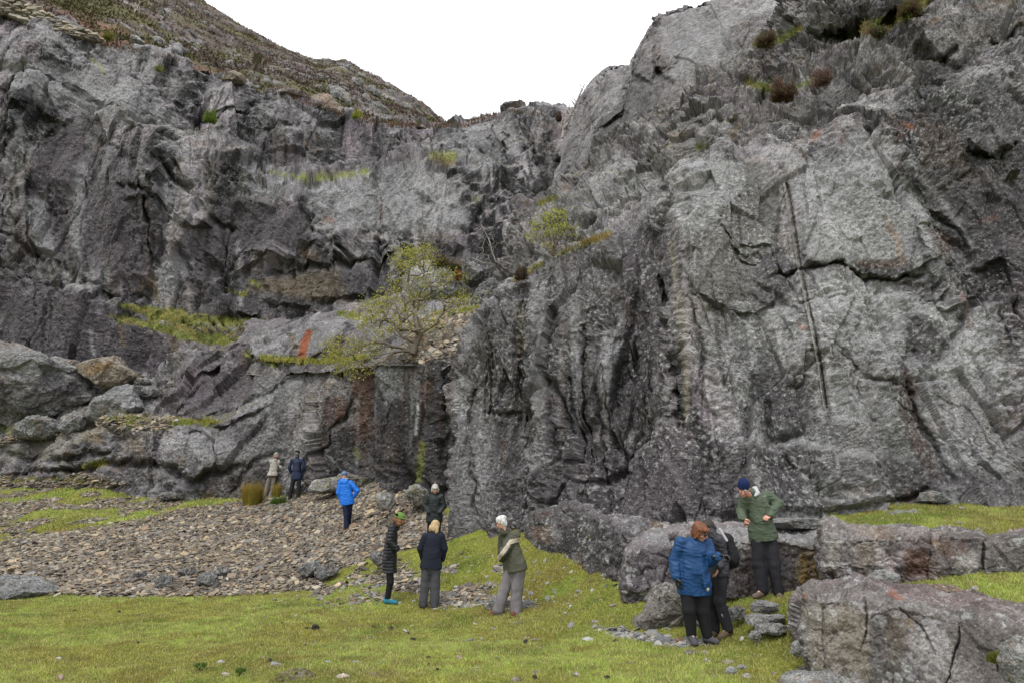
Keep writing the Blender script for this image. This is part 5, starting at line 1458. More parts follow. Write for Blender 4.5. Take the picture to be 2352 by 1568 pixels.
outcrop('rock_outcrop', [
    ((1190, 1275, 17.1), (1190, 1215, 17.2), (1195, 1200, 17.2), (1200, 1185, 17.3), (1210, 1170, 17.8)),
    ((1228, 1288, 15.9), (1228, 1228, 16.0), (1230, 1203, 16.1), (1240, 1182, 16.3), (1250, 1165, 16.9)),
    ((1300, 1292, 14.9), (1300, 1232, 15.0), (1300, 1200, 15.1), (1305, 1172, 15.3), (1310, 1150, 16.1)),
    ((1350, 1314, 14.0), (1350, 1254, 14.1), (1350, 1214, 14.2), (1352, 1187, 14.5), (1355, 1165, 15.3)),
    ((1398, 1364, 12.8), (1398, 1304, 12.9), (1394, 1254, 13.1), (1392, 1208, 13.4), (1390, 1180, 14.3)),
    ((1425, 1416, 12.2), (1425, 1356, 12.3), (1425, 1294, 12.5), (1425, 1222, 12.8), (1425, 1188, 13.7)),
    ((1490, 1416, 12.1), (1490, 1356, 12.2), (1490, 1294, 12.4), (1490, 1230, 12.6), (1490, 1192, 13.5)),
    ((1600, 1416, 12.1), (1600, 1356, 12.2), (1600, 1294, 12.3), (1600, 1226, 12.5), (1600, 1196, 13.3)),
], 'rough rust flecked apron of rock at the foot of the ribbed cliff', 'rock outcrop', 631, .7, .8, (), [(RUST, [(1232, 1180), (1262, 1172), (1258, 1190)], .6, 5), (DK2, [(1380, 1210), (1440, 1220), (1430, 1290), (1400, 1270)], .5, 9)], base=(.125, .12, .122), mat='near')
rp([(-60, 1372), (-60, 1340), (0, 1320), (40, 1322), (85, 1340), (118, 1366), (60, 1374)], 16.0, .9, 'rounded grey boulder half sunk at the left end of the lawn', seed=704, base=(.17, .17, .17), amp=.6)
rp([(862, 1150), (866, 1134), (884, 1127), (904, 1137), (909, 1155), (898, 1168), (880, 1172), (866, 1164)], 19.6, .38, 'round pale boulder sitting alone on the brown scree', seed=705, base=(.21, .2, .185), amp=.45)
rp([(362, 1140), (372, 1131), (400, 1128), (422, 1134), (420, 1143), (395, 1148), (370, 1146)], 28.3, .45, 'flat dark rock lying on the grassy edge of the scree', seed=706, base=(.15, .15, .145))
rp([(928, 1130), (940, 1115), (965, 1110), (985, 1130), (980, 1160), (955, 1158), (935, 1145)], 19.6, .5, 'grey mossy boulder wedged in the dark corner above the scree', seed=707, moss=.5)
rp([(700, 1120), (730, 1100), (790, 1092), (850, 1098), (885, 1092), (900, 1105), (860, 1118), (780, 1128), (720, 1138)], 23.9, .7, 'low grey rock step at the top of the scree with yellow moss', seed=708, moss=.45, cat='rock step', name='rock_step')
rp([(642, 1128), (665, 1105), (700, 1100), (725, 1118), (720, 1142), (680, 1146)], 27.4, .5, 'grey rock behind the legs of the person in the navy quilted jacket', seed=709)
for k, (pl, Y_, lab) in enumerate([
    ([(360, 1350), (362, 1330), (376, 1318), (392, 1325), (396, 1345), (380, 1352)], 16.9, 'pointed grey rock poking out of the scree near the lawn'),
    ([(448, 1342), (455, 1322), (475, 1313), (495, 1325), (500, 1342)], 17.0, 'broad grey rock in the scree, right of the pointed one'),
    ([(492, 1322), (500, 1302), (515, 1298), (524, 1310), (520, 1325)], 17.6, 'small upright dark rock uppermost in the scree cluster'),
    ([(408, 1318), (420, 1304), (440, 1302), (446, 1316), (430, 1322)], 18.0, 'small grey rock with grass around it in the scree'),
    ([(683, 1310), (695, 1295), (720, 1286), (736, 1295), (730, 1312), (712, 1322), (692, 1320)], 17.2, 'smooth grey slab of rock at the right edge of the scree'),
    ([(722, 1322), (738, 1300), (760, 1292), (776, 1305), (768, 1320), (745, 1332)], 17.0, 'knobbly grey rock between the scree and the turf bank'),
    ([(300, 1324), (310, 1312), (330, 1310), (334, 1322)], 17.4, 'low flat grey rock in the left of the scree'),
    ([(847, 1278), (862, 1264), (880, 1270), (886, 1290), (868, 1298)], 16.6, 'grey rock just left of the long black coat'),
    ([(1116, 1392), (1124, 1374), (1145, 1368), (1165, 1376), (1180, 1388), (1176, 1406), (1140, 1408), (1118, 1402)], 13.5, 'white blotched lichen rock behind the grey trousers'),
    ([(1190, 1402), (1196, 1384), (1212, 1374), (1226, 1386), (1222, 1402), (1200, 1408)], 13.4, 'pale lichen rock to the right of the grey trousers'),
    ([(1724, 1404), (1728, 1388), (1745, 1380), (1770, 1380), (1788, 1386), (1784, 1398), (1760, 1404)], 9.9, 'upper flat stone step under the brown boots'),
    ([(1718, 1432), (1720, 1414), (1745, 1410), (1775, 1414), (1796, 1408), (1800, 1424), (1780, 1434), (1745, 1432)], 9.6, 'middle stone step of lichen blotched rock'),
    ([(1738, 1450), (1742, 1436), (1770, 1432), (1800, 1434), (1806, 1446), (1780, 1456)], 9.3, 'lowest broad stone step beside the right outcrop'),
    ([(1720, 1462), (1728, 1448), (1745, 1450), (1748, 1462), (1735, 1468)], 9.2, 'small pale stone below the stone steps'),
    ([(1670, 1420), (1675, 1398), (1690, 1390), (1712, 1395), (1714, 1415), (1695, 1426)], 10.3, 'grey rock just right of the dark trousered legs'),
    ([(1818, 1500), (1820, 1478), (1835, 1468), (1850, 1480), (1848, 1506), (1832, 1508)], 8.0, 'small rounded rock tucked under the left end of the near outcrop'),
    ([(1800, 1620), (1812, 1560), (1850, 1546), (1900, 1548), (1960, 1560), (2000, 1600), (1960, 1640), (1850, 1640)], 7.0, 'flat grey rock cut by the bottom edge of the picture'),
    ([(2318, 1520), (2325, 1490), (2352, 1470), (2400, 1475), (2420, 1560), (2370, 1600), (2335, 1570)], 6.7, 'dark rock at the bottom right corner beside the near outcrop'),
    ([(2142, 1352), (2150, 1340), (2185, 1344), (2204, 1352), (2190, 1362), (2160, 1362)], 9.2, 'angular brown stone lying on top of the near outcrop'),
    ([(1985, 1350), (2000, 1325), (2030, 1308), (2058, 1318), (2062, 1340), (2030, 1356)], 9.5, 'triangular grey rock leaning on the long ledge'),
    ([(1700, 1202), (1740, 1190), (1850, 1188), (1900, 1196), (1890, 1212), (1780, 1214)], 12.4, 'long low dark rock at the cliff foot right of the green jacket'),
    ([(1990, 1196), (2040, 1176), (2100, 1168), (2125, 1178), (2080, 1192), (2020, 1202)], 12.3, 'grey rock at the left end of the turf shelf'),
    ([(2110, 1150), (2120, 1130), (2150, 1128), (2180, 1146), (2150, 1156)], 13.0, 'dark wedge of rock resting against the right cliff foot'),
]):
    rp(pl, Y_, .5 * (max(a[0] for a in pl) - min(a[0] for a in pl)) / F * Y_, lab, seed=720 + k, base=((.13, .13, .13) if k < 8 else (.18, .18, .175)) if k != 18 else (.16, .11, .08), cat='rock', name='rock', power=.45, amp=1.3 if k < 8 else .9)

# the jumble of big blocks at the left
rp([(-150, 960), (-150, 800), (-60, 778), (0, 780), (55, 793), (100, 818), (140, 838), (180, 860), (206, 880), (212, 905), (190, 928), (150, 945), (90, 960), (60, 975), (0, 965)], 35.2, 3.2, 'huge rounded quarry boulder at the left edge of the picture', seed=781, base=(.165, .16, .165), amp=1.15, n=260,
   pts=[(LT, [(-20, 790), (60, 800), (160, 860), (120, 880), (0, 840)], .5, 14), (DK2, [(0, 880), (120, 900), (100, 950), (0, 950)], .4, 16), (PURP, [(90, 850), (200, 890), (180, 920), (80, 900)], .5, 12)])
rp([(180, 850), (184, 838), (215, 826), (262, 820), (274, 820), (290, 840), (322, 858), (300, 872), (282, 886), (262, 890), (240, 896), (228, 880), (200, 868)], 35.0, 1.2, 'tilted tan stained block perched among the left boulders', seed=782, base=(.2, .17, .13), amp=.55, n=150,
   pts=[((.24, .155, .08), [(190, 840), (265, 822), (250, 850), (205, 862)], .7, 8), (LT, [(262, 822), (320, 856), (290, 850)], .5, 6)])
rp([(196, 968), (200, 945), (225, 918), (255, 900), (290, 878), (306, 880), (312, 910), (330, 930), (300, 960), (250, 968)], 33.2, .8, 'pale flat slab tipped up below the tan stained block', seed=783, base=(.22, .22, .225), amp=.4, n=130)
rp([(308, 908), (312, 890), (335, 885), (352, 892), (358, 908), (335, 914)], 34.2, .7, 'dark grey block beside the grassy gap, left of a smaller one', seed=784, base=(.16, .16, .16))
rp([(362, 908), (368, 894), (385, 890), (396, 902), (392, 912)], 34.3, .5, 'small dark grey block beside the grassy gap', seed=785, base=(.15, .15, .15))
rp([(308, 880), (320, 868), (342, 870), (345, 880), (325, 884)], 35.4, .5, 'flat little grey rock above the two dark blocks', seed=786)
rp([(396, 968), (402, 961), (410, 963), (409, 970)], 30.0, .14, 'small white stone on the green ledge below the slabs', cat='stone', name='stone', seed=787, base=(.5, .5, .5))
rp([(25, 998), (50, 965), (90, 955), (125, 965), (140, 985), (110, 1005), (60, 1008)], 33.3, .9, 'low grey rock under the huge left boulder', seed=788, base=(.19, .19, .19))
rp([(140, 990), (150, 958), (175, 945), (195, 960), (190, 985), (165, 1000)], 33.0, .7, 'grey rock between the huge left boulder and the pale slab', seed=789, base=(.19, .19, .19))
rp([(366, 745), (369, 741), (376, 742), (378, 747)], 38.2, .15, 'small white stone on the grass terrace', cat='stone', name='stone', seed=790, base=(.5, .5, .5))
# boulders in the hollow behind the tree
rp([(1060, 640), (1062, 618), (1080, 607), (1100, 612), (1112, 628), (1105, 648), (1078, 655)], 30.5, 1.0, 'rounded grey boulder right of the tree top', seed=791, base=(.2, .2, .2), amp=.5)
rp([(930, 690), (935, 640), (960, 612), (1000, 606), (1035, 620), (1060, 650), (1075, 690), (1040, 705), (980, 715)], 31.5, 1.6, 'large pale lichen covered boulder behind the tree crown', seed=792, base=(.25, .25, .25), amp=.55, n=150)
rp([(1080, 700), (1095, 665), (1130, 645), (1165, 650), (1175, 690), (1140, 715), (1100, 715)], 28.5, 1.2, 'grey boulder at the head of the slate chute', seed=793, base=(.19, .19, .195), amp=.5)
rp([(510, 184), (515, 172), (545, 169), (566, 178), (560, 190), (530, 190)], 51.5, .8, 'pale tan boulder on the rim of the quarry wall', seed=794, base=(.25, .21, .17), amp=.8)
rp([(702, 236), (715, 222), (755, 220), (785, 245), (805, 275), (770, 272), (730, 256)], 54, 1.2, 'broad pink tan boulder on the rim below the crags', seed=795, base=(.22, .165, .13), amp=.8)
rp([(636, 214), (650, 206), (690, 210), (712, 220), (708, 228), (670, 224)], 52.5, .8, 'dark slabby boulder on the rim beside the tan one', seed=796, base=(.13, .11, .1), amp=.8)
rp([(298, 98), (302, 86), (318, 84), (332, 98)], 52, .6, 'white grey boulder at the hillside edge above the rim', seed=797, base=(.3, .3, .29))
rp([(1125, 290), (1140, 280), (1165, 282), (1168, 292), (1140, 296)], 49.2, .6, 'dark boulder on the rim at the centre skyline', seed=798, base=(.13, .12, .12))
rp([(862, 592), (870, 562), (900, 560), (905, 585), (890, 600)], 38.6, .8, 'blocky grey rock standing on the centre wall ledge', seed=799) if False else None

# stones and droppings on the lawn
def lump(px, w, hgt, label, cat, name, seed, base, group=None, amp=1.0, lich=.2):
    g = gpt(px[0], px[1])
    Y_ = g[1]
    s = w / 2
    pl = [(px[0] - s, px[1]), (px[0] - s * .8, px[1] - hgt * .7), (px[0] - s * .1, px[1] - hgt), (px[0] + s * .7, px[1] - hgt * .75), (px[0] + s, px[1] - hgt * .1), (px[0] + s * .5, px[1] + hgt * .3), (px[0] - s * .5, px[1] + hgt * .3)]
    return rp(pl, Y_, s / F * Y_ * .8, label, cat, seed, base, n=22, group=group, name=name, amp=amp, lich=lich)
for k, (x, y, w, h_) in enumerate([(899, 1444, 13, 8), (949, 1470, 14, 7), (1170, 1422, 12, 6), (856, 1440, 11, 5), (937, 1456, 7, 5), (984, 1528, 9, 7), (1006, 1539, 10, 8), (983, 1512, 8, 5), (1228, 1558, 14, 11), (1394, 1560, 15, 10),
                                     (1237, 1236, 8, 4), (318, 1477, 12, 6), (171, 1403, 7, 4), (274, 1406, 7, 5), (620, 1520, 12, 9), (649, 1433, 8, 5), (603, 1484, 12, 6), (450, 1373, 9, 4), (1296, 1527, 6, 4), (1340, 1510, 9, 6), (260, 1497, 5, 3), (850, 1411, 7, 4)]):
    lump((x, y), w, h_, 'small dark brown dropping on the short turf', 'dropping', 'dropping', 800 + k, (.022, .018, .013), 'small dark droppings scattered over the lawn', 1.6, 0)
lump((724, 1447), 20, 15, 'largest dark lumpy dropping, left of the green hat figure on the lawn', 'dropping', 'dropping', 840, (.022, .018, .013), None, 1.6, 0)
lump((704, 1445), 17, 6, 'flat dark dropping touching the largest one', 'dropping', 'dropping', 841, (.022, .018, .013), None, 1.6, 0)
lump((1207, 1478), 13, 13, 'upright black dropping alone below the grey trousered figure', 'dropping', 'dropping', 842, (.018, .016, .013), None, 1.3, 0)
lump((1415, 1473), 18, 5, 'dark dropping at the foot of the wedge rock', 'dropping', 'dropping', 843, (.022, .02, .016), None, 1.3, 0)
for k, (x, y, w, h_, c, lab) in enumerate([(1057, 1513, 17, 10, (.36, .28, .2), 'tan stone in the middle of the lawn'), (1090, 1435, 10, 6, (.36, .35, .32), 'small pale stone on the lawn below the two middle figures'),
    (787, 1558, 38, 12, (.38, .33, .26), 'long buff stone beside the dead branch'), (1324, 1551, 20, 8, (.3, .27, .25), 'pinkish flat stone near the bottom of the lawn'), (1368, 1429, 18, 8, (.27, .27, .28), 'grey stone on the turf below the bank'),
    (135, 1513, 13, 5, (.5, .5, .48), 'white flat stone on the left of the lawn'), (138, 1560, 15, 11, (.33, .25, .2), 'brown pebble at the bottom left of the lawn'), (519, 1552, 22, 9, (.36, .32, .27), 'buff stone near the dark tufts at the bottom'),
    (737, 1377, 18, 9, (.24, .23, .21), 'grey stone at the near corner of the scree'), (1560, 1474, 18, 12, (.3, .14, .09), 'reddish stone at the foot of the wedge rock'), (1590, 1502, 36, 10, (.15, .14, .12), 'dark mossy stone in front of the grey boots'), (1620, 1500, 20, 8, (.33, .33, .33), 'light grey stone in front of the grey boots'),
    (1298, 1410, 9, 6, (.33, .33, .33), 'little white stone on the mossy bank'), (1186, 1563, 24, 9, (.25, .22, .2), 'grey brown stone at the bottom middle'), (1332, 1212, 14, 5, (.28, .28, .28), 'pale stone at the top of the turf bank'), (1300, 1278, 12, 7, (.3, .3, .32), 'blue grey stone halfway up the turf bank'),
    (1334, 1292, 17, 8, (.27, .27, .3), 'flat blue grey stone on the turf bank'), (1330, 1360, 16, 7, (.27, .27, .26), 'grey stone low on the turf bank'), (1625, 1520, 12, 9, (.3, .3, .3), 'pointed grey stone between the boots and the picture edge'),
    (1680, 1545, 30, 15, (.26, .26, .25), 'grey stone on the path below the steps'), (1706, 1535, 24, 10, (.24, .24, .24), 'flatter grey stone beside the one on the path'), (1715, 1558, 26, 12, (.28, .27, .26), 'lowest grey stone on the path'), (1640, 1556, 16, 8, (.22, .2, .18), 'brown grey stone at the bottom of the path'), (1780, 1548, 16, 7, (.27, .2, .16), 'brown stone beside the near outcrop'),
    (2085, 1232, 16, 8, (.3, .3, .3), 'pale stone on the front of the turf shelf'), (2210, 1168, 20, 5, (.36, .35, .33), 'flat pale stone at the back of the turf shelf'), (2204, 1202, 16, 5, (.3, .3, .3), 'grey stone in the middle of the turf shelf'), (2240, 1355, 20, 12, (.33, .3, .28), 'pale stone on the narrow turf above the near outcrop'),
    (816, 1208, 16, 9, (.33, .2, .12), 'orange brown slate beside the feet of the bright blue jacket'), (1705, 1470, 13, 11, (.6, .58, .52), 'white crumbled stone on the turf by the steps'), (1742, 1474, 22, 7, (.6, .58, .52), 'spread of white crumbled stone right of the other')]):
    lump((x, y), w, h_, lab, 'stone', 'stone', 860 + k, c)

# ------------------------------------------------------------------ trees
def tubes(paths, sides=5):
    """paths: list of (points n x 3, radii n)"""
    VV, FF, o = [], [], 0
    for pts, rad in paths:
        pts = np.asarray(pts, float); n = len(pts)
        k = sides if rad[0] > .02 else 3
        T = np.gradient(pts, axis=0); T /= np.linalg.norm(T, axis=1, keepdims=True) + 1e-9
        ref = np.array([0.31, 0.2, 0.93]) if abs(T[:, 2]).mean() < .8 else np.array([1, .1, 0])
        U = np.cross(T, ref); U /= np.linalg.norm(U, axis=1, keepdims=True) + 1e-9
        Wv = np.cross(T, U)
        a = np.arange(k) / k * 2 * np.pi
        V = pts[:, None] + (U[:, None] * np.cos(a)[None, :, None] + Wv[:, None] * np.sin(a)[None, :, None]) * np.asarray(rad)[:, None, None]
        idx = np.arange(n * k).reshape(n, k) + o
        f = np.stack([idx[:-1], np.roll(idx[:-1], -1, 1), np.roll(idx[1:], -1, 1), idx[1:]], -1).reshape(-1, 4)
        VV.append(V.reshape(-1, 3)); FF.append(f); o += n * k
    return np.concatenate(VV), np.concatenate(FF)

def grow(base, mains, targets, seed, r0, tip=.006, wob=.12):
    """mains: polylines of world points from the base; targets: twig ends, each joined to the nearest wood"""
    R = np.random.default_rng(seed)
    nodes = [np.array(base)]; par = [-1]
    def path(i, pts):
        for p_ in pts:
            a = nodes[i]; d = np.linalg.norm(p_ - a)
            m = max(1, int(d / .22))
            for k in range(1, m + 1):
                q = a + (p_ - a) * k / m + (R.normal(0, wob * .22, 3) if k < m else 0)
                nodes.append(q); par.append(i); i = len(nodes) - 1
        return i
    for mpts in mains:
        mp = [np.array(q) for q in mpts]
        d = [np.linalg.norm(n_ - mp[0]) for n_ in nodes]
        path(int(np.argmin(d)), mp)
    tg = sorted(targets, key=lambda q: np.linalg.norm(q - np.array(base)))
    for q in tg:
        N_ = np.array(nodes)
        d = np.linalg.norm(N_ - q, axis=1) + .25 * np.maximum(0, np.linalg.norm(N_ - base, axis=1) - np.linalg.norm(q - base) + .1) * 3
        i = int(np.argmin(d))
        mid = (nodes[i] + q) / 2 + R.normal(0, wob * np.linalg.norm(q - nodes[i]), 3)
        path(i, [mid, q])
    nodes_ = np.array(nodes)
    n = len(nodes); w = np.zeros(n); kids = [[] for _ in range(n)]
    for i in range(n - 1, 0, -1):
        if w[i] == 0: w[i] = 1
        w[par[i]] += w[i]; kids[par[i]].append(i)
    rad = tip * w ** .5
    rad = np.minimum(rad * 1.0, r0)
    paths = []
    tips = [i for i in range(n) if not kids[i]]
    for i in range(n):
        ks = kids[i]
        if i != 0 and len(ks) == 1: continue
        for c in ks:
            pts = [nodes_[i]]; rr = [min(rad[i], rad[c] * 1.3)]
            j = c
            while True:
                pts.append(nodes_[j]); rr.append(rad[j])
                if len(kids[j]) != 1: break
                j = kids[j][0]
            paths.append((pts, rr))
    return paths, nodes_[tips], nodes_, rad

def leaves(pts, n, spread, size, colf, seed, ncol):
    R = np.random.default_rng(seed)
    m = len(pts)
    c = pts[R.integers(0, m, n)] + R.normal(0, spread, (n, 3))
    a = R.normal(0, 1, (n, 3)); a /= np.linalg.norm(a, axis=1, keepdims=True)
    b = np.cross(a, R.normal(0, 1, (n, 3))); b /= np.linalg.norm(b, axis=1, keepdims=True)
    s = R.uniform(.5, 1.2, (n, 1)) * size
    V = np.stack([c - a * s, c + b * s * .45 - a * s * .1, c + a * s, c - b * s * .45 - a * s * .1], 1)
    cl = np.array(colf)[R.integers(0, len(colf), n)] * R.uniform(.7, 1.25, (n, 1))
    return V.reshape(-1, 3), np.arange(4 * n).reshape(n, 4), np.repeat(cl[:, None], 4, 1).reshape(-1, 3)

def ell(cx, cy, rx, ry, Y_, dY, n, R):
    out = []
    for _ in range(n):
        while True:
            a, b, c = R.uniform(-1, 1, 3)
            if a * a + b * b + c * c < 1: break
        out.append(P(cx + a * rx, cy + b * ry, Y_ + c * dY))
    return out

def tree(name, label, cat, base, mains, targets, seed, r0, tip, bark, leafn=0, lsp=.1, lsz=.04, lcol=None, wob=.12, group=None):
    paths, tips, nodes_, rad = grow(base, mains, targets, seed, r0, tip, wob)
    root = empty(name, base, label, cat, group)
    V, Fc = tubes(paths)
    cc = np.ones(V.shape) * np.array(bark) * (1 + .25 * fbm(V / .15, 2, seed))[:, None]
    rebase(mesh_obj('trunk', V, Fc, M['bark'], col=cc, smooth=True), root)
    if leafn:
        src = np.concatenate([tips, tips, tips, nodes_[(rad < tip * 1.3)]])
        V, Fc, cc = leaves(src, leafn, lsp, lsz, lcol, seed + 1, 3)
        rebase(mesh_obj('crown', V, Fc, M['leaf'], col=cc), root)
    return root

R = np.random.default_rng(77)
Yt = 21.0
def W_(*pts): return [P(a, b, Yt + (c if c is not None else 0)) for a, b, c in pts]
tg = []
for e in [(955, 590, 60, 30, 90), (985, 650, 90, 46, 95), (1050, 690, 45, 22, 45), (915, 700, 75, 38, 110), (850, 720, 50, 30, 40), (880, 750, 70, 30, 60), (800, 790, 45, 22, 30), (850, 800, 60, 24, 34), (785, 822, 45, 22, 34), (765, 800, 30, 24, 14), (815, 850, 45, 16, 16), (960, 740, 70, 26, 40), (830, 840, 40, 14, 14), (920, 640, 30, 40, 26)]:
    tg += ell(e[0], e[1], e[2], e[3], Yt + (.4 if e[1] < 720 else 0), 1.0 if e[1] < 780 else .7, e[4], R)
tree('deciduous_tree', 'leaning broad tree in bright yellow green spring leaf on the ledge above the rusty face', 'tree', P(948, 812, Yt),
     [W_((955, 790, 0), (965, 765, 0), (950, 730, .1), (958, 690, .3), (978, 650, .4), (968, 610, .5), (945, 575, .5)), W_((965, 765, 0), (1000, 745, 0), (1020, 715, .2), (1050, 690, .3)),
      W_((955, 790, 0), (925, 775, -.2), (905, 750, -.3), (880, 715, -.2), (845, 700, 0)), W_((948, 806, 0), (905, 808, -.3), (860, 815, -.5), (810, 830, -.5), (770, 838, -.4)),
      W_((948, 806, 0), (900, 795, -.2), (850, 780, -.3), (800, 775, 0)), W_((958, 690, .3), (925, 660, .4), (915, 620, .5)), W_((905, 808, -.3), (870, 835, -.6), (835, 862, -.6)), W_((900, 795, -.2), (850, 805, -.4), (800, 812, -.5), (765, 800, -.3))],
     tg, 901, .12, .0075, (.15, .125, .10), 8800, .10, .04, [(.38, .36, .07), (.33, .34, .06), (.44, .41, .09), (.26, .27, .05)])
R = np.random.default_rng(78)
Yt = 18.6
tg = []
for e in [(1262, 515, 46, 34, 60), (1300, 530, 32, 24, 24), (1235, 535, 30, 20, 18), (1275, 495, 25, 18, 16), (1265, 560, 20, 14, 8)]:
    tg += ell(e[0], e[1], e[2], e[3], Yt, .5, e[4], R)
tree('birch_sapling', 'small yellow green sapling growing from the crest of the near buttress', 'tree', P(1270, 588, Yt),
     [W_((1268, 570, 0), (1262, 540, 0), (1255, 515, .1), (1262, 490, .1)), W_((1270, 575, 0), (1285, 550, 0), (1300, 525, 0)), W_((1268, 572, 0), (1245, 550, -.1), (1228, 530, 0)), W_((1270, 575, 0), (1276, 540, -.1), (1280, 500, 0))],
     tg, 902, .05, .005, (.12, .09, .07), 2000, .07, .03, [(.36, .38, .05), (.30, .36, .045), (.42, .42, .07)])
R = np.random.default_rng(79)
Yt = 27.2
tg = []
for e in [(1118, 560, 32, 40, 34), (1100, 600, 34, 22, 20), (1140, 610, 18, 20, 10), (1105, 520, 8, 14, 5), (1135, 640, 24, 16, 10)]:
    tg += ell(e[0], e[1], e[2], e[3], Yt, .6, e[4], R)
tree('bare_tree', 'slender leafless grey tree in the gully right of the leafy tree', 'tree', P(1146, 662, Yt),
     [W_((1147, 640, 0), (1142, 615, 0), (1135, 590, 0), (1126, 560, 0), (1112, 530, 0), (1104, 512, 0)), W_((1142, 615, 0), (1115, 605, 0), (1085, 592, .2)), W_((1147, 640, 0), (1158, 615, 0))],
     tg, 903, .07, .011, (.24, .225, .21), 0, wob=.2)
R = np.random.default_rng(80)
Yt = 30.5
tg = []
for e in [(1305, 262, 16, 24, 34), (1318, 235, 14, 22, 22), (1335, 205, 9, 14, 6), (1298, 285, 12, 14, 10)]:
    tg += ell(e[0], e[1], e[2], e[3], Yt, .4, e[4], R)
tree('bare_tree', 'pale leafless shrub of many upright twigs against the sky in the skyline notch', 'tree', P(1292, 318, Yt),
     [W_((1294, 300, 0), (1300, 270, 0), (1308, 240, 0)), W_((1294, 300, 0), (1312, 262, 0), (1330, 220, 0), (1345, 190, 0)), W_((1292, 305, 0), (1290, 280, 0), (1294, 255, 0))],
     tg, 904, .08, .018, (.33, .30, .28), 0, wob=.1)
R = np.random.default_rng(81)
Yt = 66
tree('dead_tree', 'bleached dead tree standing on the upper left hillside', 'tree', P(308, 46, Yt), [W_((310, 30, 0), (318, 12, 0), (322, 3, 0)), W_((308, 40, 0), (303, 26, 0))], ell(314, 22, 10, 20, Yt, 1, 14, R), 905, .12, .03, (.42, .38, .33), 0, wob=.15)
tree('dead_tree', 'bleached fallen branches low on the upper left hillside, below the dead tree', 'tree', P(326, 57, Yt), [W_((322, 48, 0), (318, 38, 0)), W_((333, 50, 0), (342, 44, 0))], ell(326, 46, 18, 10, Yt, 1, 16, R), 906, .10, .03, (.42, .38, .33), 0, wob=.2)
R = np.random.default_rng(82)
g0 = gpt(886, 1560)
Yt = g0[1]
tree('dead_branch', 'forked bleached dead branch lying on the turf at the bottom edge', 'branch', P(890, 1556, Yt),
     [W_((880, 1562, 0), (868, 1552, 0), (852, 1536, 0), (839, 1526, 0)), W_((880, 1562, 0), (872, 1545, 0), (864, 1525, 0), (863, 1497, 0)), W_((868, 1560, 0), (845, 1562, 0), (825, 1550, 0), (812, 1530, 0)), W_((868, 1560, 0), (850, 1568, -.1), (822, 1562, -.2))],
     ell(840, 1545, 20, 12, Yt, .1, 6, R), 907, .022, .0028, (.3, .24, .2), 0, wob=.06)

def bush(name, label, cat, cx, cy, rx, ry, Y_, n, cols, seed, size=.08, group=None, up=.4):
    R = np.random.default_rng(seed)
    c0 = P(cx, cy + ry, Y_); c1 = P(cx, cy - ry, Y_); hh = c1[2] - c0[2]; rw = rx / F * Y_
    d = R.normal(0, 1, (n, 3)); d /= np.linalg.norm(d, axis=1, keepdims=True); d[:, 2] = np.abs(d[:, 2])
    lob = 1 + .35 * fbm(d * 1.6, 3, seed)
    r = R.uniform(.35, 1, (n, 1)) ** .6 * lob[:, None]
    kc = R.integers(0, 7, n)
    co = R.uniform(-.55, .55, (7, 3)) * np.array([rw, rw, 0]); cs = R.uniform(.35, 1.0, (7, 1))
    tipp = c0 + co[kc] + d * np.array([rw * .62, rw * .62, hh]) * r * cs[kc]
    o_ = d * .6 + np.array([0, 0, up]) + R.normal(0, .4, (n, 3)); o_ /= np.linalg.norm(o_, axis=1, keepdims=True)
    s = R.uniform(.5, 1.2, (n, 1)) * size
    t = np.cross(o_, R.normal(0, 1, (n, 3))); t /= np.linalg.norm(t, axis=1, keepdims=True)
    V = np.stack([tipp - o_ * s - t * s * .12, tipp - o_ * s + t * s * .12, tipp + o_ * s], 1)
    cc = np.array(cols)[R.integers(0, len(cols), n)] * R.uniform(.6, 1.3, (n, 1))
    root = empty(name, c0, label, cat, group)
    rebase(mesh_obj('foliage', V.reshape(-1, 3), np.arange(3 * n).reshape(n, 3), M['leaf'], col=np.repeat(cc[:, None], 3, 1).reshape(-1, 3)), root)
    st = []
    for k in range(9):
        a = R.uniform(0, 2 * np.pi); e = c0 + np.array([math.cos(a) * rw * .6, math.sin(a) * rw * .6, hh * .75])
        st.append(([c0 - np.array([0, 0, .1]), (c0 + e) / 2 + R.normal(0, rw * .08, 3), e], [size * .16, size * .12, size * .06]))
    V, Fc = tubes(st)
    rebase(mesh_obj('stems', V, Fc, M['bark'], col=np.ones(V.shape) * np.array((.1, .07, .05))), root)
    return root
GB = [(.14, .21, .03), (.2, .26, .04), (.1, .16, .03)]
YG = [(.34, .36, .06), (.28, .32, .05)]
HB = [(.10, .06, .05), (.14, .085, .06), (.08, .07, .035), (.07, .05, .04)]
bush('green_bush', 'rounded bright green bush on the left quarry wall', 'bush', 482, 264, 17, 15, 46.6, 2600, GB, 951, .16)
bush('green_bush', 'thin pale green bush high on the left wall below the rim', 'bush', 366, 152, 13, 12, 50, 500, [(.2, .22, .07), (.24, .25, .08)], 952, .16)
bush('green_bush', 'yellow green gorse bush beside the dry stone wall', 'bush', 247, 80, 11, 11, 50.5, 900, [(.26, .24, .03), (.12, .13, .03)], 953, .18)
bush('green_bush', 'pale yellow green bush on the rim under the crags', 'bush', 817, 259, 14, 10, 53.5, 900, YG, 954, .18)
bush('heather_bush', 'dark brown heather clump hanging on the crest of the near buttress', 'heather', 1198, 622, 17, 17, 18.9, 3000, HB, 955, .07)
bush('heather_bush', 'small heather tuft on the pale centre slab', 'heather', 1098, 459, 8, 9, 42.2, 500, HB + GB[:1], 956, .14)
bush('heather_bush', 'largest brown heather bush on the upper right crag', 'heather', 1800, 202, 38, 26, 18.4, 6000, HB + [(.2, .1, .04)], 957, .08)
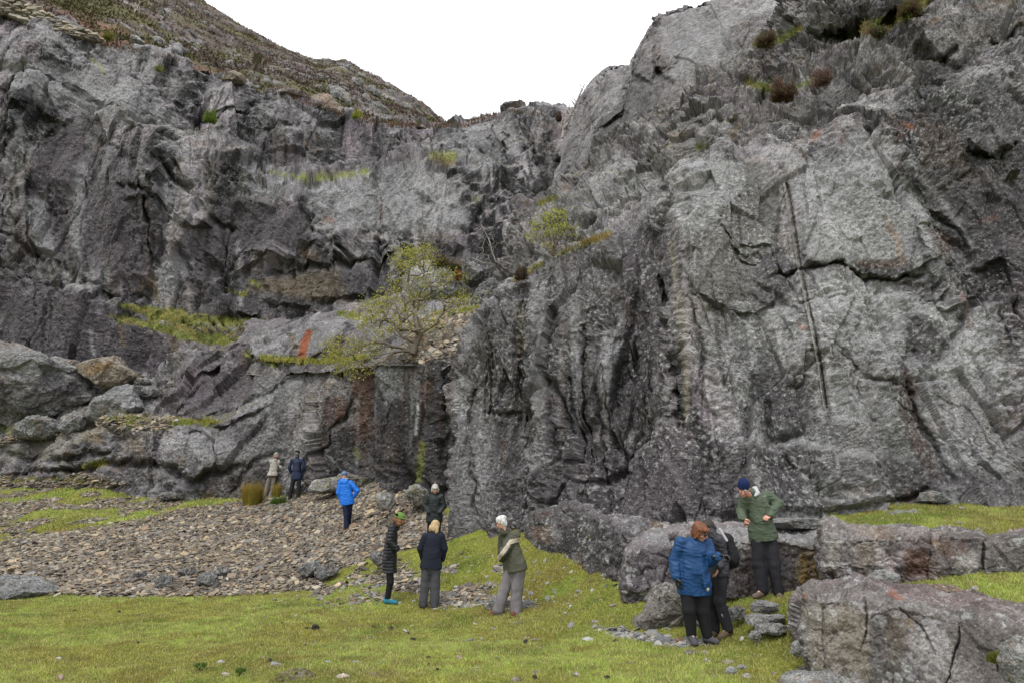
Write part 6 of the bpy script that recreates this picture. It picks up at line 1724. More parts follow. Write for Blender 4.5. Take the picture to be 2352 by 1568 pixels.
bush('heather_bush', 'twiggy pinkish heather bush right of the largest one on the crag', 'heather', 1894, 172, 26, 20, 18.2, 2600, [(.16, .09, .07), (.12, .08, .06), (.2, .13, .1)], 958, .08)
bush('heather_bush', 'heather clump on the left end of the upper mossy ledge', 'heather', 1758, 84, 34, 14, 19.8, 3200, [(.15, .09, .07), (.12, .11, .04)], 959, .08)
bush('heather_bush', 'red brown heather clump at the top edge of the crag', 'heather', 2092, 14, 34, 16, 18.6, 3600, [(.16, .08, .06), (.11, .12, .03)], 960, .08)
bush('heather_bush', 'dark heather on the mossy ledge under the overhang', 'heather', 2010, 70, 30, 14, 18.8, 2600, HB + GB[:1], 961, .08)
bush('heather_bush', 'heather clump on the ridge beside the slate chute', 'heather', 1108, 716, 16, 15, 21.6, 2200, HB, 962, .08)
bush('heather_bush', 'brown and green scrub in the hollow above the tree', 'heather', 1030, 604, 40, 12, 30.5, 3000, HB + GB[:1], 963, .14)
bush('bracken', 'rust coloured dead bracken beside the rounded boulder', 'bracken', 1052, 628, 14, 10, 29.8, 700, [(.28, .09, .03), (.2, .08, .03)], 964, .14)
bush('heather_bush', 'tiny brown scrub on the grass terrace right end', 'heather', 718, 716, 12, 8, 36.8, 400, HB, 965, .12)
bush('heather_bush', 'dark scrub on the skyline beside the bare shrub', 'heather', 1282, 264, 10, 10, 48.5, 500, HB, 966, .25)
bush('green_plant', 'leafy green weed beside the rush clump', 'plant', 642, 1146, 22, 9, 25.2, 2600, [(.08, .15, .025), (.11, .19, .03)], 967, .06)
bush('green_plant', 'small green weed at the top edge of the scree', 'plant', 738, 1143, 7, 6, 25, 400, [(.1, .18, .03)], 968, .05)
bush('green_plant', 'small fern at the foot of the bank by the dark knob of rock', 'plant', 1362, 1232, 12, 10, 14.0, 900, [(.1, .2, .03), (.14, .22, .03)], 969, .05)
bush('green_plant', 'round cushion of moss right of the near outcrop crack', 'plant', 2288, 1504, 20, 14, 7.2, 5000, [(.2, .21, .04), (.14, .17, .03)], 970, .025)
bush('green_plant', 'straw coloured grass tuft on top of the near outcrop', 'plant', 2258, 1412, 13, 9, 8.2, 900, [(.36, .3, .12), (.3, .27, .08)], 971, .05)
bush('green_plant', 'second straw coloured grass tuft below it on the near outcrop', 'plant', 2276, 1428, 13, 9, 8.0, 900, [(.36, .3, .12), (.26, .27, .06)], 972, .05)
bush('green_plant', 'dark green rosette of leaves in the lower left lawn', 'plant', 461, 1524, 16, 3, 8.7, 700, [(.13, .21, .045), (.17, .25, .05)], 973, .03)
bush('green_plant', 'dark green rosette of leaves near the buff stone', 'plant', 552, 1536, 12, 3, 8.45, 600, [(.12, .2, .045), (.16, .23, .05)], 974, .03)
# rush clumps
def rush(label, cx, cy, rx, hgt, Y_, n, seed, cols):
    R = np.random.default_rng(seed)
    c0 = P(cx, cy, Y_); rw = rx / F * Y_; hh = hgt / F * Y_
    a = R.uniform(0, 2 * np.pi, n); r = R.uniform(0, 1, n) ** .5
    b = c0 + np.stack([np.cos(a) * r * rw * .7, np.sin(a) * r * rw * .7, 0 * a], -1)
    l = np.stack([np.cos(a) * r * .26, np.sin(a) * r * .26, np.ones(n)], -1) + R.normal(0, .13, (n, 3))
    h_ = R.uniform(.5, 1.1, (n, 1)) * hh
    t = np.stack([-np.sin(a), np.cos(a), 0 * a], -1) * .012
    V = np.stack([b - t, b + t, b + l * h_], 1)
    cc = np.array(cols)[R.integers(0, len(cols), n)] * R.uniform(.7, 1.25, (n, 1))
    C = np.repeat(cc[:, None], 3, 1); C[:, :2] *= np.array([.55, .8, .5])
    o = mesh_obj('rush_clump', V.reshape(-1, 3) - c0, np.arange(3 * n).reshape(n, 3), M['blade'], col=C.reshape(-1, 3))
    o.location = tuple(c0)
    return tag(o, label, 'plant')
rush('tall golden brown rush clump left of the knitted sweater figure', 578, 1160, 25, 48, 26.2, 1900, 981, [(.42, .24, .06), (.34, .2, .05), (.22, .22, .04)])
rush('thin golden rush tuft between the two figures at the wall', 634, 1140, 12, 30, 25.7, 350, 982, [(.4, .25, .07), (.3, .24, .05)])
# moss mound at the bottom
rp([(628, 1568), (640, 1546), (670, 1536), (705, 1540), (724, 1556), (715, 1575), (660, 1580)], 8.3, .22, 'low brown mossy hummock at the bottom edge', 'hummock', 991, (.10, .08, .03), name='moss_hummock', moss=.5, lich=.25, amp=.6)

# ------------------------------------------------------------------ dry stone wall on the hillside edge
def stone_wall():
    R = np.random.default_rng(5)
    VV, FF, CC, o = [], [], [], 0
    line = [(-60, -30, 49.5), (0, 12, 49.5), (60, 40, 49.5), (120, 62, 49.5), (170, 78, 49.5), (222, 92, 49.8)]
    pts = [P(*q) for q in line]
    hgt = [1.6, 1.5, 1.5, 1.1, .7, .3]
    root_c = pts[2]
    for k in range(len(pts) - 1):
        a, b = pts[k], pts[k + 1]
        L = np.linalg.norm(b - a); n = int(L * 26)
        for _ in range(n):
            t = R.uniform(0, 1); h_ = hgt[k] + (hgt[k + 1] - hgt[k]) * t
            c = a + (b - a) * t + np.array([0, R.uniform(-.3, .3), R.uniform(-.5, 1) * h_ * .9])
            w, d, e = R.uniform(.15, .5), R.uniform(.15, .3), R.uniform(.04, .1)
            bx = np.array([[x, y, z] for z in (-1, 1) for y in (-1, 1) for x in (-1, 1)]) * np.array([w, d, e]) * R.uniform(.75, 1.15, (8, 3))
            an, tl = R.uniform(-.5, .5), R.uniform(-.28, .12)
            ca, sa = math.cos(an), math.sin(an)
            bx = bx @ np.array([[ca, sa, 0], [-sa, ca, 0], [0, 0, 1]])
            bx[:, 2] += bx[:, 0] * tl
            VV.append(bx + c); FF.append(np.array([[0, 2, 3, 1], [4, 5, 7, 6], [0, 1, 5, 4], [2, 6, 7, 3], [0, 4, 6, 2], [1, 3, 7, 5]]) + o); o += 8
            col = np.array([(.33, .3, .25), (.26, .23, .19), (.2, .18, .15), (.36, .31, .24)][R.integers(0, 4)]) * R.uniform(.7, 1.2)
            CC.append(np.tile(col, (8, 1)))
    ob = mesh_obj('dry_stone_wall', np.concatenate(VV) - root_c, np.concatenate(FF), M['chip'], col=np.concatenate(CC))
    ob.location = tuple(root_c)
    tag(ob, 'tumbledown dry stone wall of thin slabs along the top left rim', 'stone wall')
stone_wall()

# turf and moss on the right hand shelf behind the ledge
R, p, X, Y, q, nn = sample_ground(220000, (2.5, 14), (8, 14.5), 51)
dens = pmask(X, Y, [(1960, 1200), (2050, 1180), (2110, 1155), (2600, 1140), (2600, 1235), (2250, 1235), (2140, 1215), (2000, 1208)], 6)
dens = np.maximum(dens, pmask(X, Y, [(2060, 1345), (2200, 1350), (2400, 1370), (2400, 1400), (2240, 1390), (2150, 1362)], 8) * .4)
keep = R.uniform(0, 1, len(p)) < dens
p = p[keep]
blades('shelf_grass', p, R.uniform(.02, .06, len(p)), R.uniform(.008, .014, len(p)), turfcol, 52, 'short turf and moss on the shelf above the long right ledge')

# crags standing out of the heather on the hillside
_hx, _hy = Xh.ravel(), Yh.ravel(); _hq = Qh.reshape(-1, 3)
_X, _Y = proj(_hq)
for k, (x, y, w, h_) in enumerate([(485, 200, 28, 34), (530, 212, 42, 34), (500, 232, 30, 18), (575, 257, 40, 18), (640, 266, 20, 18), (350, 146, 22, 14), (366, 164, 22, 12), (415, 190, 18, 10), (410, 256, 34, 30), (436, 280, 26, 26),
                                    (460, 266, 18, 14), (495, 283, 20, 16), (532, 326, 14, 18), (725, 317, 26, 18), (762, 319, 28, 20), (655, 350, 18, 10), (595, 386, 16, 12), (372, 220, 40, 20), (335, 262, 22, 12), (110, 122, 50, 26), (55, 95, 30, 30), (205, 165, 52, 24), (236, 183, 34, 24),
                                    (50, 210, 70, 50), (120, 235, 60, 60), (215, 262, 70, 70), (960, 342, 80, 50), (1005, 410, 70, 70), (1055, 495, 80, 70), (1180, 465, 50, 60), (1222, 490, 70, 80), (1255, 530, 70, 60), (1090, 450, 60, 70), (892, 442, 60, 50), (832, 378, 44, 34), (872, 388, 34, 34),
                                    (935, 480, 110, 100), (1120, 540, 110, 70), (820, 440, 70, 50), (1035, 380, 60, 40), (205, 36, 60, 40), (280, 70, 50, 26), (390, 320, 60, 50)]):
    vx, vy = 344.5 + x * .47, y * .47
    i_ = int(np.argmin((_X - vx) ** 2 + (_Y - vy) ** 2))
    Yk_ = _hq[i_][1] - .2
    w *= .47; h_ *= .47
    Rk = random.Random(k)
    pl = [(vx + w * .52 * math.cos(a) * Rk.uniform(.75, 1.1), vy + h_ * .52 * math.sin(a) * Rk.uniform(.75, 1.1) + w * .18 * math.cos(a)) for a in [q * math.pi / 4 + Rk.uniform(-.2, .2) for q in range(8)]]
    rp(pl, Yk_, w * .4 / F * Yk_, 'grey crag standing out of the heather on the hillside', 'crag', 1100 + k, (.17, .17, .165), group='crags in the heather above the quarry', name='crag', amp=1.2, n=40)

# ------------------------------------------------------------------ people: smooth blended solids turned into one skin per garment
def unit(v):
    v = np.asarray(v, float)
    return v / (np.linalg.norm(v) + 1e-9)

class Solid:
    def __init__(s, h): s.h = h; s.p = []
    def cap(s, a, b, ra, rb=None, k=.02, flat=None):
        """tapered limb from a to b; flat = (axis, factor) squeezes the section along axis"""
        s.p.append(('c', np.array(a, float), np.array(b, float), ra, ra if rb is None else rb, k, flat)); return s
    def ell(s, c, r, Rm=None, k=.02, neg=False):
        s.p.append(('n' if neg else 'e', np.array(c, float), np.array(r, float), np.eye(3) if Rm is None else Rm, k)); return s
    def mesh(s, post=None, cut=None):
        lo = np.full(3, 1e9); hi = -lo
        for q in s.p:
            if q[0] == 'c':
                r = max(q[3], q[4]) + .03
                lo = np.minimum(lo, np.minimum(q[1], q[2]) - r); hi = np.maximum(hi, np.maximum(q[1], q[2]) + r)
            elif q[0] == 'e':
                r = q[2].max() + .03
                lo = np.minimum(lo, q[1] - r); hi = np.maximum(hi, q[1] + r)
        n = np.ceil((hi - lo) / s.h).astype(int) + 2
        val = np.full(n, .2, np.float32)
        gx = [lo[i] + np.arange(n[i]) * s.h for i in range(3)]
        for q in s.p:
            if q[0] == 'c':
                r = max(q[3], q[4]) + q[5] + .03
                l2, h2 = np.minimum(q[1], q[2]) - r, np.maximum(q[1], q[2]) + r
            else:
                r = q[2].max() + q[4] + .03
                l2, h2 = q[1] - r, q[1] + r
            i0 = np.clip(((l2 - lo) / s.h).astype(int), 0, n - 1); i1 = np.clip(((h2 - lo) / s.h).astype(int) + 2, 1, n)
            sl = tuple(slice(i0[k], i1[k]) for k in range(3))
            X, Y, Z = np.meshgrid(gx[0][sl[0]], gx[1][sl[1]], gx[2][sl[2]], indexing='ij')
            p = np.stack([X, Y, Z], -1)
            if q[0] == 'c':
                a, b, ra, rb, k, fl = q[1:]
                ab = b - a
                t = np.clip(((p - a) @ ab) / (ab @ ab + 1e-9), 0, 1)
                d = p - a - t[..., None] * ab
                if fl is not None:
                    ax, f = fl
                    d = d + ((d @ ax) * (f - 1))[..., None] * ax
                d = np.linalg.norm(d, axis=-1) - (ra + (rb - ra) * t)
            else:
                c, r_, Rm, k = q[1:]
                u = ((p - c) @ Rm) / r_
                m = np.linalg.norm(u, axis=-1)
                d = (m - 1) * r_.min()
            v = val[sl]
            if q[0] == 'n':
                hh = np.clip(.5 - .5 * (v + d) / k, 0, 1)
                val[sl] = v * (1 - hh) - d * hh + k * hh * (1 - hh)
            else:
                hh = np.clip(.5 + .5 * (v - d) / k, 0, 1)
                val[sl] = v * (1 - hh) + d * hh - k * hh * (1 - hh)
        if post is not None:
            near = np.abs(val) < .05
            ii = np.argwhere(near)
            val[near] += post(lo + ii * s.h).astype(np.float32)
        if cut is not None:
            ii = np.argwhere(val < .02)
            mk = cut(lo + ii * s.h)
            kk = ii[mk]
            val[kk[:, 0], kk[:, 1], kk[:, 2]] = .02
        ins = val < 0
        c = [ins[a:n[0] - 1 + a, b:n[1] - 1 + b, d:n[2] - 1 + d] for a in (0, 1) for b in (0, 1) for d in (0, 1)]
        sm = sum(x.astype(np.int8) for x in c)
        act = (sm > 0) & (sm < 8)
        ci = np.argwhere(act)
        cid = np.full(act.shape, -1, np.int64); cid[act] = np.arange(len(ci))
        acc = np.zeros((len(ci), 3)); cnt = np.zeros(len(ci))
        cr_ = [(a, b, d) for a in (0, 1) for b in (0, 1) for d in (0, 1)]
        vv = [val[ci[:, 0] + a, ci[:, 1] + b, ci[:, 2] + d] for a, b, d in cr_]
        for i in range(8):
            for j in range(i + 1, 8):
                if sum(abs(cr_[i][k] - cr_[j][k]) for k in range(3)) != 1: continue
                x = (vv[i] < 0) != (vv[j] < 0)
                t = vv[i] / np.where(np.abs(vv[i] - vv[j]) < 1e-9, 1, vv[i] - vv[j])
                pt = np.array(cr_[i]) + t[:, None] * (np.array(cr_[j]) - np.array(cr_[i]))
                acc[x] += pt[x]; cnt[x] += 1
        V = lo + (ci + acc / np.maximum(cnt, 1)[:, None]) * s.h
        FF = []
        for ax in range(3):
            A = ins[tuple(slice(0, -1) if k == ax else slice(None) for k in range(3))]
            B = ins[tuple(slice(1, None) if k == ax else slice(None) for k in range(3))]
            e = np.argwhere(A != B)
            u, w = [k for k in range(3) if k != ax]
            e = e[(e[:, u] > 0) & (e[:, w] > 0) & (e[:, u] < n[u] - 1) & (e[:, w] < n[w] - 1)]
            q = []
            for du, dw in ((-1, -1), (0, -1), (0, 0), (-1, 0)):
                g = e.copy(); g[:, u] += du; g[:, w] += dw
                q.append(cid[g[:, 0], g[:, 1], g[:, 2]])
            q = np.stack(q, -1)
            fl = A[e[:, 0], e[:, 1], e[:, 2]]
            if ax == 1: fl = ~fl
            q[~fl] = q[~fl][:, ::-1]
            FF.append(q)
        Fq = np.concatenate(FF)
        Fq = Fq[(Fq >= 0).all(1)]
        return V, Fq

def cloth_mat(name, col, rough=.8, spec=.2, scale=60, var=.15, bump=.002):
    m, n, l, b = mat_new(name, rough, spec)
    tc = n.new("ShaderNodeTexCoord")
    n1 = n.new("ShaderNodeTexNoise"); n1.inputs['Scale'].default_value = scale; n1.inputs['Detail'].default_value = 4
    l.new(tc.outputs['Object'], n1.inputs['Vector'])
    n2 = n.new("ShaderNodeTexNoise"); n2.inputs['Scale'].default_value = 7; n2.inputs['Detail'].default_value = 3
    l.new(tc.outputs['Object'], n2.inputs['Vector'])
    ad = n.new("ShaderNodeMath"); ad.operation = 'ADD'
    l.new(n1.outputs['Fac'], ad.inputs[0]); l.new(n2.outputs['Fac'], ad.inputs[1])
    mr = n.new("ShaderNodeMapRange")
    mr.inputs['From Min'].default_value = .7; mr.inputs['From Max'].default_value = 1.3
    mr.inputs['To Min'].default_value = 1 - var; mr.inputs['To Max'].default_value = 1 + var
    l.new(ad.outputs[0], mr.inputs['Value'])
    mx = n.new("ShaderNodeMix"); mx.data_type = 'RGBA'; mx.blend_type = 'MULTIPLY'; mx.inputs['Factor'].default_value = 1
    if col is None:
        at = n.new("ShaderNodeAttribute"); at.attribute_name = "Col"
        l.new(at.outputs['Color'], mx.inputs[6])
    else:
        mx.inputs[6].default_value = (*col, 1)
    l.new(mr.outputs['Result'], mx.inputs[7])
    l.new(mx.outputs[2], b.inputs['Base Color'])
    bp = n.new("ShaderNodeBump"); bp.inputs['Distance'].default_value = bump; bp.inputs['Strength'].default_value = .6
    l.new(n1.outputs['Fac'], bp.inputs['Height']); l.new(bp.outputs[0], b.inputs['Normal'])
    return m
M['skin'] = cloth_mat('skin', None, .5, .4, 90, .08, .0005)
M['vcloth'] = cloth_mat('patterned_cloth', None, .85, .15, 120, .12, .002)
M['hair'] = cloth_mat('hair', None, .55, .35, 160, .25, .004)
_cm = {}
def cm(col, rough=.8, spec=.2):
    k = (tuple(col), rough)
    if k not in _cm: _cm[k] = cloth_mat('cloth', col, rough, spec)
    return _cm[k]

def folds(amp, sc, seed, ax=None, wr=.6, vert=False):
    def f(p):
        if vert:
            q = p * np.array([1, 1, .22]) * sc * 1.5
            return amp * (1.1 * fbm(q, 3, seed) + .5 * fbm(p @ rotm(.7, .8) * sc * 1.2, 2, seed + 1))
        q = p * np.array([1, 1, .55]) * sc
        a = fbm(q, 3, seed)
        w = fbm(p @ rotm(.6, .5) * np.array([1, .5, 2.6]) * sc * 1.3 + 5, 2, seed + 1)
        return amp * (a * .8 + wr * (np.abs(w) * -1.6 + .4))
    return f

def head_frame(c, fwd, nod=0, roll=0):
    fwd = unit(np.array([fwd[0], fwd[1], 0]))
    up = np.array([0, 0, 1.])
    rt = np.cross(fwd, up)
    f2 = fwd * math.cos(nod) - up * math.sin(nod)
    u2 = up * math.cos(nod) + fwd * math.sin(nod)
    r2 = rt * math.cos(roll) + u2 * math.sin(roll)
    u3 = u2 * math.cos(roll) - rt * math.sin(roll)
    return np.stack([r2, f2, u3], 1)            # columns: right, forward, up

def hand(sol, wrist, d, palm, side, curl=.5, sc=1.0, sel=None):
    """palm plate, four unequal jointed fingers and a thumb leaving the side of the palm"""
    d, palm = unit(d), unit(palm)
    palm = unit(palm - d * (palm @ d))
    w = np.cross(d, palm) * side
    Rm = np.stack([w, d, palm], 1)
    sol.ell(wrist + d * .045 * sc, np.array([.040, .052, .017]) * sc, Rm, .012)
    sol.cap(wrist - d * .03, wrist + d * .01, .026 * sc, .027 * sc, .015)
    for k, (o, L) in enumerate(((-.030, .066), (-.010, .078), (.010, .074), (.029, .058))):
        b = wrist + d * .085 * sc + w * o * sc
        ang, p_ = 0, b
        for j, fr in enumerate((.45, .32, .23)):
            ang += curl * (1.15 if j else .8) * (1 + .08 * k)
            dd = d * math.cos(ang) + palm * math.sin(ang) + w * o * 1.6
            q = p_ + unit(dd) * L * fr * sc
            sol.cap(p_, q, (.0105 - .001 * j) * sc, (.0098 - .001 * j) * sc, .004)
            p_ = q
    b = wrist + d * .03 * sc - w * .034 * sc
    m_ = b + (d * .6 - w * .6 + palm * .35 * (1 + curl)) * .038 * sc
    e = m_ + (d * .85 - w * .15 * (1 - curl) + palm * .5 * curl) * .034 * sc
    sol.cap(b, m_, .015 * sc, .012 * sc, .008).cap(m_, e, .0115 * sc, .0095 * sc, .005)

def person(label, J, face, Y, cfg):
    """J: joints in view pixels plus metres of extra depth"""
    s = cfg.get('s', 1.0)
    j = {k: P(v[0], v[1], Y + (v[2] if len(v) > 2 else 0)) for k, v in J.items()}
    fv = unit(np.array([face[0], face[1], 0.]))
    side = unit(j['sr'] - j['sl'])
    dep = unit(np.cross(side, [0, 0, 1]))
    feet = (j['al'] + j['ar']) / 2
    base = np.array([feet[0], feet[1], min(j['al'][2], j['ar'][2]) - .08])
    root = empty('person', base, label, 'person')
    hips = (j['hl'] + j['hr']) / 2
    chest = (j['sl'] + j['sr']) / 2 - np.array([0, 0, .10 * s])
    if 'chest' in j: chest = j['chest']
    bulk = cfg.get('bulk', 1.0)
    out = {}
    def add(nm, sol, mat, post=None, colf=None, lab=None, smooth=True, cut=None):
        V, Fq = sol.mesh(post, cut)
        o = mesh_obj(nm, V, Fq, mat, col=colf(V) if colf else None, smooth=smooth)
        rebase(o, root)
        if lab: o['label'] = lab
        return o
    H = head_frame(j['head'], cfg.get('look', face), cfg.get('nod', 0), cfg.get('roll', 0))
    hp = lambda x, y, z: j['head'] + H @ (np.array([x, y, z]) * cfg.get('hs', 1.0))
    hsz = cfg.get('hs', 1.0)
    # ---- body, one skin
    B = Solid(cfg.get('res', .007))
    E = lambda c, r, k=.012, neg=False: B.ell(hp(*c), np.array(r) * hsz, H, k, neg)
    E((0, -.012, .03), (.074, .094, .085)); E((0, .020, -.025), (.058, .068, .082)); E((0, .048, -.088), (.028, .028, .022))
    B.cap(hp(0, .086, .016), hp(0, .108, -.022), .008, .0125, .008)
    B.cap(hp(-.034, .078, .032), hp(.034, .078, .032), .010, .010, .012)
    for sx in (-1, 1):
        E((sx * .076, -.008, -.008), (.010, .021, .032), .006)
        E((sx * .036, .058, -.024), (.026, .026, .024), .02)
        E((sx * .030, .098, .010), (.014, .014, .009), .006, True)
    B.cap(hp(-.018, .086, -.056), hp(.018, .086, -.056), .009, .009, .006)
    B.cap(hp(0, -.025, -.06), j['neck'] - np.array([0, 0, .04]), .052, .06, .02)
    B.cap(chest, hips, .12 * s, .085 * s, .03, (dep, 1.3))
    B.cap(j['sl'], j['sr'], .05, .05, .03)
    for a in 'lr':
        B.cap(j['s' + a], j['e' + a], .044, .036, .02); B.cap(j['e' + a], j['w' + a], .035, .024, .015)
        B.cap(j['h' + a], j['k' + a], .07, .048, .02); B.cap(j['k' + a], j['a' + a], .045, .032, .02)
        B.cap(j['a' + a], j['t' + a], .032, .026, .01)
    if 'jaw' in cfg: pass
    for a in 'lr':
        hcfg = cfg.get('hand' + a)
        if hcfg:
            hand(B, j['w' + a], hcfg[0], hcfg[1], hcfg[2], hcfg[3], .55 if cfg.get('gloved') else 1.0)
        else:
            hand(B, j['w' + a] - unit(j['w' + a] - j['e' + a]) * .10, j['w' + a] - j['e' + a], fv, 1 if a == 'l' else -1, 1.1, .75)
    sk = np.array(cfg.get('skin', (.52, .29, .21)))
    def bc(V):
        q = (V - j['head']) @ H / hsz
        C = np.ones(V.shape) * sk
        lip = (np.abs(q[:, 0]) < .024) & (np.abs(q[:, 2] + .056) < .007) & (q[:, 1] > .07)
        C[lip] = sk * np.array([.8, .5, .5])
        chk = np.exp(-(((np.abs(q[:, 0]) - .04) / .018) ** 2 + ((q[:, 2] + .025) / .018) ** 2)) * (q[:, 1] > .03)
        C = mixc(C, sk * np.array([1.05, .65, .6]), .6 * chk)
        eye = (np.hypot((np.abs(q[:, 0]) - .030) / .013, (q[:, 2] - .009) / .006) < 1) & (q[:, 1] > .05)
        C[eye] = (.35, .33, .32)
        iris = (np.hypot((np.abs(q[:, 0]) - .030) / .006, (q[:, 2] - .009) / .006) < 1) & (q[:, 1] > .05)
        C[iris] = (.03, .02, .02)
        br = (np.hypot((np.abs(q[:, 0]) - .032) / .018, (q[:, 2] - .030) / .005) < 1) & (q[:, 1] > .05)
        C[br] = np.array(cfg.get('brow', (.12, .08, .05)))
        return C
    add('body', B, M['skin'], None, bc)
    # ---- trousers
    T = Solid(.011)
    tr = cfg.get('trouser', {})
    w1, w2, w3 = tr.get('w', (.092, .072, .066))
    T.cap(j['hl'] + [0, 0, .05], j['hr'] + [0, 0, .05], .100 * bulk ** .5, None, .05, (dep, 1.08)).ell(hips - [0, 0, .05], (.1, .085, .09), None, .05)
    for a in 'lr':
        hem = j['k' + a] + (j['a' + a] - j['k' + a]) * tr.get('len', 1.0)
        T.cap(j['h' + a], j['k' + a], w1, w2, .03); T.cap(j['k' + a], hem, w2, w3, .025)
    add('trousers', T, cm(tr.get('col', (.02, .02, .022)), .8), folds(tr.get('fold', .007), 8, cfg['seed'] + 1, vert=True))
    # ---- jacket
    A = Solid(.010)
    jk = cfg['jacket']
    t1, t2 = jk.get('t', (.155, .15))
    hem = hips + (np.array(jk['hem']) if 'hem' in jk else np.array([0, 0, -.02]))
    midp = (chest + hips) / 2
    A.cap(chest, midp, t1 * bulk, (t1 + t2) / 2 * bulk, .05, (dep, 1.28))
    A.cap(midp, hem - unit(chest - hips) * (.14 if 'skirt' not in jk else 0), (t1 + t2) / 2 * bulk, t2 * bulk, .05, (dep, 1.2))
    if 'skirt' not in jk:
        o_ = unit(chest - hips)
        A.cap(j['hl'] + o_ * .06, j['hr'] + o_ * .06, .112 * bulk, None, .06, (dep, 1.1)).cap(j['hl'] - o_ * .05, j['hr'] - o_ * .05, .112 * bulk, None, .05, (dep, 1.1))
    A.cap(j['sl'] - [0, 0, .012], j['sr'] - [0, 0, .012], .062, .062, .06)
    A.cap(j['neck'] - [0, 0, .05], j['neck'] + unit(j['head'] - j['neck']) * jk.get('collar', .02), .075, .068, .03)
    for a in 'lr':
        a1, a2, a3 = jk.get('arm', (.072, .062, .052))
        cuff = j['e' + a] + (j['w' + a] - j['e' + a]) * .96
        A.cap(j['s' + a], j['e' + a], a1, a2, .03); A.cap(j['e' + a], cuff, a2, a3, .02)
    if 'skirt' in jk:
        A.cap(hips, j['skirt'] - [0, 0, .14], t2 * bulk, jk['skirt'], .05, (dep, 1.15))
    if 'extra' in jk: jk['extra'](A, j, hp)
    cut = jk.get('cut')
    fo = folds(jk.get('fold', .009), jk.get('fs', 9), cfg['seed'] + 2, wr=jk.get('wr', .7))
    quilt = jk.get('quilt', 0)
    def jp(p):
        r = fo(p)
        if quilt:
            z = p[:, 2] + .1 * (p[:, 0] - hips[0]) * jk.get('qs', 0)
            r = r - .011 * np.abs(np.sin(np.pi * z / quilt)) ** .7 + .006
        return r
    def jcut(p):
        # flat hem
        ax_ = unit(chest - hips) if 'skirt' not in jk else np.array([0, 0, 1.])
        hz = (hem if 'skirt' not in jk else j['skirt'])
        dd = (p - hz) @ ax_
        far = np.minimum(np.linalg.norm(p - j['wl'], axis=1), np.linalg.norm(p - j['wr'], axis=1)) > .13
        dist_t = np.linalg.norm((p - hz) - np.outer(dd, ax_), axis=1)
        return (dd < -jk.get('drop', .08)) & (dist_t < .5) & far
    add('jacket' if not jk.get('name') else jk['name'], A, jk['mat'] if 'mat' in jk else cm(jk['col'], jk.get('rough', .6), .3), jp, (lambda V: jk['colf'](V, j)) if 'colf' in jk else None, cut=jcut)
    # ---- boots
    for a in 'lr':
        bt = cfg.get('boot', {})
        K = Solid(.008)
        ank, toe = j['a' + a], j['t' + a]
        heel = ank + unit(np.array([*(ank - toe)[:2], 0])) * .035 + np.array([0, 0, -.05])
        bh = bt.get('h', .07)
        K.cap(ank + [0, 0, bh - .03], ank - [0, 0, .03], .047, .048, .02)
        K.cap(heel, toe, .038, .036, .03)
        K.cap(ank - [0, 0, .03], toe, .046, .032, .03)
        so = np.array(bt.get('sole', (.08, .06, .045))); up = np.array(bt.get('col', (.07, .055, .045)))
        zs = min(heel[2], toe[2]) - .038
        sd = unit(np.array([-(toe - heel)[1], (toe - heel)[0], 0]))
        def kc(V, zs=zs, so=so, up=up):
            return np.where((V[:, 2] < zs + bt.get('st', .024))[:, None], so, up)
        add('boot', K, M['vcloth'], None, kc, cut=lambda p, zs=zs: p[:, 2] < zs + .006)
    # ---- hair
    hr = cfg.get('hair')
    if hr:
        Hs = Solid(.007)
        for c, r in hr['e']:
            Hs.ell(hp(*c), np.array(r) * hsz, H, .02)
        for c, r in hr.get('n', [((0, .10, -.045), (.066, .075, .095))]):
            Hs.ell(hp(*c), np.array(r) * hsz, H, .006, True)
        am = hr.get('amp', .007); cu = hr.get('curl', 0)
        def hpst(p):
            q = (p - j['head']) @ H
            z = fbm(q * np.array([38, 38, 12 + cu]) + 3, 3, cfg['seed'] + 9)
            return am * z + am * .8 * fbm(q * 22, 2, cfg['seed'] + 10)
        c1, c2 = np.array(hr['c'][0]), np.array(hr['c'][1])
        def hcf(V):
            q = (V - j['head']) @ H
            t = .6 * ss(-.5, .5, fbm(q * np.array([60, 60, 13 + cu]), 3, cfg['seed'] + 11))
            return c1 * (1 - t[:, None]) + c2 * t[:, None]
        add('hair', Hs, M['hair'], hpst, hcf)
    if 'more' in cfg: cfg['more'](add, j, hp, H, root, hsz)
    return root, j

HD = np.array([0, 0, -1.])
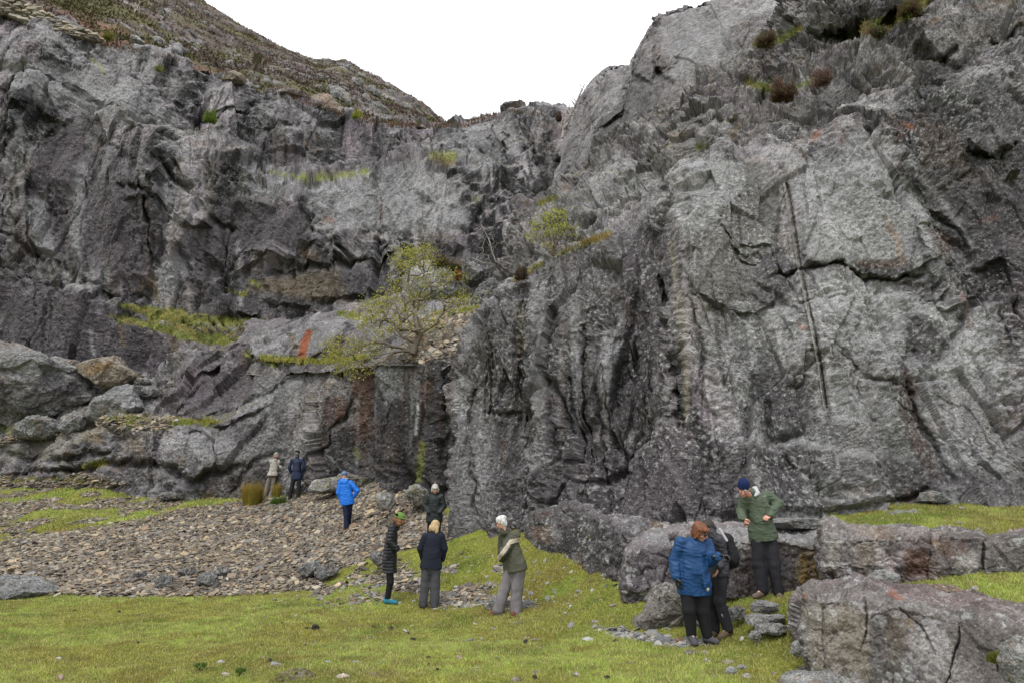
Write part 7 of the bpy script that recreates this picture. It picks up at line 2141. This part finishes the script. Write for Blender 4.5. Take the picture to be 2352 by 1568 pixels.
# 1 knitted sweater
def knit(V, j):
    z = V[:, 2] - j['hl'][2]
    b = (z * 26) % 1.0
    q = np.stack([V[:, 0] * 1.0, V[:, 1], V[:, 2]], -1)
    pat = ss(-.2, .2, fbm(q * 34, 2, 71))
    C = np.ones(V.shape) * np.array((.46, .44, .39))
    C = mixc(C, (.14, .12, .10), pat * (b > .22) * .65)
    C = np.where((z < .02)[:, None], np.array((.055, .04, .025)), C)
    C = np.where((V[:, 2] > j['neck'][2] + .01)[:, None], np.array((.1, .05, .03)), C)
    return C
def held(add, j, hp, H, root, hs):
    pass
p1 = gpt(614, 1142)[1]
person('person in a patterned grey knitted sweater and tan trousers facing the rock wall',
       dict(head=(635.5, 1044.8, .1), neck=(632, 1053), sl=(622, 1058, -.02), sr=(640, 1058.5, .12), el=(628, 1075, .25), wl=(644, 1072, .32), er=(645.5, 1072, .12), wr=(650, 1066.5, .25),
            hl=(620.5, 1092), hr=(631, 1092), kl=(613.5, 1117, .05), kr=(626, 1118, .05), al=(608, 1138.5), ar=(621, 1140.5), tl=(609, 1143, .14), tr=(623, 1144.5, .14)), (.8, .6), p1,
       dict(seed=11, handr=(np.array([.5, .1, .8]), np.array([-.3, .5, .2]), -1, .6), look=(.9, .45), nod=.35, bulk=1.02, res=.009, trouser=dict(col=(.19, .165, .14), w=(.092, .08, .078), fold=.009), jacket=dict(name='sweater', mat=M['vcloth'], colf=knit, fold=.006, hem=(0, 0, .0), drop=.07),
            boot=dict(col=(.06, .05, .045)), hair=dict(e=[((0, -.02, .035), (.079, .098, .087)), ((0, -.055, -.015), (.074, .058, .08))], n=[((0, .10, -.03), (.07, .07, .095))], c=[(.26, .25, .23), (.16, .15, .14)], amp=.003)))
tag(rockpoly([(646.5, 1062), (647, 1059), (650, 1058), (653, 1060), (652, 1062.5), (649, 1063)], p1 + .27, .04, 'small tan stone held up by the person in the knitted sweater', 'stone', 17, (.5, .36, .2), n=26, name='stone'), None)
# 2 navy quilted jacket
def cap_black(add, j, hp, H, root, hs):
    K = Solid(.008)
    K.ell(hp(0, -.005, .07), (.088, .1, .052), H).ell(hp(0, -.005, .035), (.082, .098, .06), H).ell(hp(0, -.02, .0), (.08, .085, .06), H)
    K.ell(hp(0, .12, -.03), (.09, .06, .07), H, .01, True)
    add('hat', K, cm((.008, .008, .01), .95), folds(.004, 30, 3))
p2 = gpt(674, 1146)[1]
person('person in a navy quilted jacket and black fur hat seen from behind',
       dict(head=(683, 1041), neck=(682.5, 1050.5), sl=(671.5, 1056.5), sr=(694.5, 1056.5), el=(664.5, 1072), wl=(668.5, 1084.5, .08), er=(700, 1072), wr=(693.5, 1084.5, .08),
            hl=(675.5, 1095), hr=(687.5, 1095), kl=(670, 1119), kr=(686, 1120), al=(666, 1140), ar=(684.5, 1142.5), tl=(663, 1145, .1), tr=(687, 1147, .12)), (0, 1), p2,
       dict(seed=21, look=(.05, 1), nod=.05, res=.009, bulk=1.02, trouser=dict(col=(.018, .019, .023), w=(.092, .078, .072)), jacket=dict(col=(.010, .018, .048), rough=.55, quilt=.06, fold=.006, hem=(0, 0, .0), collar=.07), boot=dict(col=(.05, .045, .04)),
            hair=dict(e=[((0, -.045, -.01), (.08, .075, .085))], n=[((0, .10, -.04), (.09, .09, .12))], c=[(.16, .15, .14), (.10, .095, .09)], amp=.003), more=cap_black))
# 3 bright blue jacket
def cap_blue(add, j, hp, H, root, hs):
    K = Solid(.008)
    K.ell(hp(0, -.008, .045), (.085, .103, .07), H).ell(hp(0, -.008, .02), (.082, .1, .05), H)
    K.ell(hp(0, .115, .05), (.055, .04, .012), H)
    K.ell(hp(0, 0, -.065), (.15, .15, .05), H, .01, True)
    add('cap', K, cm((.13, .19, .34), .8), None)
    C = Solid(.008)
    C.cap(j['neck'] + [-.04, -.02, .0], j['neck'] + [.04, -.02, .0], .045, .045, .02)
    add('collar', C, cm((.45, .40, .30), .9), None)
def hoodb(A, j, hp):
    A.cap(j['neck'] + [-.07, -.06, -.05], j['neck'] + [.07, -.06, -.05], .055, .055, .04).ell(j['neck'] + [0, -.09, -.09], (.10, .05, .06), None, .04)
p3 = gpt(796, 1217)[1]
person('person in a bright blue waterproof jacket and grey blue cap on the scree',
       dict(head=(790.8, 1090), neck=(791.8, 1099.5), sl=(781.5, 1108.5), sr=(805, 1108), el=(777, 1130), wl=(783, 1147.5, .06), er=(821, 1126), wr=(814.5, 1138.5, .05),
            hl=(792, 1152), hr=(804, 1152, .05), kl=(795, 1182, -.02), kr=(802, 1179, .16), al=(796, 1209, -.02), ar=(800, 1203, .3), tl=(789.5, 1214, .04), tr=(800, 1208, .4)), (.1, 1), p3,
       dict(seed=31, look=(-.35, 1), nod=.1, roll=.05, res=.009, bulk=1.12, trouser=dict(col=(.012, .018, .042), w=(.092, .075, .068)), jacket=dict(col=(.012, .155, .62), rough=.5, fold=.011, hem=(0, 0, .0), arm=(.08, .07, .058), extra=hoodb), boot=dict(col=(.09, .06, .045)), more=cap_blue))
# 4 dark jacket facing the camera
p4 = gpt(996, 1264)[1]
person('grey haired person in a black waterproof jacket looking down, against the dark rock corner',
       dict(head=(999.5, 1122, -.06), neck=(998, 1132), sl=(1013.5, 1140), sr=(984.5, 1140), el=(1019, 1162), wl=(1008.5, 1177, -.1), er=(976.5, 1161), wr=(985.5, 1177, -.1),
            hl=(1005, 1190), hr=(990, 1190), kl=(1004.5, 1227), kr=(988, 1227), al=(1004, 1257), ar=(988, 1257), tl=(1006, 1263, -.14), tr=(985, 1263, -.14)), (0, -1), p4,
       dict(seed=41, look=(.12, -1), nod=.45, res=.009, bulk=1.1, trouser=dict(col=(.012, .012, .015)), jacket=dict(col=(.010, .015, .016), rough=.5, fold=.01, hem=(0, 0, .0), arm=(.08, .07, .058), collar=.04),
            hair=dict(e=[((0, -.015, .035), (.088, .105, .088)), ((-.07, .01, -.03), (.028, .05, .06)), ((.07, .01, -.03), (.028, .05, .06)), ((0, -.06, -.02), (.08, .05, .07)), ((0, .075, .055), (.06, .03, .025))], n=[((0, .11, -.04), (.055, .06, .07))], c=[(.42, .41, .38), (.22, .21, .2)], amp=.005)))
# 5 long black coat, green hat
def hat_green(add, j, hp, H, root, hs):
    K = Solid(.007)
    K.ell(hp(0, -.01, .075), (.086, .1, .062), H).ell(hp(0, -.01, .045), (.084, .1, .045), H)
    K.ell(hp(0, -.005, .035), (.115, .135, .016), H, .02)
    K.ell(hp(0, -.01, -.02), (.085, .1, .045), H, .008, True)
    o = add('hat', K, cm((.12, .21, .05), .9), None)
    r = Solid(.006)
    n = 22
    for k in range(n):
        a, b = 2 * math.pi * k / n, 2 * math.pi * (k + 1) / n
        r.cap(hp(.092 * math.cos(a), -.01 + .108 * math.sin(a), .052), hp(.092 * math.cos(b), -.01 + .108 * math.sin(b), .052), .008, .008, .004)
    r.ell(hp(.092, -.05, .075), (.02, .03, .03), H, .01)
    o2 = add('hat_band', r, cm((.006, .006, .008), .9), None)
p5 = gpt(893, 1385)[1]
person('person in a long black quilted coat and lime green brimmed hat, standing in profile',
       dict(head=(918, 1191), neck=(910, 1204), sl=(903, 1212, .12), sr=(901, 1212, -.16), el=(897, 1243, .18), wl=(913, 1260, .12), er=(893, 1243, -.2), wr=(911, 1259, -.16), chest=(900, 1230, 0),
            hl=(895, 1285, .08), hr=(895, 1285, -.08), skirt=(896, 1310), kl=(897, 1338, .09), kr=(896, 1338, -.08), al=(889, 1371, .08), ar=(890, 1374, -.06), tl=(904, 1380, .08), tr=(909, 1382.5, -.06)), (1, .0), p5,
       dict(seed=51, look=(1, -.25), nod=.3, res=.008, bulk=1.0, brow=(.1, .05, .03), trouser=dict(col=(.010, .010, .012), w=(.085, .062, .052), fold=.005), jacket=dict(name='coat', col=(.016, .016, .021), rough=.35, quilt=.062, fold=.006, t=(.15, .155), skirt=.165, drop=.045, arm=(.078, .066, .055), collar=.05),
            boot=dict(col=(.03, .17, .24), sole=(.10, .13, .15), st=.018), skin=(.5, .25, .18),
            hair=dict(e=[((0, -.05, -.02), (.105, .09, .10)), ((-.075, .03, -.055), (.045, .06, .07)), ((.075, .03, -.055), (.045, .06, .07)), ((0, .06, .03), (.07, .03, .03))], n=[((0, .115, -.05), (.045, .06, .08))], c=[(.22, .10, .045), (.10, .045, .02)], amp=.011, curl=50), more=hat_green))
# 6 blonde, navy fleece
def hem_shirt(add, j, hp, H, root, hs):
    h_ = (j['hl'] + j['hr']) / 2
    s_ = Solid(.01)
    s_.cap(h_ + [-.05, 0, .03], h_ + [.06, 0, .03], .125, .125, .03, (np.array([0, 1., 0]), 1.15))
    V, Fq = s_.mesh(None, lambda p: (p[:, 2] < h_[2] - .035) | (p[:, 2] > h_[2] + .08))
    o = mesh_obj('shirt_hem', V, Fq, cm((.16, .19, .22), .9), smooth=True); rebase(o, root)
p6 = gpt(984, 1396)[1]
person('blonde person in a dark navy fleece and grey walking trousers seen from behind',
       dict(head=(999.5, 1208.5, .06), neck=(999.5, 1222), sl=(977, 1231.5), sr=(1013, 1230), el=(966, 1258, .04), wl=(971.5, 1284, .14), er=(1021, 1258, .04), wr=(1016, 1284, .14),
            hl=(978.5, 1303), hr=(1000.5, 1303), kl=(975.5, 1344), kr=(999.5, 1345), al=(971, 1385), ar=(997.5, 1388), tl=(969, 1394, .1), tr=(999, 1396, .1)), (0, 1), p6,
       dict(seed=61, look=(.15, 1), nod=.45, roll=-.1, res=.008, bulk=1.08, trouser=dict(col=(.062, .062, .07), w=(.1, .085, .085), fold=.012, len=1.03), jacket=dict(name='fleece', col=(.013, .016, .028), rough=.95, fold=.006, t=(.15, .165), hem=(0, 0, .05), drop=.07, arm=(.074, .066, .052), collar=.045),
            boot=dict(col=(.04, .04, .045)), hair=dict(e=[((0, -.02, .035), (.086, .105, .088)), ((0, -.06, -.04), (.092, .06, .085)), ((.07, -.045, -.09), (.035, .04, .07)), ((-.07, -.04, -.07), (.035, .04, .06))], n=[((0, .12, -.05), (.06, .07, .1))], c=[(.50, .36, .19), (.30, .20, .10)], amp=.006), more=hem_shirt))
# 7 olive jacket with pale band
def olive(V, j):
    C = np.ones(V.shape) * np.array((.078, .078, .058))
    X, Y = proj(V)
    a, b = P(1201, 1234, 0 + p7), P(1143, 1281, p7)
    # the band is sewn round the shoulders and down the sleeve: a slanting plane through the jacket
    n_ = unit(np.cross(P(1201, 1236, p7) - P(1172, 1243, p7), [0, 1, 0]))
    d1 = (V - P(1186, 1239, p7)) @ n_
    t = unit(P(1147, 1277, p7) - P(1172, 1243, p7)); n2 = unit(np.cross(t, [0, 1, 0]))
    d2 = (V - P(1160, 1260, p7)) @ n2
    xs = V[:, 0]; x0 = P(1172, 1243, p7)[0]
    d = np.where(xs > x0, d1, d2)
    C[np.abs(d) < .052] = (.03, .032, .04)
    C[np.abs(d) < .04] = (.44, .39, .31)
    z0 = j['neck'][2]
    return C
p7 = gpt(1160, 1412)[1]
def gl7(add, j, hp, H, root, hs):
    G = Solid(.005)
    for sx in (-1, 1): G.cap(hp(sx * .078, .0, .012), hp(sx * .062, .088, .008), .005, .005, .004).ell(hp(sx * .034, .1, .004), (.024, .006, .017), H, .004)
    add('glasses', G, cm((.05, .035, .02), .4), None)
person('white haired person leaning forward in an olive jacket with a cream band and grey trousers',
       dict(head=(1151, 1199.5), neck=(1158, 1214.5), sl=(1156, 1231, .18), sr=(1184, 1229, -.08), el=(1153, 1266, .25), wl=(1158, 1284, .3), er=(1156, 1268, -.16), wr=(1150, 1281, .05), chest=(1173, 1247, .03),
            hl=(1172, 1303, .08), hr=(1194, 1301, -.04), kl=(1159.5, 1351, .06), kr=(1187.5, 1351, 0), al=(1145.5, 1397, .06), ar=(1184.5, 1402, 0), tl=(1130, 1406, .1), tr=(1178, 1410, -.14)), (-.75, .65), p7,
       dict(seed=71, look=(-.8, .6), nod=.4, roll=.0, res=.008, bulk=1.16, trouser=dict(col=(.17, .155, .165), w=(.11, .10, .105), fold=.013, len=1.05), jacket=dict(mat=M['vcloth'], colf=olive, fold=.011, t=(.15, .165), hem=(0, 0, .0), drop=.07, arm=(.088, .078, .062), collar=.035),
            boot=dict(col=(.14, .055, .035), sole=(.5, .38, .25), st=.03), skin=(.56, .3, .22),
            hair=dict(e=[((0, -.02, .045), (.088, .105, .088)), ((0, -.065, -.02), (.074, .05, .06))], n=[((0, .11, -.03), (.075, .08, .09)), ((0, .03, -.09), (.1, .09, .05))], c=[(.62, .61, .6), (.36, .35, .35)], amp=.008), more=gl7))
# 8 blue parka
p8 = gpt(1612, 1482)[1]
def parka_more(add, j, hp, H, root, hs):
    for a, hd, pn, sd, cu in (('l', unit(np.array([.55, -.1, .02])), np.array([.2, -.6, -.8]), 1, .55), ('r', unit(np.array([.12, -.1, -1])), np.array([.9, .2, 0]), -1, .45)):
        G = Solid(.006); w = j['w' + a]
        hand(G, w, hd, pn, sd, cu, 1.13)
        G.cap(w - hd * .05, w + hd * .01, .036, .036, .01)
        add('glove', G, cm((.008, .008, .009), .35, .5), None)
    G = Solid(.005)
    for sx in (-1, 1):
        G.ell(hp(sx * .034, .098, .006), (.030, .012, .021), H, .006).cap(hp(sx * .08, .0, .014), hp(sx * .06, .088, .010), .006, .006, .004)
    G.cap(hp(-.02, .106, .012), hp(.02, .106, .012), .005, .005, .003)
    add('sunglasses', G, cm((.006, .005, .005), .15, .6), None)
    f = unit(np.array([.35, -1, 0]))
    h_ = (j['hl'] + j['hr']) / 2
    # pocket flaps, storm flap and shirt tail
    for dx in (-.07,):
        q = P(1583 + (0 if dx < 0 else 44), 1312, p8) + np.array([0, -.225 if dx < 0 else -.17, 0])
        F_ = Solid(.007); F_.cap(q, q + [.11 if dx < 0 else .05, 0, -.006], .013, .013, .006, (np.array([0, 0, 1.]), .5))
        add('pocket_flap', F_, cm((.007, .042, .125), .6), None)
    T = Solid(.008); a_ = P(1590, 1350, p8); T.cap(a_ + [-.08, -.07, .015], a_ + [.17, -.09, -.005], .045, .03, .02)
    add('shirt_hem', T, cm((.42, .40, .30), .9), folds(.006, 20, 9))
def parka(A, j, hp):
    A.cap(j['neck'] + [-.06, .05, -.02], j['neck'] + [.05, .05, -.01], .06, .06, .03)
    A.cap(j['chest'] + [.04, -.10, .05], P(1612, 1345, p8) + [0, -.17, 0], .02, .02, .03)
person('red haired person in a blue parka, sunglasses and black gloves pointing down at the rocks',
       dict(head=(1609, 1220, -.08), neck=(1598, 1240), sr=(1563, 1245.5, -.03), sl=(1622, 1247.5, .02), er=(1550, 1285, 0), wr=(1552.5, 1324, -.08), el=(1634, 1285, -.05), wl=(1649, 1277.5, -.2), chest=(1593, 1268, -.02),
            hr=(1579, 1344), hl=(1610, 1345), kr=(1583, 1400, -.03), kl=(1613.5, 1402), ar=(1588, 1454), al=(1625, 1457), tr=(1597, 1477, -.12), tl=(1646, 1473, -.06)), (.3, -1), p8,
       dict(seed=81, gloved=True, look=(.75, -.75), nod=.45, roll=-.12, hs=1.03, res=.007, bulk=1.12, brow=(.2, .08, .04), handl=(unit(np.array([.55, -.1, .02])), np.array([.2, -.6, -.8]), 1, .55), handr=(np.array([.12, -.1, -1]), np.array([.9, .2, 0]), -1, .45),
            trouser=dict(col=(.013, .013, .015), w=(.115, .088, .066), fold=.006), jacket=dict(name='parka', col=(.008, .048, .145), rough=.55, fold=.012, t=(.16, .165), hem=(0, 0, -.02), drop=.09, arm=(.086, .076, .06), collar=.05, extra=parka),
            boot=dict(col=(.075, .07, .08), sole=(.03, .03, .035), h=.09), skin=(.55, .3, .22),
            hair=dict(e=[((0, -.02, .035), (.092, .11, .092)), ((-.075, .015, -.02), (.03, .055, .065)), ((.075, .0, -.02), (.03, .05, .065)), ((0, -.065, -.04), (.085, .055, .07)), ((0, .07, .062), (.07, .04, .028))], n=[((.0, .115, -.045), (.056, .065, .085))], c=[(.19, .07, .032), (.09, .035, .018)], amp=.008), more=parka_more))
# 9 dark walker with rucksack, bending behind
p9 = gpt(1665, 1466)[1]
def pack(add, j, hp, H, root, hs):
    K = Solid(.009)
    a, b = P(1670, 1240, p9 + .05), P(1679, 1284, p9 + .02)
    K.cap(a, b, .10, .125, .05, (unit(np.array([1, .3, 0])), 1.15)); K.ell(P(1685, 1278, p9), (.07, .09, .09), None, .03)
    add('rucksack', K, cm((.008, .008, .010), .6), folds(.008, 12, 5))
    L = Solid(.006)
    L.cap(P(1653, 1214, p9 - .1), P(1669, 1240, p9 - .12), .02, .02, .01, (np.array([0, 1., 0]), 1.5))
    add('pale_panel', L, cm((.42, .42, .44), .7), None)
    S_ = Solid(.006)
    S_.cap(P(1674, 1290, p9 - .05), P(1672, 1340, p9 - .03), .012, .010, .006).cap(P(1668, 1296, p9 - .1), P(1668, 1362, p9 - .05), .008, .008, .006).cap(P(1674, 1298, p9 - .12), P(1678, 1312, p9 - .12), .007, .006, .004)
    add('strap', S_, cm((.02, .02, .022), .8), None)
    Z = Solid(.005)
    for (x1, y1, x2, y2) in ((1659, 1325, 1656, 1350), (1651, 1378, 1656, 1392), (1658, 1410, 1664, 1424)):
        Z.cap(P(x1, y1, p9 - .135), P(x2, y2, p9 - .12), .0075, .0075, .004)
    add('zip', Z, cm((.30, .30, .33), .4), None)
person('person in black waterproofs with a black rucksack bending behind the blue parka',
       dict(head=(1626, 1213, .05), neck=(1637, 1222), sl=(1642, 1236, .16), sr=(1651, 1240, -.12), el=(1648, 1275, .25), wl=(1636, 1292, .2), er=(1661, 1281, -.1), wr=(1650, 1302, -.16), chest=(1651, 1250, .03),
            hl=(1648, 1308, .1), hr=(1657, 1308, -.06), kl=(1637, 1384, .12), kr=(1653, 1378, -.08), al=(1641, 1444, .1), ar=(1672, 1442, -.06), tl=(1634, 1458, .04), tr=(1655, 1462, -.1)), (-1, -.15), p9,
       dict(seed=91, look=(-1, -.3), nod=.7, res=.007, bulk=1.0, trouser=dict(col=(.02, .02, .024), w=(.095, .076, .068), fold=.010), handr=(unit(np.array([-.35, -.1, -.9])), np.array([-.8, .3, .2]), -1, .35), skin=(.42, .22, .15),
            jacket=dict(col=(.032, .032, .04), rough=.5, fold=.010, t=(.14, .14), hem=(0, 0, .0), arm=(.075, .066, .054), collar=.06), boot=dict(col=(.11, .08, .055), sole=(.2, .14, .09), st=.03, h=.07),
            hair=dict(e=[((0, -.02, .035), (.085, .104, .088)), ((0, -.06, -.03), (.078, .05, .07))], c=[(.03, .025, .02), (.015, .012, .01)], amp=.004), more=pack))
# 10 green jacket and navy beanie
p10 = gpt(1765, 1376)[1]
def beanie(add, j, hp, H, root, hs):
    K = Solid(.007)
    K.ell(hp(0, -.012, .075), (.083, .1, .085), H).ell(hp(0, -.01, .045), (.087, .105, .05), H)
    K.ell(hp(0, -.0, -.045), (.15, .15, .06), H, .006, True)
    add('beanie', K, cm((.010, .020, .075), .95), lambda p: -.003 * np.abs(np.sin(((p - j['head']) @ H)[:, 0] * 260)))
    B_ = Solid(.005); B_.ell(hp(-.03, .094, .03), (.02, .008, .012), H, .003)
    add('hat_badge', B_, cm((.5, .5, .52), .7), None)
    G = Solid(.004)
    for sx in (-1, 1):
        for k in range(10):
            a, b = 2 * math.pi * k / 10, 2 * math.pi * (k + 1) / 10
            G.cap(hp(sx * .032 + .022 * math.cos(a), .103, .004 + .016 * math.sin(a)), hp(sx * .032 + .022 * math.cos(b), .103, .004 + .016 * math.sin(b)), .0028, .0028, .002)
        G.cap(hp(sx * .054, .098, .008), hp(sx * .078, .0, .01), .0028, .0028, .002)
    add('glasses', G, cm((.2, .2, .21), .3, .6), None)
    Cc = Solid(.007)
    n = j['neck']
    Cc.cap(n + [.05, -.0, .05], n + [.055, -.07, -.0], .04, .03, .02).cap(n + [.06, .05, .07], n + [.05, .0, .05], .04, .04, .02).cap(n + [.055, -.07, 0], n + [.0, -.12, -.04], .025, .02, .02)
    add('hood_lining', Cc, cm((.45, .45, .47), .8), folds(.006, 25, 3))
    Z = Solid(.005)
    q = j['chest'] + np.array([.03, -.185, .1]); Z.cap(q, q + [.035, .0, .008], .004, .004, .002)
    add('chest_badge', Z, cm((.45, .5, .45), .8), None)
person('person in a green waterproof jacket and navy beanie on the rocky step',
       dict(head=(1708, 1122, -.14), neck=(1728, 1131.5, -.02), sr=(1711.5, 1143, .0), sl=(1762, 1137, .05), er=(1703, 1172, .02), wr=(1706, 1189, -.14), el=(1788, 1155, .02), wl=(1768, 1184, -.16), chest=(1740, 1155, 0),
            hr=(1739, 1228, .02), hl=(1766, 1227, .04), kr=(1744, 1296, .02), kl=(1777, 1296, -.02), ar=(1751, 1354, .02), al=(1788, 1357, .0), tr=(1734, 1369, -.08), tl=(1793, 1371, -.14)), (-.15, -1), p10,
       dict(seed=101, look=(-.45, -1), nod=.5, roll=.12, res=.007, bulk=1.12, hs=1.04, handl=(unit(np.array([-.6, -.3, -.2])), np.array([-.3, .3, -.9]), 1, 1.15), handr=(unit(np.array([.25, -.2, -.8])), np.array([.8, .4, .1]), -1, 1.15),
            skin=(.6, .3, .23), trouser=dict(col=(.022, .021, .026), w=(.108, .09, .082), fold=.011), jacket=dict(col=(.068, .090, .058), rough=.55, fold=.012, t=(.15, .16), hem=(0, -.02, .04), drop=.12, arm=(.082, .072, .056), collar=.03),
            boot=dict(col=(.13, .10, .075), sole=(.025, .022, .02), st=.02), hair=None, more=beanie))
